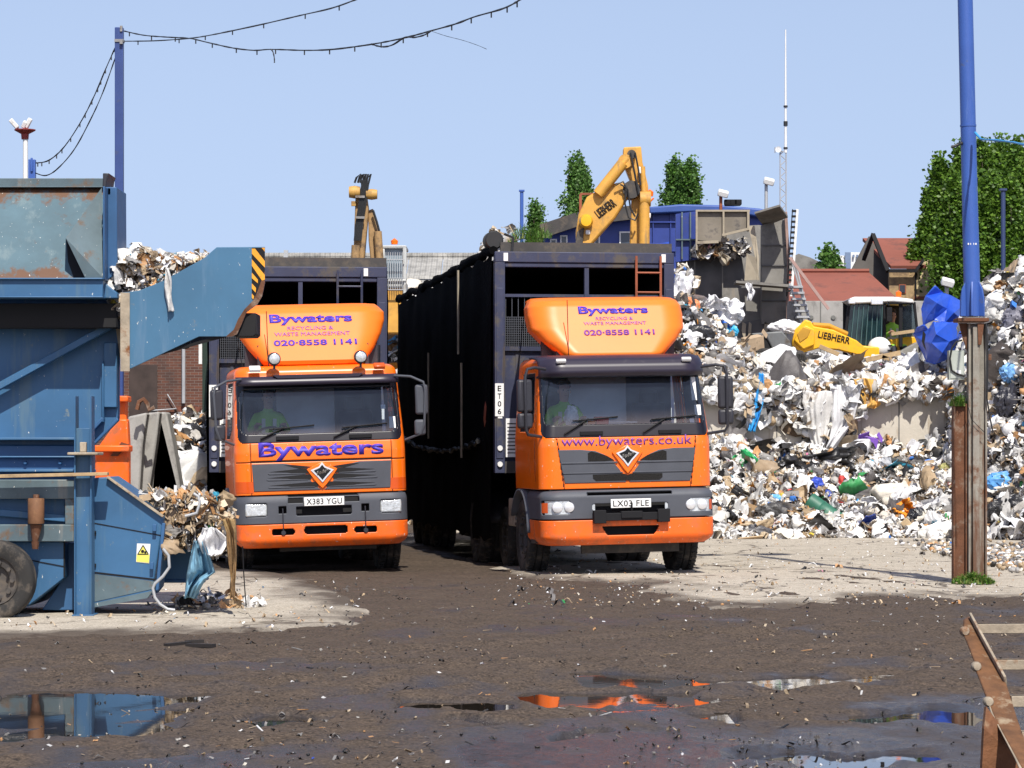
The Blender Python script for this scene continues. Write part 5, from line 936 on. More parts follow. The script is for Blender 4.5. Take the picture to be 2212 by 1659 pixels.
for i, a in enumerate((
    ('green_sheet', 'crumpled bright green plastic sheet near the dark visor lorry', 'plastic sheet', 1632, 1010, 95, 34, (.02, .33, .10), .4, 'sheet', (0, 38, 0)),
    ('black_sheet', 'large torn black plastic sheet with white edge in the middle of the low heap', 'plastic sheet', 1775, 1008, 150, 62, (.02, .02, .022), .35, 'sheet', (0, -8, 10)),
    ('black_bag', 'black bag bunched inside the torn black plastic sheet', 'bag', 1815, 1010, 70, 36, (.018, .018, .02), .3, 'bag', (0, 10, 0)),
    ('purple_box', 'purple and white carton high on the low heap', 'carton', 1873, 960, 36, 34, (.22, .10, .50), .4, 'box', (10, 8, 20)),
    ('green_drum', 'dented dull green drum lying near the foot of the low heap', 'drum', 1785, 1108, 88, 44, (.03, .14, .09), .45, 'drum', (0, 34, 0)),
    ('orange_rag', 'bright orange rag beside a black bag near the foot of the heap', 'rag', 1948, 1108, 60, 42, (.75, .27, .02), .7, 'sheet', (0, -35, 0)),
    ('orange_strip', 'orange plastic strip lying at the heap foot', 'strip', 1876, 1152, 78, 16, (.78, .22, .03), .5, 'sheet', (0, -22, 0)),
    ('black_bag', 'glossy black bag beside the bright orange rag', 'bag', 1990, 1120, 66, 46, (.02, .02, .024), .28, 'bag', (0, 20, 0)),
    ('black_bag', 'dark grey bag low on the heap right of the dark visor lorry', 'bag', 1668, 1107, 80, 40, (.055, .053, .052), .45, 'bag', (0, 6, 0)),
    ('black_bag', 'dark grey flattened bag at the foot of the heap beside the visor lorry', 'bag', 1635, 1150, 76, 34, (.07, .068, .075), .45, 'bag', (0, 4, 0)),
    ('black_bag', 'black torn bags tangled with brown paper below the wall', 'bag', 1620, 985, 110, 42, (.035, .03, .028), .4, 'sheet', (0, 12, 0)),
    ('white_sack', 'big white sack at the foot of the heap', 'sack', 1700, 1158, 74, 34, (.80, .80, .80), .5, 'bag', (0, 0, 0)),
    ('white_sack', 'wrinkled white sack beside the rusty pole base', 'sack', 2030, 1148, 90, 44, (.74, .74, .72), .5, 'bag', (0, -8, 0)),
    ('cardboard_box', 'small brown cardboard box near the dark grey bag', 'box', 1618, 1100, 46, 24, (.38, .25, .13), .8, 'box', (8, 18, 25)),
    ('cardboard', 'flattened brown cardboard at the foot of the heap', 'cardboard', 1620, 1164, 56, 14, (.45, .33, .2), .8, 'plank', (50, -6, 10)),
    ('blue_bag', 'blue plastic bag in the heap beside the rusty pole base', 'bag', 2005, 1010, 52, 34, (.03, .16, .55), .35, 'bag', (0, -15, 0)),
    ('blue_bag', 'light blue bag at the right edge behind the rusty pole base', 'bag', 2162, 1042, 70, 48, (.10, .32, .68), .4, 'bag', (0, 0, 0)),
    ('blue_bag', 'royal blue bag tucked under the torn black sheet', 'bag', 1762, 1046, 36, 30, (.03, .07, .45), .4, 'bag', (0, 0, 0)),
    ('blue_bag', 'pale blue bag low in the heap above the grey bag', 'bag', 1676, 1080, 48, 24, (.14, .42, .75), .4, 'bag', (0, 0, 0)),
    ('blue_jug', 'small blue container at the heap foot', 'container', 1914, 1162, 22, 26, (.03, .13, .42), .4, 'bag', (0, 0, 0)),
    ('cushion', 'pale olive cushion pressed against the rusty pole base', 'cushion', 2046, 1020, 32, 44, (.42, .40, .16), .8, 'bag', (0, 0, 0)),
    ('black_bag', 'black bags at the right edge low on the steep heap', 'bag', 2160, 1100, 66, 50, (.018, .018, .02), .3, 'bag', (0, -20, 0)),
    ('black_bag', 'black bag low on the steep heap next to the pole', 'bag', 2192, 1090, 50, 44, (.02, .02, .022), .3, 'bag', (0, 10, 0)),
    ('red_rag', 'small red rag on the heap above the wall', 'rag', 1833, 822, 16, 30, (.55, .03, .06), .6, 'sheet', (0, 10, 0)),
    ('grey_sack', 'rolled dark grey sack on the wall edge near the lorry', 'sack', 1670, 818, 56, 36, (.12, .12, .12), .6, 'bag', (0, -25, 0)),
    ('blue_sack', 'faded blue sack on the wall edge next to the dark grey sack', 'sack', 1622, 828, 44, 30, (.16, .20, .32), .6, 'bag', (0, 0, 0)),
    ('blue_sheet', 'bright blue plastic sheet on the heap left of the bucket', 'plastic sheet', 1552, 700, 60, 30, (.03, .16, .62), .35, 'sheet', (0, 15, 0)),
    ('cyan_bag', 'turquoise bag right of the bright blue plastic sheet', 'bag', 1578, 716, 34, 30, (.04, .36, .60), .35, 'bag', (0, 0, 0)),
    ('black_bag', 'heap of black bags beside the orange wind deflector', 'bag', 1508, 722, 76, 44, (.02, .02, .022), .3, 'bag', (0, 8, 0)),
    ('white_sack', 'spiky white torn sack high on the heap below the grey sheeting', 'sack', 1560, 672, 84, 62, (.80, .80, .81), .5, 'sheet', (20, 18, 0)),
    ('white_sack', 'ragged white sheet standing at the heap top beside the trailer', 'sack', 1474, 628, 40, 76, (.78, .78, .80), .5, 'sheet', (0, 10, 20)),
    ('orange_sack', 'faded orange sheet below the white rags beside the trailer', 'sheet', 1490, 660, 52, 34, (.72, .24, .10), .5, 'bag', (0, 15, 0)),
    ('cardboard_box', 'torn cardboard box on the heap beside the dark bucket', 'box', 1626, 742, 44, 30, (.46, .34, .22), .8, 'box', (10, -12, 30)),
    ('cardboard', 'pale brown sheet of card leaning on the heap', 'cardboard', 1550, 738, 62, 26, (.50, .37, .22), .8, 'plank', (-50, 14, 10)),
    ('white_sack', 'clean white sack on the heap below the bucket', 'sack', 1700, 712, 70, 30, (.82, .82, .83), .5, 'bag', (0, 0, 0)),
    ('white_sack', 'broad white sack on the heap left of the blue crushed tank', 'sack', 1960, 806, 110, 44, (.76, .75, .72), .55, 'bag', (0, 0, 0)),
    ('white_sack', 'hanging white sack at the top of the steep heap', 'sack', 2150, 660, 50, 66, (.74, .74, .74), .5, 'bag', (0, 8, 0)),
    ('grey_bag', 'dark grey bags near the top of the steep heap', 'bag', 2192, 690, 60, 56, (.16, .16, .20), .5, 'bag', (0, 0, 0)),
    ('black_bag', 'black bag high on the steep heap behind the pole', 'bag', 2175, 870, 56, 74, (.03, .03, .04), .35, 'bag', (0, 20, 0)),
    ('blue_bag', 'light blue bag high on the steep heap', 'bag', 2180, 806, 44, 40, (.16, .36, .66), .4, 'bag', (0, 0, 0)),
    ('brown_card', 'curled brown card near the top of the steep heap', 'cardboard', 2170, 625, 48, 30, (.40, .24, .12), .8, 'sheet', (20, 20, 0)),
    ('plank', 'pale plank lying low in the heap left of the pole base', 'plank', 2020, 1065, 100, 10, (.55, .44, .30), .8, 'plank', (30, 12, 0)),
    ('plank', 'pale board leaning beside the orange rag', 'plank', 1975, 1150, 70, 18, (.56, .42, .25), .8, 'plank', (20, 48, 0)),
)):
    if a[9] == 'drum':
        p = on_heap(a[3], a[4]); m = MB(); L2 = .40; m.lathe([(0, -L2), (.16, -L2), (.175, -L2+.02), (.165, -.15), (.178, -.13), (.165, -.11), (.168, .12), (.18, .14), (.166, .16), (.172, L2-.02), (.15, L2), (0, L2)], (0, 0, 0), 'x', 24)
        o = m.build(a[0], M('drum_green', a[7], .5, var=.2, dirt=(.14, .2, .15), damt=.56), smooth=35, loc=p); o.rotation_euler = (0, R(34), R(-18)); tag(o, a[1], a[2]); continue
    crumpled(*a, seed=i, pos=at(1697, 706, 61.6) if 'below the bucket' in a[1] else None)
# long hangings over the wall, a tyre, timber and scrap on top
cloth('blue_plastic', 'sky blue plastic sheet hanging over the retaining wall', 'plastic sheet', [(1640, 1652, 806), (1634, 1650, 830), (1628, 1646, 870), (1622, 1640, 905), (1614, 1632, 932)], M('sky_blue_film', (.05, .38, .78), .4, var=.12, bmp=.3, bs=20), WY-.30, .05)
cloth('white_plastic', 'narrow white strip hanging beside the sky blue plastic', 'plastic sheet', [(1612, 1624, 850), (1608, 1622, 890), (1610, 1620, 925)], cl_white, WY-.22, .04)
cloth('white_plastic', 'long pale plastic sack hanging in folds down the retaining wall', 'plastic sheet', [(1735, 1800, 845), (1730, 1800, 870), (1742, 1795, 905), (1748, 1790, 935), (1755, 1785, 960), (1760, 1778, 978)], cl_grey, WY-.34, .05)
cloth('white_plastic', 'white torn sheet hanging right of the long pale sack', 'plastic sheet', [(1790, 1860, 830), (1796, 1852, 870), (1798, 1846, 910), (1790, 1825, 940), (1782, 1800, 968)], cl_white, WY-.30, .05)
cloth('yellow_foam', 'mustard yellow cloth hanging over the wall edge', 'cloth', [(1845, 1890, 818), (1858, 1898, 850), (1864, 1902, 872), (1860, 1890, 882)], M('mustard_cloth', (.60, .34, .08), .8, var=.2, vs=8, bmp=.4, bs=25), WY-.28, .05)
cloth('brown_mat', 'brown damp mat hanging below the edge of the retaining wall', 'mat', [(1645, 1745, 860), (1660, 1760, 900), (1690, 1765, 930), (1720, 1762, 942)], M('brown_mat', (.14, .095, .06), .95, var=.35, vs=8, dirt=(.3, .22, .15), damt=.52, bmp=.4), WY-.06, .02)
p = on_heap(1700, 768); m = MB(); m.lathe([(.30, -.11), (.44, -.13), (.50, -.09), (.51, 0), (.50, .09), (.44, .13), (.30, .11), (.27, 0), (.30, -.11)], (0, 0, 0), 'z', 36)
for j in range(40): a = 2*math.pi*j/40; m.boxc((.508*math.cos(a), .508*math.sin(a), 0), (.02, .04, .17), Euler((0, 0, a)))
o = m.build('old_tyre', rubber, smooth=40, loc=(p.x-.15, p.y-.25, p.z-.02)); o.rotation_euler = (R(6), R(3), 0); tag(o, 'old worn tyre lying flat on the heap below the loader bucket', 'tyre')
c = at(1960, 760, 60.2); m = MB(c); m.uv([(1930, 768), (1982, 738), (2012, 782), (1990, 798), (1950, 800)], 60.2, .5); tag(m.build('broken_crate', M('grey_boards', (.24, .23, .20), .85, var=.3, vs=5, dirt=(.12, .11, .1), damt=.5), bevel=.02, loc=c), 'broken grey wooden crate tipped against the blue crushed tank', 'crate')
rs = np.random.RandomState(33)
for i, (u0, v0, u1, v1, w, lab) in enumerate(((1770, 748, 1812, 766, .09, 'thick brown pole lying in front of the yellow loader arm'), (1870, 778, 1945, 762, .10, 'weathered plank lying below the loader cab'), (1905, 770, 1960, 790, .08, 'grey plank beside the broken crate'), (1925, 722, 1975, 715, .07, 'brown board across the heap right of the loader steps'), (1670, 800, 1700, 845, .11, 'pale board sticking out above the long pale sack'))):
    a, b = at(u0, v0, 58.6), at(u1, v1, 58.6); c = (a+b)/2; m = MB(c); m.bar(a, b, w, .05); tag(m.build('plank', wood, bevel=.006, loc=c), lab, 'plank', 'planks on the upper heap')
# ================================================================ BUILDINGS BEHIND
def part_uv(name, mats, pts, Y, t, parent, off, bevel=0):
    m = MB(off); m.uv(pts, Y, t); return m.build(name, mats, parent, bevel=bevel)
# brick warehouse with a long corrugated roof
bm_, bn_, bN, bL, bb = mk('old_brick')
br = bN.new('ShaderNodeTexBrick'); br.inputs['Scale'].default_value = 1; br.inputs['Brick Width'].default_value = .225; br.inputs['Row Height'].default_value = .075; br.inputs['Mortar Size'].default_value = .006
br.inputs['Color1'].default_value = (.15, .055, .032, 1); br.inputs['Color2'].default_value = (.085, .036, .026, 1); br.inputs['Mortar'].default_value = (.17, .14, .12, 1)
tc_ = bN.new('ShaderNodeTexCoord'); sp_ = bN.new('ShaderNodeSeparateXYZ'); cb_ = bN.new('ShaderNodeCombineXYZ'); bL.new(tc_.outputs['Object'], sp_.inputs[0]); bL.new(sp_.outputs[0], cb_.inputs[0]); bL.new(sp_.outputs[2], cb_.inputs[1]); bL.new(cb_.outputs[0], br.inputs['Vector'])
c_ = mix(bN, bL, ramp(bN, bL, noise(bN, bL, .7, 6, .7), .45, .7), br.outputs[0], (.045, .032, .028)); c_ = mix(bN, bL, ramp(bN, bL, noise(bN, bL, 5, 5, .8), .66, .72), c_, (.28, .2, .16)); bL.new(c_, bb.inputs['Base Color']); bb.inputs['Roughness'].default_value = .9; bump(bN, bL, bb, br.outputs['Fac'], -.4, .01)
brick = bm_
rm_, rn_, rN, rL, rb = mk('asbestos_sheets')
wv = rN.new('ShaderNodeTexWave'); wv.wave_type = 'BANDS'; wv.bands_direction = 'X'; wv.inputs['Scale'].default_value = 2.1; wv.inputs['Distortion'].default_value = .3
t2 = rN.new('ShaderNodeTexCoord'); rL.new(t2.outputs['Object'], wv.inputs[0])
c_ = mix(rN, rL, ramp(rN, rL, noise(rN, rL, 1.6, 7, .75), .40, .62), (.40, .39, .36), (.22, .215, .20)); c_ = mix(rN, rL, ramp(rN, rL, noise(rN, rL, 9, 5, .8), .56, .68), c_, (.15, .15, .13)); rL.new(c_, rb.inputs['Base Color']); rb.inputs['Roughness'].default_value = .95; bump(rN, rL, rb, wv.outputs[0], .7, .06)
asb = rm_
WH = thing('brick_warehouse', 'old brick warehouse with long pale corrugated roof behind the trailers', 'warehouse', (-7, 78, 0)); WO = Vector((-7, 78, 0))
wz = 5.6; ax0, ax1 = at(363, 0, 78).x, at(452, 0, 78).x; am = (ax0+ax1)/2; ar = (ax1-ax0)/2
def wall_(m):
    m.box(-24, ax0, 78, 78.4, 0, wz); m.box(ax1, 0, 78, 78.4, 0, wz)
    n = 12; arch = [(am-ar*math.cos(math.pi*i/n), 2.35+ar*.5*math.sin(math.pi*i/n)) for i in range(n+1)]
    m.prism([(ax0, wz), (ax0, 2.35)]+arch[1:-1]+[(ax1, 2.35), (ax1, wz)], 78, 78.4)
m = MB(WO); wall_(m); m.build('wall', brick, WH)
m = MB(WO); n = 12
for i in range(n): a0, a1 = math.pi*i/n, math.pi*(i+.86)/n; m.prism([(am-ar*math.cos(a0), 2.35+ar*.5*math.sin(a0)), (am-ar*1.28*math.cos(a0), 2.37+ar*.82*math.sin(a0)), (am-ar*1.28*math.cos(a1), 2.37+ar*.82*math.sin(a1)), (am-ar*math.cos(a1), 2.35+ar*.5*math.sin(a1))], 77.96, 78.1)
m.build('arch', M('arch_brick', (.17, .06, .035), .9, var=.3, vs=8, dirt=(.07, .04, .03), damt=.5), WH)
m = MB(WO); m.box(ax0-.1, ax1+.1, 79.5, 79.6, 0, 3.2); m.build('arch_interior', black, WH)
def roof_(m):
    for i in range(24):
        x0 = -24+i; z = lambda t: wz+.0+t*(7.20-wz)
        m.add([(x0, 77.7, wz), (x0+.985, 77.7, wz), (x0+.985, 83.5, 7.28), (x0, 83.5, 7.28)], [(0, 1, 2, 3)])
        m.add([(x0, 80.5, 6.46), (x0+.985, 80.5, 6.46), (x0+.985, 80.6, 6.55), (x0, 80.6, 6.55)], [(0, 1, 2, 3)])
m = MB(WO); roof_(m); rf = m.build('roof', asb, WH)
m = MB(WO); [m.lathe([(0, -.5), (.10, -.5), (.10, .5), (0, .5)], (-23.5+i, 83.5, 7.30), 'x', 8) for i in range(24)]; m.build('ridge', asb, rf)
m = MB(WO); m.bar((at(613, 0, 80).x, 80.3, 6.4), (at(616, 0, 80).x, 80.3, 7.25), .12, .1); m.build('vent_pipe', grey_m, WH)
m = MB(WO); px = at(396, 0, 77.8).x; m.tube([(px, 77.85, 2.9), (px, 77.85, 5.4)], .05, 8); m.tube([(px-.45, 77.9, 3.15), (px-.2, 77.88, 2.75), (px-.9, 77.9, 2.7)], .02, 6); m.build('drainpipe', grey_m, WH)
m = MB(WO); m.box(at(280, 0, 78).x, at(340, 0, 78).x, 77.93, 77.99, 2.5, 3.95); m.build('dark_patch', M('dark_brick', (.05, .035, .03), .9, var=.3), WH)  # rectangle of darker brick on the wall
m = MB((-6.9, 52, 0)); p0, p1 = at(437, 0, 52).x, at(452, 0, 52).x; m.box(p0, p1, 52, 52.2, 0, 3.9); m.box(p0-.06, p0+.0, 51.95, 52.1, 3.2, 3.75, 1)
tag(m.build('green_post', [M('dark_green_steel', (.012, .03, .02), .6), white_m], loc=(-6.9, 52, 0)), 'dark green gatepost with a white marker between the brick wall and trailer', 'post')
# blue curved hall
BH = thing('blue_hall', 'long blue clad hall with a shallow curved roof behind the trailers', 'hall', (4, 88, 0)); HO = Vector((4, 88, 0))
m = MB(HO); m.uv([(1395, 466), (1430, 452), (1500, 447), (1600, 452), (1668, 462), (1668, 1005), (1040, 1005), (1180, 500), (1262, 474)], 88, 8); wl = m.build('wall', hall_blue, BH)
m = MB(HO); m.uv([(1402, 447), (1470, 441), (1560, 443), (1640, 450), (1672, 456), (1672, 474), (1600, 462), (1500, 458), (1402, 462)], 87.7, 9); m.build('roof', M('hall_roof_blue', (.035, .085, .30), .55, var=.1), BH, bevel=.05)
m = MB(HO); [m.bar(at(u0, v0, 87.6), at(u1, v1, 87.6), .42, .3) for u0, v0, u1, v1 in ((1170, 500, 1248, 474), (1248, 474, 1400, 455))]; m.build('roof_edge', dust_steel, BH)
for u0, v0, u1, v1 in ((1188, 516, 1203, 545), (1210, 508, 1226, 545), (1283, 506, 1296, 545), (1338, 500, 1378, 545)):
    m = MB(HO); [m.uv(q, 87.94, .06) for q in (rect(u0, v0, u1, v0+3), rect(u0, v0+3, u0+3, v1), rect(u1-3, v0+3, u1, v1))]; w_ = m.build('window', white_m, BH)
    m = MB(HO); m.uv(rect(u0+3, v0+3, u1-3, v1), 87.96, .03); m.build('pane', M('hall_glass', (.05, .065, .09), .1), w_)
m = MB(HO); [m.uv(rect(u, 462, u+2, 560), 87.9, .1) for u in (1410, 1448)]; [m.uv(rect(1404, v, 1462, v+3), 87.88, .1) for v in (478, 540)]; m.build('wall_rib', hall_blue, BH)
m = MB(HO); m.uv([(1352, 527), (1432, 525), (1445, 522), (1446, 540), (1352, 542)], 80, .6); tag(m.build('blue_bin', bright_blue, loc=HO), 'bright blue bin rim showing above the trailer front', 'bin')
# grey tipping shed, sheets hanging off
TS = thing('tipping_shed', 'dusty grey half open tipping shed with buckled hanging sheets', 'shed', (8.5, 71, 0)); TO = Vector((8.5, 71, 0))
def tp(name, mt, pts, Y, t, bv=0): return part_uv(name, mt, pts, Y, t, TS, TO, bv)
tp('back_wall', hall_grey, [(1506, 490), (1640, 486), (1700, 500), (1700, 1005), (1462, 1005), (1462, 560), (1506, 556)], 74, .3)
tp('side_wall', hall_blue, [(1460, 462), (1506, 456), (1506, 560), (1460, 566)], 72.2, .2)
m = MB(TO); [m.uv(rect(u, 458, u+3, 560), 72.1, .1) for u in (1472, 1490)]; m.uv(rect(1460, 516, 1506, 519), 72.08, .1); m.build('side_rib', grey_blue, TS)
tp('upper_sheet', M('upper_brown_sheet', (.20, .175, .14), .85, var=.25, vs=1.5, dirt=(.11, .1, .09), damt=.52, streak=(.28, .25, .2), samt=.57), [(1505, 455), (1618, 456), (1618, 497), (1570, 508), (1570, 524), (1505, 520)], 71.6, .1, .02)
m = MB(TO); [m.uv(q, 71.5, .1) for q in (rect(1503, 453, 1620, 457), rect(1503, 457, 1507, 540), rect(1614, 457, 1619, 500), rect(1561, 457, 1565, 505))]; m.build('sheet_frame', tan_sheet, TS)
m = MB(TO); m.bar(at(1560, 508, 71.5), at(1618, 494, 71.5), .06, .05); m.bar(at(1506, 524, 71.5), at(1552, 522, 71.5), .07, .05); m.build('sheet_edge', tan_sheet, TS)
m = MB(TO); m.add([at(1630, 462, 70.2), at(1684, 446, 69.8), at(1702, 470, 70.6), at(1650, 490, 71.6)], [(0, 1, 2, 3)]); m.build('hood_sheet', hall_grey, TS, solid=.05)
tp('tower_sheet', hall_grey, [(1646, 486), (1700, 472), (1704, 560), (1704, 698), (1645, 700)], 71.2, .4)
m = MB(TO); [m.uv(rect(1645, v, 1704, v+2.5), 71.15, .05) for v in (528, 572, 612, 648)]; m.build('tower_seam', hall_dark, TS)
m = MB(TO); m.bar(at(1697, 458, 71), at(1703, 560, 71), .07, .12); m.bar(at(1703, 560, 71), at(1700, 700, 71), .05, .1); m.build('tower_edge', M('pinkish_primer', (.30, .20, .17), .8, var=.25), TS)
m = MB(TO); m.add([at(1617, 490, 70.6), at(1630, 488, 70.6), at(1640, 560, 70.5), at(1638, 606, 70.4), at(1636, 606, 70.4), at(1634, 570, 70.5)], [(0, 1, 2, 3, 4, 5)]); m.add([at(1613, 548, 70.5), at(1632, 556, 70.4), at(1640, 604, 70.4), at(1608, 606, 70.5)], [(0, 1, 2, 3)]); m.build('hanging_sheet', tan_sheet, TS, solid=.03)
tp('shelf_ledge', hall_grey, [(1590, 606), (1704, 614), (1704, 620), (1590, 611)], 70.3, .8)
tp('lower_sheet', hall_grey, [(1560, 622), (1704, 622), (1704, 690), (1600, 700), (1560, 690)], 71.6, .2)
tp('torn_sheet', hall_dark, [(1590, 698), (1640, 690), (1700, 690), (1704, 1005), (1580, 1005)], 71.3, .2)
m = MB(TO); [m.uv([(u, 695), (u+5+rnd.uniform(-2, 5), 700), (u+rnd.uniform(0, 6), 700+h_), (u-2, 715)], 71.2, .03) for u, h_ in ((1604, 40), (1618, 60), (1652, 30), (1672, 50), (1690, 38))]; m.build('sheet_tatters', tan_sheet, TS)
tp('dark_recess', hall_dark, [(1462, 560), (1560, 528), (1600, 540), (1612, 620), (1600, 700), (1462, 700)], 72.6, .2)
m = MB(TO); [m.uv(rect(u, 505, u+2, 640), 72.3, .05) for u in (1500, 1560)]; m.build('shed_post', hall_grey, TS)
rs = np.random.RandomState(51); h = Heap()
P = np.array([tuple(at(rs.uniform(1500, 1610), rs.normal(538, 7), rs.uniform(71.8, 72.5))) for _ in range(170)]+[tuple(at(1478+rs.normal(0, 8), rs.uniform(580, 655), 70.5+rs.uniform(0, .4))) for _ in range(90)]); h.put('sheet', P, rs.uniform(.12, .35, 260), rs, palette(rs, 260, (2.2, 1.6, 1.4, .6, .2)), .9)
h.build('rubbish_ledge', 'rags and paper caught on the ledges of the grey tipping shed', 'rubbish', 'stuff')
for lab, rows in (('brown card flap hanging on the dark wall of the tipping shed', [(1552, 1562, 545), (1552, 1574, 556), (1562, 1572, 572)]), ('white rag hanging from the ledge of the tipping shed', [(1612, 1625, 612), (1614, 1630, 630), (1616, 1622, 650)])): cloth('hanging_rag', lab, 'rag', rows, tan_sheet if 'brown' in lab else cl_white, 70.2, .05)
# ladder, steps and props beside the shed
lc = at(1710, 970, 70.8); m = MB(lc)
for du in (-5, 5): m.bar(at(1717+du, 452, 70.8), at(1704+du, 640, 70.8), .07 if du > 0 else .02, .05, 0 if du > 0 else 1)
for i in range(16): v = 456+i*11.5; u = 1717-(v-452)*.069; m.bar(at(u-6, v, 70.75), at(u+3, v, 70.75), .05, .12, 1)
tag(m.build('ladder', [white_m, black], loc=lc), 'white framed ladder leaning against the side of the tipping shed', 'ladder')
ST = thing('steel_steps', 'grey steel access steps with handrail beside the tipping shed', 'steps', at(1725, 970, 69.6)); SO = at(1725, 970, 69.6)
m = MB(SO)
for i in range(6): v = 620+i*13; u = 1708+i*3.2; p = at(u, v, 69.6); m.box(p.x-.05, p.x+.28, 69.4, 69.8, p.z-.03, p.z+.02)
m.build('tread', grey_m, ST)
m = MB(SO); m.bar(at(1706, 612, 69.5), at(1733, 702, 69.5), .05, .04); m.tube([at(1708, 560, 69.5), at(1722, 585, 69.5), at(1748, 690, 69.5)], .03, 6); m.tube([at(1712, 570, 69.5), at(1732, 640, 69.5), at(1750, 700, 69.5)], .025, 6); m.build('handrail', grey_m, ST)
c = at(1760, 970, 69); m = MB(c); m.bar(at(1706, 556, 69), at(1790, 668, 69), .07, .06); tag(m.build('raking_prop', M('pink_prop', (.38, .25, .22), .8), loc=c), 'pinkish steel prop leaning from the shed down to the concrete wall', 'prop')
c = at(1770, 970, 70); m = MB(c); m.uv([(1702, 660), (1705, 650), (2060, 650), (2060, 1005), (1702, 1005)], 70, .3); m.uv(rect(1772, 651, 1774, 1000), 69.97, .02, 1); m.uv(rect(1846, 651, 1848, 1000), 69.97, .02, 1); [m.lathe([(0, -.02), (.06, -.02), (.06, .02)], at(u, 686, 69.99), 'y', 10, 1) for u in (1720, 1752, 1800, 1830)]
tag(m.build('concrete_wall', [conc_b, M('joint_grey', (.16, .16, .15), .9)], loc=c, bevel=.02), 'tall precast concrete panel wall behind the wheel loader', 'wall')
# houses
brick_y = M('yellow_stock_brick', (.36, .25, .13), .9, var=.2, vs=8, dirt=(.22, .15, .09), damt=.5, bmp=.2)
tile = M('red_roof_tiles', (.235, .075, .05), .85, var=.15, vs=.6, dirt=(.16, .06, .045), damt=.52, ds=1.2, bmp=.4, bs=9)
cream_r = M('cream_render', (.62, .50, .28), .85, var=.08)
HY = 104
H1 = thing('house', 'brick house with a steep red tiled gable roof partly hidden by poplars', 'house', at(1935, 970, HY)); O1 = at(1935, 970, HY); 
z_ = lambda v, Y: at(0, v, Y).z; x_ = lambda u, Y: at(u, 0, Y).x
m = MB(O1); m.uv([(1878, 510), (1922, 584), (1922, 1005), (1830, 1005), (1836, 590)], HY+1.5, .3); m.build('gable_wall', M('grey_gable', (.12, .11, .10), .9), H1)
m = MB(O1); m.add([(x_(1885, HY), HY+3, z_(508, HY)), (x_(2010, HY), HY+3, z_(508, HY)), (x_(1995, HY), HY-.6, z_(583, HY)), (x_(1919, HY), HY-.6, z_(583, HY))], [(0, 1, 2, 3)]); r1 = m.build('roof', tile, H1, solid=.12)
m = MB(O1); m.bar(at(1886, 507, HY-.2), at(1918, 586, HY-.8), .14, .2); m.bar(at(1886, 507, HY-.2), at(1866, 560, HY+.5), .14, .2); m.bar(at(1919, 585, HY-.8), at(1980, 585, HY-.8), .12, .14); m.bar(at(1978, 585, HY-.8), at(1996, 560, HY-.7), .1, .14); m.build('fascia', ink, H1)
m = MB(O1); m.uv([(1921, 584), (1979, 584), (1979, 1005), (1921, 1005)], HY-.52, .3); m.build('front_wall', brick_y, H1)
m = MB(O1); m.uv([(1979, 584), (1996, 562), (2030, 560), (2030, 1005), (1979, 1005)], HY-.5, .3); m.build('side_wall', cream_r, H1)
m = MB(O1); m.uv(rect(1977, 588, 1980, 660), HY-.62, .1); m.build('drainpipe', ink, H1)
m = MB(O1); m.uv(rect(1942, 614, 1957, 634), HY-.56, .04); w_ = m.build('window', rust_m, H1); m = MB(O1); m.uv(rect(1944, 616, 1955, 632), HY-.58, .02); m.build('pane', M('house_glass', (.03, .035, .05), .15), w_)
m = MB(O1); m.uv(rect(1975, 640, 2010, 646), HY-.56, .04); m.build('brick_band', M('band_red', (.3, .11, .07), .9), H1)
H2 = thing('house', 'long low red tiled roof beside the brick gable house', 'house', at(1820, 970, HY-4)); O2 = at(1820, 970, HY-4); Y2 = HY-4
m = MB(O2); m.add([(x_(1726, Y2), Y2+4, z_(573, Y2)), (x_(1908, Y2), Y2+4, z_(573, Y2)), (x_(1945, Y2), Y2-.4, z_(655, Y2)), (x_(1690, Y2), Y2-.4, z_(655, Y2))], [(0, 1, 2, 3)]); m.build('roof', tile, H2, solid=.12)
m = MB(O2); m.uv([(1700, 650), (1940, 650), (1940, 1005), (1700, 1005)], Y2, .3); m.build('wall', brick_y, H2)
m = MB(O2); m.tube([(x_(1726, Y2), Y2+4, z_(573, Y2)+.05), (x_(1908, Y2), Y2+4, z_(573, Y2)+.05)], .09, 6); m.build('ridge_tiles', tile, H2)
c = at(1845, 970, 260); FB = thing('office_block', 'distant white office block between the roofs and the bush', 'office block', c); m = MB(c); m.uv([(1812, 552), (1838, 552), (1838, 545), (1868, 545), (1868, 1000), (1812, 1000)], 260, 12); m.build('wall', white_m, FB); m = MB(c); m.uv(rect(1826, 545, 1838, 580), 259.6, .3); [m.uv(rect(1842+i*8, 550, 1846+i*8, 556), 259.7, .2) for i in range(3)]; m.build('window_strip', M('far_blue_glass', (.16, .22, .33), .3), FB)
c = at(1735, 970, 150); m = MB(c); m.uv([(1700, 560), (1725, 548), (1750, 556), (1790, 575), (1790, 1000), (1690, 1000)], 150, 6); tag(m.build('earth_bank', hall_grey, loc=c), 'distant grey sheeted mound left of the bush', 'mound')
# rubble with weeds on the skyline
rs = np.random.RandomState(61)
def heap_sky(x, y): r = np.hypot((x+.25)/1.35, (y-74)/3); return 7.25*np.clip(1-r**2.2*.55, -.1, 1)+fbm(x*1.5, y*1.5, 4)*.5
heap_obj('rubble_heap', 'rubble heap with weeds showing above the netted trailer', heap_sky, -1.8, 1.3, 71, 75, .18, 1400, (.35, 2, 2.4, .8, .04), (.05, .18), seed=8)
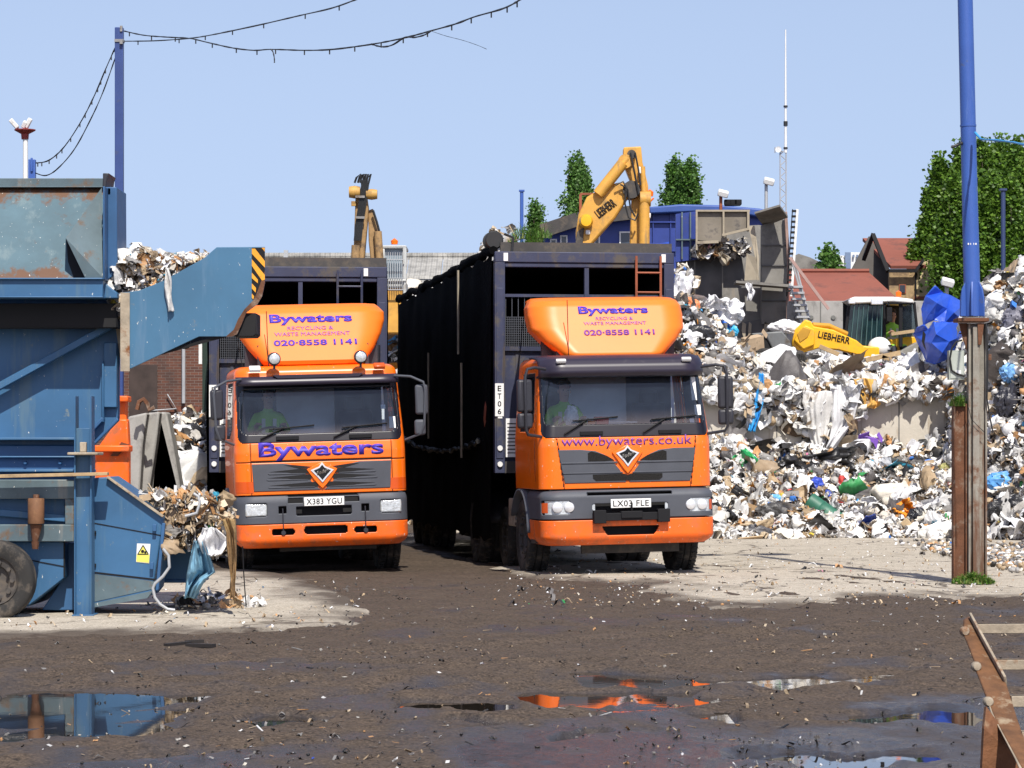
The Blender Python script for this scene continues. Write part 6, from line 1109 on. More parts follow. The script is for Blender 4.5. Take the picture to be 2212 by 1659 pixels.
# ================================================================ TREES
def leafy(name, label, cat, base, hgt, crown, nleaf, leaf, cols, trunk_r, group=None, seed=1, z0=.15, limbs=9):
    """crown(t, rs) -> radius at height fraction t; leaves sit in clumps along upswept limbs"""
    r = np.random.RandomState(seed); root = thing(name, label, cat, base, r.uniform(0, 6), group)
    m = MB(); m.tube([(0.0+.05*math.sin(i), .05*math.cos(i*2), hgt*.97*i/8) for i in range(9)], [max(.02, trunk_r*(1-i/8.3)) for i in range(9)], 8)
    tr = m.build('trunk', M('bark', (.09, .07, .05), .9, var=.3, bmp=.4), root, smooth=50)
    cl = []; m = MB()
    for i in range(limbs):
        t = z0+(.95-z0)*i/limbs; a = r.uniform(0, 2*np.pi); R_ = crown(t+.08)*.8; p0 = Vector((0, 0, hgt*t)); p1 = Vector((math.cos(a)*R_, math.sin(a)*R_, hgt*min(.97, t+.16))); m.tube([p0, p0.lerp(p1, .5)+Vector((0, 0, -.1)), p1], [trunk_r*.35*(1-t)+.015, .03, .012], 5)
    m.build('limb', tr.data.materials[0], root, smooth=50)
    nc = int(nleaf/55); t = r.beta(1.1, 1.0, nc)*(1-z0)+z0; rad = np.array([crown(x) for x in t])*np.sqrt(r.uniform(.18, 1.0, nc)); a = r.uniform(0, 2*np.pi, nc)
    lump = 1+.30*np.sin(a*3+t*11+seed)+.26*np.sin(a*5-t*23+seed)+r.normal(0, .10, nc); rad = rad*lump
    C0 = np.stack([rad*np.cos(a), rad*np.sin(a), t*hgt], 1); cs = r.uniform(.5, 1.35, nc)
    n = nc*55; k = np.repeat(np.arange(nc), 55); d = r.normal(0, 1, (n, 3))*np.array([.7, .7, 1.9])*(.011*hgt*cs[k])[:, None]; P = C0[k]+d
    P[:, 2] = np.clip(P[:, 2], .02*hgt, hgt*1.04)
    s = leaf*r.uniform(.6, 1.3, n); nrm = r.normal(0, 1, (n, 3)); nrm /= np.linalg.norm(nrm, axis=1, keepdims=True); tx = np.cross(nrm, [0.3, .2, .9]); tx /= np.linalg.norm(tx, axis=1, keepdims=True); ty = np.cross(nrm, tx)
    V = np.stack([P-tx*s[:, None]*.5, P+ty*s[:, None]*.5, P+tx*s[:, None]*.6, P-ty*s[:, None]*.45], 1).reshape(-1, 3)
    col = np.array(cols)[r.randint(len(cols), size=n)]*r.uniform(.75, 1.2, (n, 1)); np_mesh('crown', V, np.arange(n*4).reshape(-1, 4), leaf_m, root, col=np.repeat(col, 4, 0)); return root
def copy_tree(o, loc, rz, sc, label):
    c = o.copy(); COL.objects.link(c); c.location = loc; c.rotation_euler = (0, 0, rz); c.scale = sc; c['label'] = label
    for ch in o.children: d = ch.copy(); COL.objects.link(d); d.parent = c
    return c
GREENS = [(.11, .22, .025), (.145, .28, .03), (.07, .15, .018), (.19, .33, .045), (.09, .19, .025)]
GREEN2 = [(.10, .23, .04), (.13, .28, .05), (.075, .17, .035), (.17, .31, .08)]
pop = lambda w: (lambda t: w*(.6+.4*min(1, t*2.2))*max(.03, min(1, (1.02-t)/.27))**.75)
def tree_at(u, vtop, Y): p = at(u, 970, Y); return (p.x, Y, 0), at(u, vtop, Y).z*.965
G_ = 'tall poplars behind the yard at the right'
b, hh = tree_at(2078, 303, 104); T1 = leafy('poplar_tree', 'tall poplar directly behind the upper blue pole', 'tree', b, hh, pop(.86), 40000, .13, GREENS, .25, G_, 3, .10, 16)
b, hh = tree_at(2032, 330, 105); T2 = leafy('poplar_tree', 'leftmost poplar of the big clump, with a stepped pointed top', 'tree', b, hh, pop(.84), 36000, .13, GREENS, .22, G_, 4, .12, 14)
for src, u, vt, Y, lab in ((T1, 2122, 300, 106, 'tall poplar just right of the blue pole'), (T2, 2158, 292, 107, 'poplar rising behind the thin dark blue post'), (T1, 2196, 296, 105, 'poplar at the right edge beside the thin dark blue post'), (T2, 2240, 288, 107, 'poplar cut by the right edge of the view'), (T2, 2066, 372, 101, 'shorter poplar in front of the clump left of the pole'), (T1, 2016, 405, 104.5, 'low outer poplar beside the brick gable house'), (T1, 2140, 370, 101.5, 'shorter dense poplar in front of the clump right of the pole'), (T2, 2185, 380, 101, 'shorter poplar low at the right edge behind the steep heap')):
    b, h2 = tree_at(u, vt, Y); src_h = T1.children[0].dimensions.z; base_h = tree_at(2078, 303, 104)[1] if src is T1 else tree_at(2032, 330, 105)[1]; k = h2/base_h; wdt = 1.12 if vt > 350 else 1.0
    copy_tree(src, b, rnd.uniform(0, 6), (k*wdt, k*wdt, k), lab)
b, hh = tree_at(1247, 328, 122); T3 = leafy('poplar_tree', 'pointed poplar behind the yellow digger boom', 'tree', b, hh, pop(.95), 21000, .12, GREEN2, .2, 'small poplars beyond the hall', 7, .2, 10)
for u, vt, Y, lab, wd in ((1458, 335, 124, 'left one of two poplars above the blue hall roof', 1.0), (1490, 340, 123, 'right one of two poplars above the blue hall roof', 1.15), (1157, 430, 121, 'small poplar sapling left of the digger boom', 1.05), (1263, 360, 120, 'lower bushy poplar beside the pointed one behind the digger boom', .9)):
    b, h2 = tree_at(u, vt, Y); k = h2/hh; copy_tree(T3, b, rnd.uniform(0, 6), (k*wd, k*wd, k), lab)
b, hh = tree_at(1790, 527, 130); leafy('round_tree', 'rounded green bush above the low red roof', 'tree', b, hh, lambda t: 1.15*max(.1, math.sin(min(1, max(0, (t-.55)/.45))*2.7+.35)) if t > .5 else .5, 7000, .17, GREEN2, .15, None, 9, .55, 6)
def tuft(name, label, c, n, hgt, spread, seed, cat='grass tuft'):
    r = np.random.RandomState(seed); V = []; C = []
    for i in range(n):
        a = r.uniform(0, 6.28); q = r.uniform(0, 1)**.7*spread; p = np.array([q*math.cos(a), q*math.sin(a)*.8, 0]); h_ = hgt*r.uniform(.3, 1)*(1.15-.75*q/spread); l = h_*r.uniform(.3, 1.3); b_ = r.uniform(0, 6.28); d = np.array([math.cos(b_), math.sin(b_), 0]); w = np.array([-d[1], d[0], 0])*.007*r.uniform(.6, 1.4); m_ = p+d*l*.4+np.array([0, 0, h_*.75]); e = p+d*l+np.array([0, 0, h_*.9]); V += [p-w, p+w, m_+w*.8, m_-w*.8, m_-w*.8, m_+w*.8, e+w*.1, e-w*.1]; cc = np.array([(.11, .26, .03), (.17, .34, .05), (.08, .18, .03), (.28, .32, .10)][r.randint(4)])*r.uniform(.8, 1.2); C += [cc]*8
    o = np_mesh(name, np.array(V), np.arange(n*8).reshape(-1, 4), leaf_m, col=np.array(C)); o.location = c; return tag(o, label, cat)
for i, (u, v, s_) in enumerate(((1130, 500, .5), (1150, 512, .45), (1170, 498, .4), (1112, 520, .35))): tuft('weeds', ('tallest weeds on the rubble heap behind the sheet reel', 'weeds on the rubble heap right of the tallest weeds', 'weeds on the rubble nearest the blue hall', 'low weeds on the rubble beside the sheet reel')[i], at(u, v+16, 73), 160, s_*1.1, .3, 70+i, 'weeds')
# ================================================================ DIGGERS AND LOADER
def grp(root, O):
    def f(name, mats, fn, bevel=.015, parent=None, smooth=None, solid=0):
        m = MB(O); fn(m); return m.build(name, mats, parent or root, bevel=bevel, smooth=smooth, solid=solid)
    return f
E1o = at(1330, 970, 64); E1o.z = 0; E1 = thing('material_handler', 'yellow digger with raised boom reaching over the netted trailer', 'digger', E1o); f = grp(E1, E1o); Y = 64.0
bo = f('boom', yellow, lambda m: (m.uv([(1250, 462), (1268, 425), (1310, 400), (1345, 392), (1362, 420), (1330, 470), (1268, 540), (1246, 540), (1244, 500)], Y, .55),), .05)
text('LIEBHERR', .50, .20, ink, bo, at(1308, 450, Y-.012)-E1o, (90, -37, 0), .02, .004)
f('boom_plate', dust_steel, lambda m: m.uv([(1247, 500), (1262, 490), (1258, 540), (1240, 545)], Y-.05, .6), .02)
f('lamp_cluster', yellow_b, lambda m: m.lathe([(0, -.16), (.12, -.15), (.16, 0), (.12, .15), (0, .16)], at(1266, 478, Y-.1), 'y', 16), 0, smooth=40)
f('stick', yellow, lambda m: (m.uv([(1347, 318), (1385, 316), (1388, 350), (1400, 400), (1402, 430), (1380, 436), (1366, 400), (1346, 350)], Y+.06, .42), m.uv([(1366, 400), (1400, 405), (1404, 540), (1360, 540)], Y+.15, .35)), .03)
f('stick_ram', yellow, lambda m: (m.tube([at(1392, 436, Y-.08), at(1392, 560, Y-.08)], .12, 12), m.tube([at(1388, 360, Y-.06), at(1392, 440, Y-.06)], .06, 10), m.lathe([(0, -.12), (.17, -.12), (.17, .12), (0, .12)], at(1394, 430, Y-.05), 'x', 14)), 0, smooth=40)
f('boom_ram', yellow, lambda m: (m.tube([at(1292, 420, Y-.05), at(1346, 352, Y-.05)], .13, 12), m.tube([at(1340, 360, Y-.05), at(1356, 342, Y-.05)], .07, 10), m.lathe([(0, -.2), (.16, -.2), (.16, .2), (0, .2)], at(1350, 350, Y+.1), 'y', 14)), 0, smooth=40)
[f('pivot_pin', dust_steel, lambda m: m.lathe([(0, -.1), (q, -.1), (q, .5), (0, .5)], at(1364, v, Y), 'y', 16), 0, smooth=40) for v, q in ((410, .2), (334, .1))]
f('hydraulic_hose', hose_m, lambda m: [m.tube([at(u+.0, v, Y-.14) for u, v in q], .022, 6) for q in ([(1340, 398), (1352, 405), (1350, 440), (1358, 470), (1372, 476), (1378, 462)], [(1330, 400), (1346, 392), (1356, 410), (1362, 450), (1372, 468)], [(1372, 330), (1378, 360), (1384, 400)], [(1362, 330), (1370, 370), (1380, 420)])], 0, smooth=50)
f('work_lamp', white_m, lambda m: (m.boxc(at(1384, 368, Y-.05), (.1, .1, .16)), m.boxc(at(1396, 466, Y-.05), (.2, .1, .12)), m.boxc(at(1270, 502, Y-.05), (.1, .1, .1))), .02)
f('beacon', orange, lambda m: (m.lathe([(0, .0), (.07, 0), (.08, .1), (0, .16)], at(1404, 424, Y), 'z', 12), m.tube([at(1400, 440, Y), at(1412, 428, Y)], .02, 5)), 0, smooth=40)
f('house_body', yellow, lambda m: m.box(E1o.x-1.9, E1o.x+1.3, 65, 68, 1.4, 3.6), .08); f('operator_cab', dark_p, lambda m: m.box(E1o.x-1.6, E1o.x-.3, 64.2, 65.6, 2.2, 4.3), .08); f('boom_foot', yellow, lambda m: m.uv([(1244, 540), (1270, 540), (1330, 800), (1270, 800)], Y+.1, .5), .03)
f('track', rubber, lambda m: (m.box(E1o.x-1.6, E1o.x-1.0, 64, 68.5, 0, 1), m.box(E1o.x+.5, E1o.x+1.1, 64, 68.5, 0, 1), m.box(E1o.x-1.0, E1o.x+.5, 65, 67.5, .5, 1.4)), .1)
f('guard_rail', rust_m, lambda m: (m.bar(at(1254, 420, Y+.7), at(1254, 470, Y+.7), .06, .06), m.bar(at(1253, 419, Y+.7), at(1290, 419, Y+.7), .05, .05)), 0)
E2o = at(800, 970, 62); E2o.z = 0; E2 = thing('material_handler', 'mud stained yellow digger with an upright hose covered stick and raised pale cab', 'digger', E2o); f = grp(E2, E2o); Y = 62.0
ymud = M('muddy_yellow', (.38, .235, .10), .7, var=.3, vs=3, dirt=(.17, .11, .06), damt=.48, ds=3)
f('stick', ymud, lambda m: (m.uv([(768, 415), (790, 408), (796, 450), (790, 520), (785, 580), (762, 590), (765, 500)], Y, .35), m.uv([(795, 455), (806, 450), (822, 530), (826, 600), (804, 600), (796, 520)], Y+.1, .3)), .03)
f('stick_head', M('ochre_head', (.46, .26, .06), .6, var=.3, dirt=(.2, .12, .05), damt=.5), lambda m: (m.lathe([(0, -.12), (.12, -.12), (.14, 0), (.12, .12), (0, .12)], at(766, 415, Y-.05), 'x', 12), m.lathe([(0, -.12), (.1, -.12), (.12, 0), (.1, .12), (0, .12)], at(803, 420, Y-.05), 'x', 12), m.boxc(at(764, 440, Y-.02), (.1, .12, .1))), 0, smooth=40)
f('stick_ram', ymud, lambda m: (m.tube([at(769, 530, Y-.06), at(766, 600, Y-.06)], .1, 10), m.tube([at(816, 500, Y), at(823, 600, Y)], .09, 10)), 0, smooth=40)
f('hydraulic_hose', hose_m, lambda m: [m.tube([at(u+k, v, Y-.1) for u, v in ((776+d, 395), (780+d, 378+abs(k)), (788+d, 376), (788, 400), (784, 430), (776, 480), (772, 520))], .025, 6) for k, d in ((-6, -4), (-3, 0), (0, 2), (3, 4), (7, 6))]+[m.tube([at(u, v, Y-.02) for u, v in ((806, 455), (814, 480), (822, 510), (818, 530))], .03, 6)], 0, smooth=50)
f('hose_clamp', steel, lambda m: [m.boxc(at(778, v, Y-.14), (.2, .06, .05)) for v in (425, 470)], 0)
CW = M('cab_grey_white', (.50, .51, .50), .6, var=.15, dirt=(.3, .28, .25), damt=.55); cabE = f('operator_cab', CW, lambda m: (m.uv(rect(826, 530, 878, 537), Y+.3, 1.2), m.uv(rect(826, 537, 831, 640), Y+.3, .1), m.uv(rect(870, 532, 878, 640), Y+.3, .1), m.uv(rect(826, 603, 878, 609), Y+.28, .12), m.uv(rect(826, 609, 878, 700), Y+.5, 1.0)), .02)
f('cab_window', M('cab_glass_pale', (.25, .31, .36), .12, var=.2), lambda m: m.uv(rect(831, 537, 870, 603), Y+.42, .03), 0)
f('cab_guard', grey_m, lambda m: [m.uv(rect(833+i*5, 545, 834.2+i*5, 625), Y+.22, .03) for i in range(8)]+[m.uv(rect(830, v, 874, v+1.6), Y+.2, .03) for v in (560, 600, 625)], 0)
f('beacon', orange, lambda m: m.lathe([(0, 0), (.07, 0), (.08, .08), (0, .14)], at(852, 528, Y+.6), 'z', 12), 0, smooth=40)
f('cab_riser', yellow, lambda m: m.uv([(828, 622), (876, 622), (880, 720), (824, 720)], Y+.4, 1), .03)
f('house_body', yellow, lambda m: m.box(E2o.x-1.2, E2o.x+1.8, 63.6, 66.5, 1.3, 3.2), .08); f('track', rubber, lambda m: (m.box(E2o.x-1.4, E2o.x-.8, 63, 67, 0, 1), m.box(E2o.x+.8, E2o.x+1.4, 63, 67, 0, 1), m.box(E2o.x-.8, E2o.x+.8, 64, 66, .5, 1.3)), .1)
f('boom', ymud, lambda m: m.uv([(786, 580), (806, 560), (830, 640), (830, 800), (790, 800)], Y+.6, .5), .03)
# wheel loader
LDo = at(1880, 970, 63); LDo.z = 0; LD = thing('wheel_loader', 'yellow and white wheel loader with dark glazed cab standing on the heap', 'wheel loader', LDo); f = grp(LD, LDo); Y = 63.0
f('lift_arm', yellow_b, lambda m: (m.uv([(1712, 735), (1718, 712), (1740, 690), (1752, 694), (1758, 705), (1800, 712), (1850, 735), (1866, 748), (1870, 766), (1850, 766), (1812, 756), (1770, 752), (1735, 762), (1712, 748)], Y-1.6, .25), m.uv([(1715, 735), (1724, 715), (1740, 702), (1760, 712), (1760, 745), (1735, 755)], Y-1.72, .14)), .025)
text('LIEBHERR', .70, .145, ink, LD, at(1802, 729, Y-1.612)-LDo, (90, 12, 0), .02, .003)
f('arm_link_shade', M('arm_shadow_yellow', (.5, .26, .02), .5), lambda m: (m.uv([(1722, 722), (1735, 706), (1752, 712), (1745, 728), (1728, 740)], Y-1.74, .03), m.tube([at(1755, 702, Y-1.5), at(1790, 704, Y-1.4), at(1830, 722, Y-1.3)], .06, 8)), .01)  # darker yellow patch painted as shade in the arm's recess, plus the link
f('bucket', M('bucket_steel', (.15, .155, .155), .6, .3, var=.25, dirt=(.1, .08, .06), damt=.5), lambda m: (m.uv([(1622, 720), (1660, 717), (1690, 715), (1706, 735), (1716, 770), (1700, 790), (1660, 790), (1672, 760), (1656, 730), (1630, 728)], Y-2.2, 1.6),), .03)
f('bucket_mouth', black, lambda m: m.uv([(1630, 729), (1656, 731), (1670, 760), (1650, 785), (1640, 760)], Y-2.15, 1.2), 0)
f('cab_roof', white_m, lambda m: (m.uv([(1834, 645), (1846, 641), (1930, 641), (1972, 646), (1976, 655), (1930, 652), (1850, 656)], Y-.75, 1.5),), .03)
f('cab_pillar', ink, lambda m: (m.uv(rect(1908, 652, 1914, 752), Y-.70, .08), m.uv([(1832, 655), (1838, 655), (1826, 750), (1820, 750)], Y-.7, .08), m.uv(rect(1942, 652, 1950, 750), Y-.66, .08), m.uv([(1972, 652), (1978, 652), (1985, 720), (1980, 720)], Y-.6, .08), m.uv(rect(1836, 652, 1976, 657), Y-.72, .06)), .01)
f('windscreen', M('loader_glass', (.012, .03, .032), .08, var=.5, vs=3), lambda m: m.uv([(1838, 656), (1908, 656), (1908, 750), (1827, 750)], Y-.64, .03), 0)
f('wiper_bar', M('glass_bars', (.05, .10, .10), .3), lambda m: [m.bar(at(1846+i*10, 657, Y-.67), at(1837+i*11, 748, Y-.67), .02, .02) for i in range(7)], 0)
f('side_window', glass_s, lambda m: m.uv([(1950, 656), (1972, 656), (1981, 728), (1950, 728)], Y-.6, .02), 0)
f('cab_interior', black, lambda m: (m.box(at(1828, 0, Y).x, at(1978, 0, Y).x, Y+.6, Y+.65, 3.6, 4.9), m.box(at(1915, 0, Y).x, at(1980, 0, Y).x, Y-.5, Y+.6, 3.2, 3.75)), 0)
f('work_lamp', chrome, lambda m: (m.boxc(at(1840, 652, Y-.85), (.16, .12, .1)), m.boxc(at(1894, 652, Y-.85), (.26, .12, .13))), .02)
f('beacon', orange, lambda m: m.lathe([(0, 0), (.06, 0), (.065, .1), (0, .14)], at(1941, 641, Y-.4), 'z', 12), 0, smooth=40)
f('mirror', ink, lambda m: (m.boxc(at(1921, 674, Y-.9), (.12, .06, .2)), m.boxc(at(1921, 689, Y-.9), (.12, .06, .12)), m.tube([at(1914, 655, Y-.75), at(1921, 660, Y-.9)], .02, 5)), .02)
f('fender', white_m, lambda m: (m.ball(at(1900, 750, Y-.8), .30, 18, sc=(.85, .7, .75)), m.uv([(1870, 756), (1890, 740), (1912, 742), (1914, 790), (1870, 790)], Y-.7, .5)), 0, smooth=50)
f('step', ink, lambda m: (m.box(at(1916, 0, Y).x, at(1930, 0, Y).x, Y-.9, Y-.6, 3.3, 3.55), [m.uv(rect(1917, v, 1928, v+3), Y-.95, .1) for v in (745, 755, 765)]), .01)
f('rear_body', yellow_b, lambda m: m.uv([(1915, 735), (1990, 722), (2030, 730), (2030, 800), (1915, 800)], Y-.2, 1.6), .04)
f('front_frame', yellow_b, lambda m: m.uv([(1850, 745), (1900, 750), (1900, 800), (1840, 800)], Y-1.2, 1), .03)
for dx, dy in ((-.2, -1.0), (1.4, -1.0), (-.2, 1.0), (1.4, 1.0)):
    w_ = wheel(LD, (dx, dy, 2.75), .62, .45, yellow_b); w_.rotation_euler = (0, 0, R(90)) if False else (0, 0, 0)
tk = at(2028, 970, 57.5); TKo = Vector((tk.x, 57.5, 0)); TK = thing('crushed_tank', 'crumpled torn bright blue plastic tank behind the blue pole', 'tank', TKo)
from mathutils.geometry import delaunay_2d_cdt
def crush(name, outline, inner):
    P = outline+inner; n = len(outline); res = delaunay_2d_cdt([Vector((p[0], p[1])) for p in P], [], [list(range(n))], 1, 1e-4)
    m = MB(TKo); m.add([at(P[o[0]][0], P[o[0]][1], 57.5+P[o[0]][2]) for o in res[3]], [tuple(f) for f in res[2]])
    me = m.build(name, bright_blue, TK, smooth=38, solid=.02); d = me.modifiers.new('sub', 'SUBSURF'); d.subdivision_type = 'SIMPLE'; d.levels = d.render_levels = 3
    tx = bpy.data.textures.new(name, 'CLOUDS'); tx.noise_scale = .35; q = me.modifiers.new('dent', 'DISPLACE'); q.texture = tx; q.strength = .07
crush('tank_lid', [(1990, 668, -.10), (2000, 640, -.2), (2020, 617, -.25), (2036, 632, -.1), (2052, 640, 0), (2084, 655, .1), (2086, 700, .1), (2062, 692, -.25), (2040, 698, -.40), (2016, 692, -.35), (1996, 702, -.25)], [(2024, 655, -.55), (2046, 668, -.30), (2060, 676, -.5), (2006, 680, -.38)])
crush('tank_body', [(1972, 722, .1), (1980, 708, -.1), (1996, 703, -.30), (2004, 712, -.25), (2016, 694, -.45), (2050, 696, -.50), (2084, 700, -.1), (2094, 740, .2), (2078, 778, .1), (2052, 774, -.3), (2020, 788, -.35), (2000, 782, -.25), (1988, 756, -.1)], [(2022, 722, -.72), (2050, 738, -.60), (2036, 762, -.62), (1996, 740, -.30), (2012, 740, -.62), (2068, 730, -.45)])
m = MB(TKo); m.uv([(1994, 714), (2000, 722), (1997, 740), (2001, 758), (1995, 748), (1991, 736)], 57.5-.66, .01); m.build('tear', ink, TK)
# ================================================================ POLES, CABLES, MASTS
RPo = Vector((at(2095, 0, 34.4).x, 34.4, 0)); RP = thing('blue_pole', 'tall blue steel pole on a rusty girder base at the right', 'pole', RPo); f = grp(RP, RPo); Y = 34.4
PX = lambda u, v, dy=0: at(u, v, Y+dy)
tp_ = PX(2100, 640); lean_ = (PX(2085, 0).x-tp_.x)/(PX(2085, 0).z-tp_.z)
def along(z): return Vector((tp_.x+lean_*(z-tp_.z), Y, z))
f('shaft', pole_blue, lambda m: m.tube([along(z) for z in (3.25, 4.1, 4.8, 6.5, 9, 12.2)], [.098, .098, .094, .092, .089, .086], 24), 0, smooth=50)
f('weld_ring', pole_blue, lambda m: [m.tube([along(z-.012), along(z+.012)], .0985, 24) for z in (3.66, 5.55, 7.2)], 0, smooth=40)
f('cross_arm', pole_blue, lambda m: (m.box(along(12).x-.75, along(12).x+.75, Y-.04, Y+.04, 12.1, 12.2), m.box(along(12).x-.7, along(12).x-.3, Y-.3, Y+.1, 12.2, 12.55), m.box(along(12).x+.3, along(12).x+.7, Y-.3, Y+.1, 12.2, 12.55)), .01)
def gusset_(m):
    for k in range(6):
        a = R(60*k+20); d = Vector((math.cos(a), math.sin(a), 0)); c = along(3.4); p = [c+d*.09+Vector((0, 0, -.15)), c+d*.165+Vector((0, 0, -.15)), c+d*.165+Vector((0, 0, .05)), c+d*.14+Vector((0, 0, .18)), c+d*.09+Vector((0, 0, .28))]; n_ = Vector((-d.y, d.x, 0))*.012
        m.add([q-n_ for q in p]+[q+n_ for q in p], [(0, 1, 2, 3, 4), (9, 8, 7, 6, 5)]+[(i, (i+1) % 5, 5+(i+1) % 5, 5+i) for i in range(5)])
f('gusset', pole_blue, gusset_, .004)
f('base_plate', rust, lambda m: m.box(PX(2064, 0).x, PX(2131, 0).x, Y-.19, Y+.19, PX(0, 696).z, PX(0, 688).z), .006)
def girder(m, u0, u1, vt, yo, web):
    x0, x1, z1 = PX(u0, 0).x, PX(u1, 0).x, PX(0, vt).z; w = x1-x0
    m.box(x0, x1, Y+yo-.11, Y+yo-.09, 0, z1); m.box(x0, x1, Y+yo+.09, Y+yo+.11, 0, z1); m.box(x0+w*web-.012, x0+w*web+.012, Y+yo-.09, Y+yo+.09, 0, z1-.002)
def chan(m, u0, u1, vt, y0, mi=0):                             # channel with its open side to the front
    x0, x1, z1 = PX(u0, 0).x, PX(u1, 0).x, PX(0, vt).z
    m.box(x0, x0+.022, Y+y0, Y+y0+.16, -.05, z1); m.box(x1-.022, x1, Y+y0, Y+y0+.16, -.05, z1-.001); m.box(x0+.022, x1-.022, Y+y0+.05, Y+y0+.075, -.05, z1-.002)
f('girder', rust, lambda m: chan(m, 2058, 2088, 872, -.06), .004)
f('main_girder', [rust_pale, rust], lambda m: (chan(m, 2089, 2129, 699, -.12), m.box(PX(2098, 0).x, PX(2112, 0).x, Y-.135, Y-.075, -.05, PX(0, 706).z, 0)), .004)
f('bracket', rust, lambda m: (m.uv([(2072, 698), (2090, 698), (2090, 760), (2080, 730)], Y-.05, .04), m.uv([(2112, 698), (2126, 698), (2120, 745), (2113, 745)], Y-.16, .03), m.uv(rect(2129, 765, 2142, 778), Y, .1)), .003)
f('number_marks', white_m, lambda m: [m.boxc(along(PX(0, 528).z)+Vector((-.045+i*.03, -.096-.0+.004*abs(i-1.5), 0)), (.016, .004, .022)) for i in range(4)], 0)
f('pole_collar', ink, lambda m: (m.tube([along(8.6-.02)+Vector((-.35, 0, .0)), along(8.6)+Vector((-.1, 0, .03))], .03, 6),), 0)
bx = PX(2066, 790, -.12); m = MB(bx); m.uv(rect(2050, 757, 2083, 820), Y-.16, .14); m.uv(rect(2053, 760, 2080, 817), Y-.166, .005, 1); m.uv(rect(2064, 800, 2076, 808), Y-.17, .003, 2)
tag(m.build('junction_box', [M('box_grey_green', (.34, .37, .32), .6, var=.1, dirt=(.2, .17, .1), damt=.58), M('box_lid', (.40, .43, .38), .55, var=.12, dirt=(.22, .16, .1), damt=.6), white_m], bevel=.008, loc=bx), 'grey green junction box fixed to the pole base', 'junction box')
m = MB(bx); m.tube([PX(u, v, -.18) for u, v in ((2078, 735), (2066, 738), (2056, 752), (2052, 775), (2056, 800), (2068, 808), (2084, 812))], .012, 6); m.tube([PX(u, v, -.16) for u, v in ((2131, 700), (2134, 760), (2132, 860), (2138, 900), (2145, 935))], .010, 6); tag(m.build('pole_cable', hose_m, smooth=60, loc=bx), 'black cable looping round the junction box and down the pole base', 'cable')
m = MB(bx); m.tube([PX(u, v, -.17) for u, v in ((2092, 880), (2098, 905), (2112, 920), (2128, 935))], .004, 5); tag(m.build('wire', ink, loc=bx), 'loose thin wire trailing across the rusty girder', 'wire')
g_ = PX(2070, 874, 0); tuft('grass_tuft', 'wild grass sprouting from the top of the short rusty girder', g_+Vector((0, 0, -.02)), 260, .20, .10, 5)
gg = Vector((RPo.x, 34.15, .04)); tuft('grass_tuft', 'bright green grass tuft at the foot of the rusty girders', gg, 900, .17, .26, 6)
def rope(name, label, cat, pts, r, mat, pegs=0, peg_mat=None):
    P = [at(u, v, Y) for u, v, Y in pts]; Q = []
    for i in range(len(P)-1):                                          # smooth through the points
        p0, p1, p2, p3 = P[max(i-1, 0)], P[i], P[i+1], P[min(i+2, len(P)-1)]
        for t in np.linspace(0, 1, 7)[:-1]: Q.append(.5*((2*p1)+(p2-p0)*t+(2*p0-5*p1+4*p2-p3)*t*t+(3*p1-p0-3*p2+p3)*t**3))
    Q.append(P[-1]); c = Q[0]; m = MB(c); m.tube(Q, [r*rnd.uniform(.75, 1.25) for _ in Q], 6)
    for k in range(pegs): i = int((k+.5)*len(Q)/pegs); m.boxc(Q[i]+Vector((0, 0, -r*3)), (r*1.6, r*1.6, r*6))
    return tag(m.build(name, mat, smooth=60, loc=c), label, cat)
Z = .5178
def zr(pts, y0, y1): n = len(pts)-1; return [(x*Z, y*Z, y0+(y1-y0)*i/n) for i, (x, y) in enumerate(pts)]
rope('light_cable', 'dark overhead cable rising from the left blue pole out of the top of view', 'cable', zr([(520, 172), (650, 170), (790, 160), (870, 148), (970, 128), (1100, 100), (1250, 65), (1380, 35), (1480, 0), (1600, -50)], 60, 44), .013, hose_m, 8)
rope('light_cable', 'sagging overhead cable with lamp holders between the left pole and the top of view', 'cable', zr([(520, 130), (600, 147), (700, 155), (790, 160), (870, 178), (970, 200), (1060, 210), (1130, 206), (1270, 210), (1375, 207), (1480, 195), (1590, 178), (1700, 155), (1800, 128), (1900, 100), (1980, 70), (2080, 42), (2130, 22), (2175, -5), (2260, -60)], 60, 40), .014, hose_m, 20)
rope('loose_cable', 'short slack loop of cable below the sagging overhead cable', 'cable', zr([(1550, 184), (1575, 192), (1605, 195), (1640, 186), (1690, 156), (1730, 156), (1770, 146), (1800, 128)], 49, 46), .014, hose_m)
rope('cable_end', 'broken cable end dangling from the sagging overhead cable', 'cable', zr([(1128, 204), (1138, 215), (1144, 240), (1145, 262)], 52, 52), .012, hose_m)
rope('thin_wire', 'hair thin broken wire hanging right of the sagging cable', 'wire', zr([(1800, 130), (1860, 150), (1930, 168), (1990, 188), (2030, 205)], 46, 45), .004, hose_m)
rope('light_cable', 'upper cable swooping down from the left pole to the short blue post', 'cable', zr([(484, 190), (440, 290), (400, 385), (345, 495), (270, 610), (205, 668), (152, 680)], 60, 62), .014, hose_m, 14)
rope('light_cable', 'lower slack cable swooping down from the left pole to the short blue post', 'cable', zr([(484, 232), (432, 378), (382, 490), (312, 620), (242, 702), (192, 732), (148, 722)], 60, 62), .013, hose_m)
LPo = Vector((at(258, 0, 60).x, 60, 0)); LPt = thing('blue_pole', 'slim square blue pole behind the baler carrying the overhead cables', 'pole', LPo); f = grp(LPt, LPo)
f('shaft', pole_navy, lambda m: m.box(LPo.x-.087, LPo.x+.087, 59.9, 60.08, 0, at(0, 60, 60).z), .015)
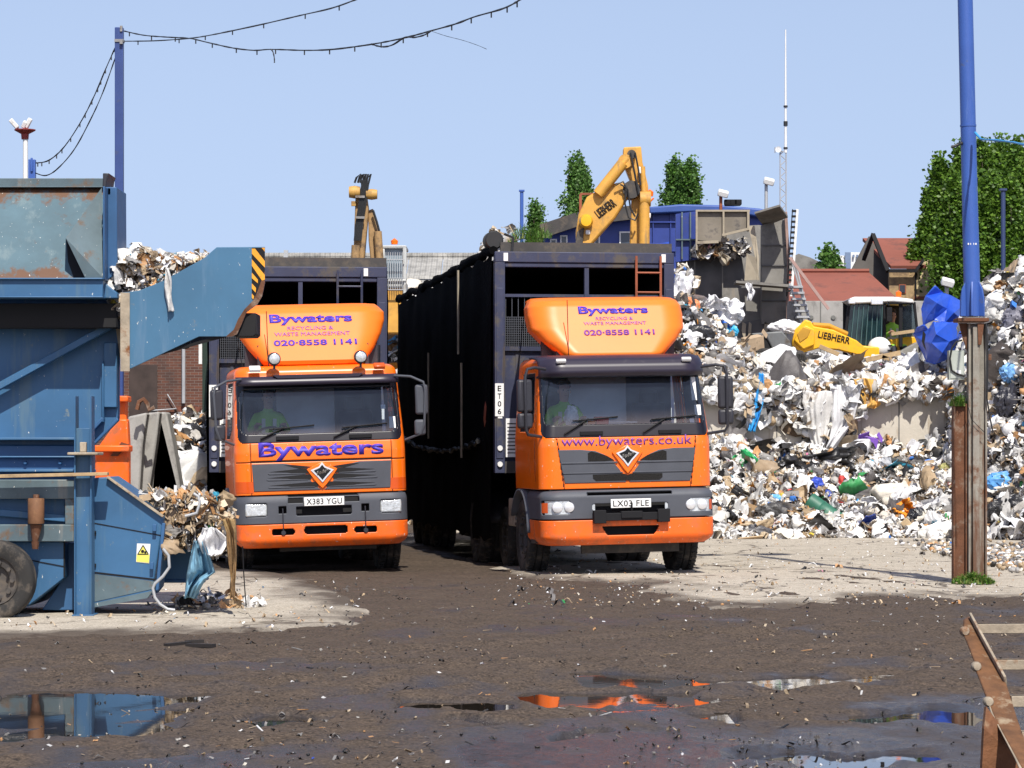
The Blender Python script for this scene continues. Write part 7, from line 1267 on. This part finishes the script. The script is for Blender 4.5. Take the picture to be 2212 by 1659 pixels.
f('cap', steel, lambda m: (m.box(LPo.x-.09, LPo.x+.10, 59.88, 60.1, at(0, 92, 60).z, at(0, 86, 60).z), m.boxc(at(262, 90, 59.85), (.06, .06, .1))), 0)
f('cable_hook', steel, lambda m: m.boxc(at(262, 62, 59.9), (.05, .06, .12)), 0)
c = Vector((at(70, 0, 62).x, 62, 0)); m = MB(c); m.box(c.x-.075, c.x+.075, 61.9, 62.05, 0, at(0, 345, 62).z); m.box(c.x-.02, c.x+.03, 61.86, 61.9, at(0, 372, 62).z, at(0, 342, 62).z); tag(m.build('blue_post', pole_blue, bevel=.012, loc=c), 'short blue post above the baler hopper where two cables end', 'post')
CPo = Vector((at(55, 0, 64).x, 64, 0)); CP = thing('camera_pole', 'slim white pole with a red bracket and white cameras above the baler', 'camera pole', CPo); f = grp(CP, CPo); pa = lambda u, v, d=0: at(u, v, 64+d)
f('shaft', white_m, lambda m: m.tube([(CPo.x, 64, 0), pa(55, 300)], .055, 10), 0, smooth=50)
f('bracket', M('red_bracket', (.25, .03, .025), .6), lambda m: (m.lathe([(.08, 0), (.09, .12), (.24, .2), (.24, .22), (0, .22)], pa(54, 301), 'z', 12),), 0, smooth=30)
for (u0, v0, u1, v1) in ((38, 276, 22, 258), (50, 276, 56, 262), (56, 276, 66, 256)): f('camera', white_m, lambda m: m.bar(pa(u0, v0, -.1), pa(u1, v1, -.15), .10, .10), .02)
f('camera_mount', steel, lambda m: (m.bar(pa(38, 280, 0), pa(38, 270, 0), .05, .05), m.bar(pa(36, 281), pa(70, 281), .03, .2), m.bar(pa(52, 281), pa(56, 270), .06, .05)), 0)
def post(name, label, cat, u, vt, Y, w, mat):
    c = Vector((at(u, 0, Y).x, Y, 0)); m = MB(c); z1 = at(0, vt, Y).z; m.tube([(c.x, Y, 0), (c.x, Y, z1)], w, 10); m.box(c.x-w*1.5, c.x+w*1.5, Y-w*1.5, Y+w*1.5, z1, z1+.05); return tag(m.build(name, mat, smooth=40, loc=c), label, cat)
post('blue_post', 'thin blue post left of the digger boom', 'post', 1127, 414, 84, .055, pole_blue)
post('blue_post', 'thin dark blue post in front of the right hand poplars', 'post', 2167, 412, 70, .055, M('dull_blue', (.03, .05, .13), .5))
MSo = Vector((at(1692, 0, 95).x, 95, 0)); MS = thing('radio_mast', 'tall lattice radio mast with a long thin whip and small dish', 'mast', MSo); f = grp(MS, MSo); pm = lambda u, v, d=0: at(u, v, 95+d)
f('whip', white_m, lambda m: m.tube([pm(1697, 330), pm(1697, 64)], [.05, .022], 8), 0, smooth=50)
f('collar', hose_m, lambda m: [m.tube([pm(1697, v0), pm(1697, v1)], .07, 8) for v0, v1 in ((262, 272), (228, 232), (318, 322))], 0, smooth=50)
def lat(m):
    for u in (1685, 1698): m.tube([Vector((pm(u, 0).x, 95, 0)), pm(u, 318)], .025, 6)
    for i in range(18): v0 = 322+i*12; m.tube([pm(1685 if i % 2 else 1698, v0), pm(1698 if i % 2 else 1685, v0+12)], .016, 5)
f('lattice', grey_m, lat, 0)
f('dish', white_m, lambda m: m.lathe([(0, .06), (.07, .02), (.1, -.06), (.09, -.06), (0, .03)], pm(1681, 323, -.3), 'y', 16), 0, smooth=50)
f('dish_arm', grey_m, lambda m: (m.bar(pm(1681, 323, -.2), pm(1690, 328), .04, .04), m.tube([pm(1674, 318, -.2), pm(1674, 330, -.2)], .02, 5)), 0)
def flood(label, u, vt, vb, Y, col, hu, hv):
    o = Vector((at(u, 0, Y).x, Y, 0)); t = thing('floodlight', label, 'floodlight', o); f = grp(t, o)
    f('post', col, lambda m: m.tube([(o.x, Y, 0), at(u, vt+4, Y)], .05, 8), 0, smooth=50); f('lamp_head', white_m, lambda m: (m.boxc(at(u+hu, vt+hv, Y-.1), (.32, .25, .18), Euler((R(20), R(15), 0))),), .03); f('bracket', steel, lambda m: m.bar(at(u, vt+5, Y), at(u+hu, vt+hv, Y-.05), .04, .04), 0)
flood('floodlight on a pale pole just left of the radio mast', 1655, 390, 0, 86, grey_m, 6, 2); flood('white floodlight on a red post on the blue hall roof', 1557, 417, 0, 86, rust_m, 5, 1); flood('small white lamp on a post behind the crushed blue tank', 2045, 610, 0, 72, grey_m, 2, 0)
c = at(1580, 440, 86); m = MB(c); [m.boxc(at(u, 437, 86), (.22, .2, .16)) for u in (1572, 1584, 1594)]; m.bar(at(1565, 444, 86), at(1600, 443, 86), .04, .2); tag(m.build('lamp_row', ink, bevel=.02, loc=c), 'row of small dark lamps on the blue hall roof', 'lamps')
rope('blue_hose', 'bright blue taped line running from the pole to the right edge', 'line', [(2106, 286, 34.2), (2116, 297, 34), (2122, 301, 33.8), (2150, 303, 33.2), (2185, 307, 32.6), (2215, 313, 32), (2300, 330, 31)], .014, M('sky_blue_tape', (.05, .30, .62), .4))
rope('blue_hose', 'stub of the taped line sticking out left of the pole', 'line', [(2055, 318, 34.3), (2066, 314, 34.3), (2078, 309, 34.35)], .02, hose_m)
# ================================================================ RUSTY RAMP, near right corner
def rp(x, y): return ((2400+x/3.3175)*.79, (1600+y/3.3175)*.79)
def RY(v): return 13.4-(v-1332)/330*1.5                           # the ramp leans towards the camera at its lower end
Ro = Vector((at(2150, 0, 13).x, 12.9, 0)); RA = thing('rusty_ramp', 'rusty slatted steel ramp frame propped up in the near right corner', 'ramp', Ro); f = grp(RA, Ro)
def strip(m, left, right, t):
    n = len(left); V = []
    for (a, b) in zip(left, right): u0, v0 = rp(*a); u1, v1 = rp(*b); V += [at(u0, v0, RY(v0)), at(u1, v1, RY(v1)+.02)]
    W = V+[p+Vector((0, t, 0)) for p in V]; k = 2*n; Fs = [(2*i, 2*i+1, 2*i+3, 2*i+2) for i in range(n-1)]; Fs += [tuple(q+k for q in reversed(x)) for x in Fs]; Fs += [(2*i, 2*i+2, 2*i+2+k, 2*i+k) for i in range(n-1)]+[(2*i+1, 2*i+1+k, 2*i+3+k, 2*i+3) for i in range(n-1)]+[(0, k, k+1, 1), (k-2, k-1, 2*k-1, 2*k-2)]
    m.add(V+[p+Vector((0, t, 0)) for p in V], Fs)
f('side_beam', M('beam_rust', (.135, .060, .022), .75, var=.35, vs=12, dirt=(.30, .23, .15), damt=.57, ds=8, bmp=.35, bs=50), lambda m: strip(m, [(785, 320), (780, 440), (830, 560), (880, 690), (905, 800), (960, 940), (1005, 1060), (1060, 1200), (1327, 1690), (1400, 1830)], [(840, 285), (925, 430), (985, 540), (1050, 660), (1110, 770), (1165, 880), (1205, 1000), (1260, 1180), (1345, 1430), (1440, 1700)], .05), .006)
f('edge_flange', mud_steel, lambda m: (strip(m, [(1000, 1050), (1030, 1160), (1130, 1350), (1240, 1560), (1300, 1690)], [(1025, 1040), (1065, 1150), (1170, 1340), (1290, 1550), (1350, 1680)], .03), m.bar(at(*rp(845, 290), RY(1334)-.0), at(*rp(1160, 870), RY(1470)-.0), .012, .05)), .003)
for x, y in ((790, 420), (895, 740), (1005, 1060)): f('lug', mud_steel, lambda m: m.lathe([(0, -.03), (.015, -.028), (.021, -.018), (.024, 0), (.022, .03), (0, .03)], at(*rp(x, y), RY(rp(x, y)[1])-.01), 'y', 10), 0, smooth=40)
for i, (x0, y0, y1) in enumerate(((880, 355, 440), (1060, 678, 770), (1215, 1008, 1108), (1310, 1330, 1440), (1400, 1650, 1760))):
    u0, v0 = rp(x0, y0); u1, v1 = rp(x0, y1); Yc = RY(v0); p0 = at(u0, v0, Yc); z1 = at(u0, v1, Yc).z
    f('slat', mud_steel, lambda m: (m.box(p0.x, p0.x+1.1, Yc, Yc+.012, z1, p0.z), m.box(p0.x, p0.x+1.1, Yc+.012, Yc+.07, p0.z-.014, p0.z)), .003)
f('support_plate', M('plate_rust', (.17, .07, .028), .8, var=.3, vs=10, dirt=(.3, .2, .12), damt=.6, ds=7, bmp=.3, bs=50), lambda m: m.add([at(*rp(985, 1100), 12.35), at(*rp(965, 1300), 12.3), at(*rp(945, 1700), 12.3), Vector((at(*rp(945, 1700), 12.3).x, 12.3, 0)), Vector((at(2330, 0, 12.3).x, 12.3, 0)), at(*rp(1440, 1720), 12.35)], [(0, 1, 2, 3, 4, 5)]), 0, solid=.03)
f('far_beam', rust, lambda m: m.bar((p0.x+1.1, 13.4, .95), (p0.x+1.2, 11.4, .0), .1, .05), .004)
# ================================================================ PEOPLE at the wheel
def person_mesh():
    V = [(0, 0, 0), (0, -.01, .20), (0, -.01, .40), (0, -.02, .545), (0, -.035, .625), (0, -.055, .70), (0, -.045, .775), (0, -.035, .84)]; Rr = [(.15, .12), (.15, .115), (.165, .115), (.055, .055), (.066, .072), (.078, .098), (.080, .098), (.05, .06)]; E = [(i, i+1) for i in range(7)]
    def add(p, r, par): V.append(p); Rr.append(r if isinstance(r, tuple) else (r, r)); E.append((par, len(V)-1)); return len(V)-1
    for s in (-1, 1):
        a = add((s*.17, .0, .455), .072, 2); b = add((s*.255, -.12, .27), .052, a); c = add((s*.19, -.34, .33), .037, b); d = add((s*.175, -.42, .36), (.042, .022), c)
        for k in range(4): e = add((s*(.20-.02*k), -.475, .375-.004*k), .0095, d); add((s*(.195-.02*k), -.485, .345), .008, e)
        e = add((s*.135, -.44, .365), .010, d); add((s*.125, -.47, .35), .009, e)
        h = add((s*.10, -.06, -.02), .095, 0); k = add((s*.13, -.46, .03), .07, h); n = add((s*.13, -.50, -.30), .05, k); add((s*.13, -.60, -.36), .042, n)
    me = bpy.data.meshes.new('body'); me.from_pydata(V, E, []); o = bpy.data.objects.new('body', me); COL.objects.link(o); md = o.modifiers.new('skin', 'SKIN'); md.use_smooth_shade = True
    for i, r in enumerate(Rr): me.skin_vertices[0].data[i].radius = r
    me.skin_vertices[0].data[0].use_root = True; o.modifiers.new('sub', 'SUBSURF').levels = 1
    dg = bpy.context.evaluated_depsgraph_get(); res = bpy.data.meshes.new_from_object(o.evaluated_get(dg)); bpy.data.objects.remove(o); res.materials.clear()
    for p in res.polygons:
        c = p.center; p.use_smooth = True; p.material_index = 0 if (c.z > .56 or (c.y < -.35 and abs(c.x) < .24 and c.z > .28)) else (2 if c.z < .03 else 1)
    return res
pm_ = person_mesh()
def person(label, loc, rz, shirt, sc=1.0):
    o = thing('person', label, 'person', loc, rz); o.scale = (sc,)*3; b = mesh_obj('body', pm_.copy(), [skin_m, shirt, cloth_d], o)
    m = MB(); m.grid(lambda a, t: Vector((.092*math.sin(t*1.75)*math.cos(a*6.283), -.028+.112*math.sin(t*1.75)*math.sin(a*6.283), .785+.088*math.cos(t*1.75)+.03*math.sin(t*1.75)*(-math.sin(a*6.283)))), 18, 7); m.build('hair', hair_m, o, smooth=60)
    m = MB(); m.ball((0, -.158, .695), .014, 8, sc=(.9, 1.2, 1.5)); [m.ball((s*.033, -.140, .725), .010, 8, 1) for s in (-1, 1)]; [m.ball((s*.082, -.045, .71), .022, 8, sc=(.4, .8, 1.4)) for s in (-1, 1)]; m.box(-.025, .025, -.150, -.145, .652, .659, 2); m.build('face', [skin_m, ink, M('lips', (.35, .12, .10), .6)], o, smooth=60)
    m = MB(); m.box(-.10, -.05, -.145, -.138, .14, .44); m.box(.05, .10, -.145, -.138, .14, .44); m.box(-.16, .16, -.142, -.136, .20, .25); m.build('vest_stripe', M('silver_tape', (.55, .56, .5), .4), o); return o
MA = Matrix.Translation(LA.location)@Matrix.Rotation(R(10), 4, 'Z'); MBm = Matrix.Translation(LB.location)@Matrix.Rotation(R(10.5), 4, 'Z')
person('driver in a green vest at the wheel of the lorry with roof spotlights', MA@Vector((-.66, 1.02, 1.62)), R(10), hivis_g)
person('driver in a green vest at the wheel of the dark visor lorry', MBm@Vector((-.66, 1.02, 1.70)), R(10.5), hivis_g)
person('loader driver in a green top and yellow vest inside the dark cab', at(1926, 738, 63.1)+Vector((0, 0, -.15)), R(15), hivis_g)
def on_dash(name, label, cat, x, y, z, size, mat, rz=0, bev=.01, M_=MBm):
    p = M_@Vector((x, y, z)); m = MB(p); m.boxc(p, size, Euler((0, 0, R(10+rz)))); tag(m.build(name, mat, bevel=bev, loc=p), label, cat)
on_dash('red_packet', 'small red packet lying on the dashboard of the dark visor lorry', 'packet', -.30, .34, 2.02, (.17, .12, .10), M('red_card', (.62, .04, .04), .5), 12)
on_dash('papers', 'sheets of white paper on the dashboard beside the red packet', 'papers', .0, .36, 2.0, (.36, .22, .02), white_m, -14, .003)
on_dash('orange_packet', 'flat orange packet on the dashboard left of the red packet', 'packet', -.43, .33, 1.995, (.10, .10, .05), M('orange_card', (.75, .2, .03), .5), -10)
crumpled('white_bag', 'crumpled white bag propped on the dashboard before the driver', 'bag', 0, 0, 34, 44, (.8, .8, .8), .5, 'bag', (0, 0, 0), 91, pos=MBm@Vector((-.68, .40, 2.08)))
c = gnd(400, 1400); m = MB(c)
for p, q, w in (((358, 1402), (410, 1398), .05), ((405, 1402), (462, 1404), .07), ((400, 1395), (440, 1394), .03)): a, b = gnd(*p), gnd(*q); m.bar(a+Vector((0, 0, .03)), b+Vector((0, 0, .035)), w, .03, up=(0, 0, 1))
tag(m.build('broken_branch', M('wet_bark', (.018, .014, .012), .6), loc=c), 'broken dark branch lying on the mud in front of the concrete apron', 'branch')
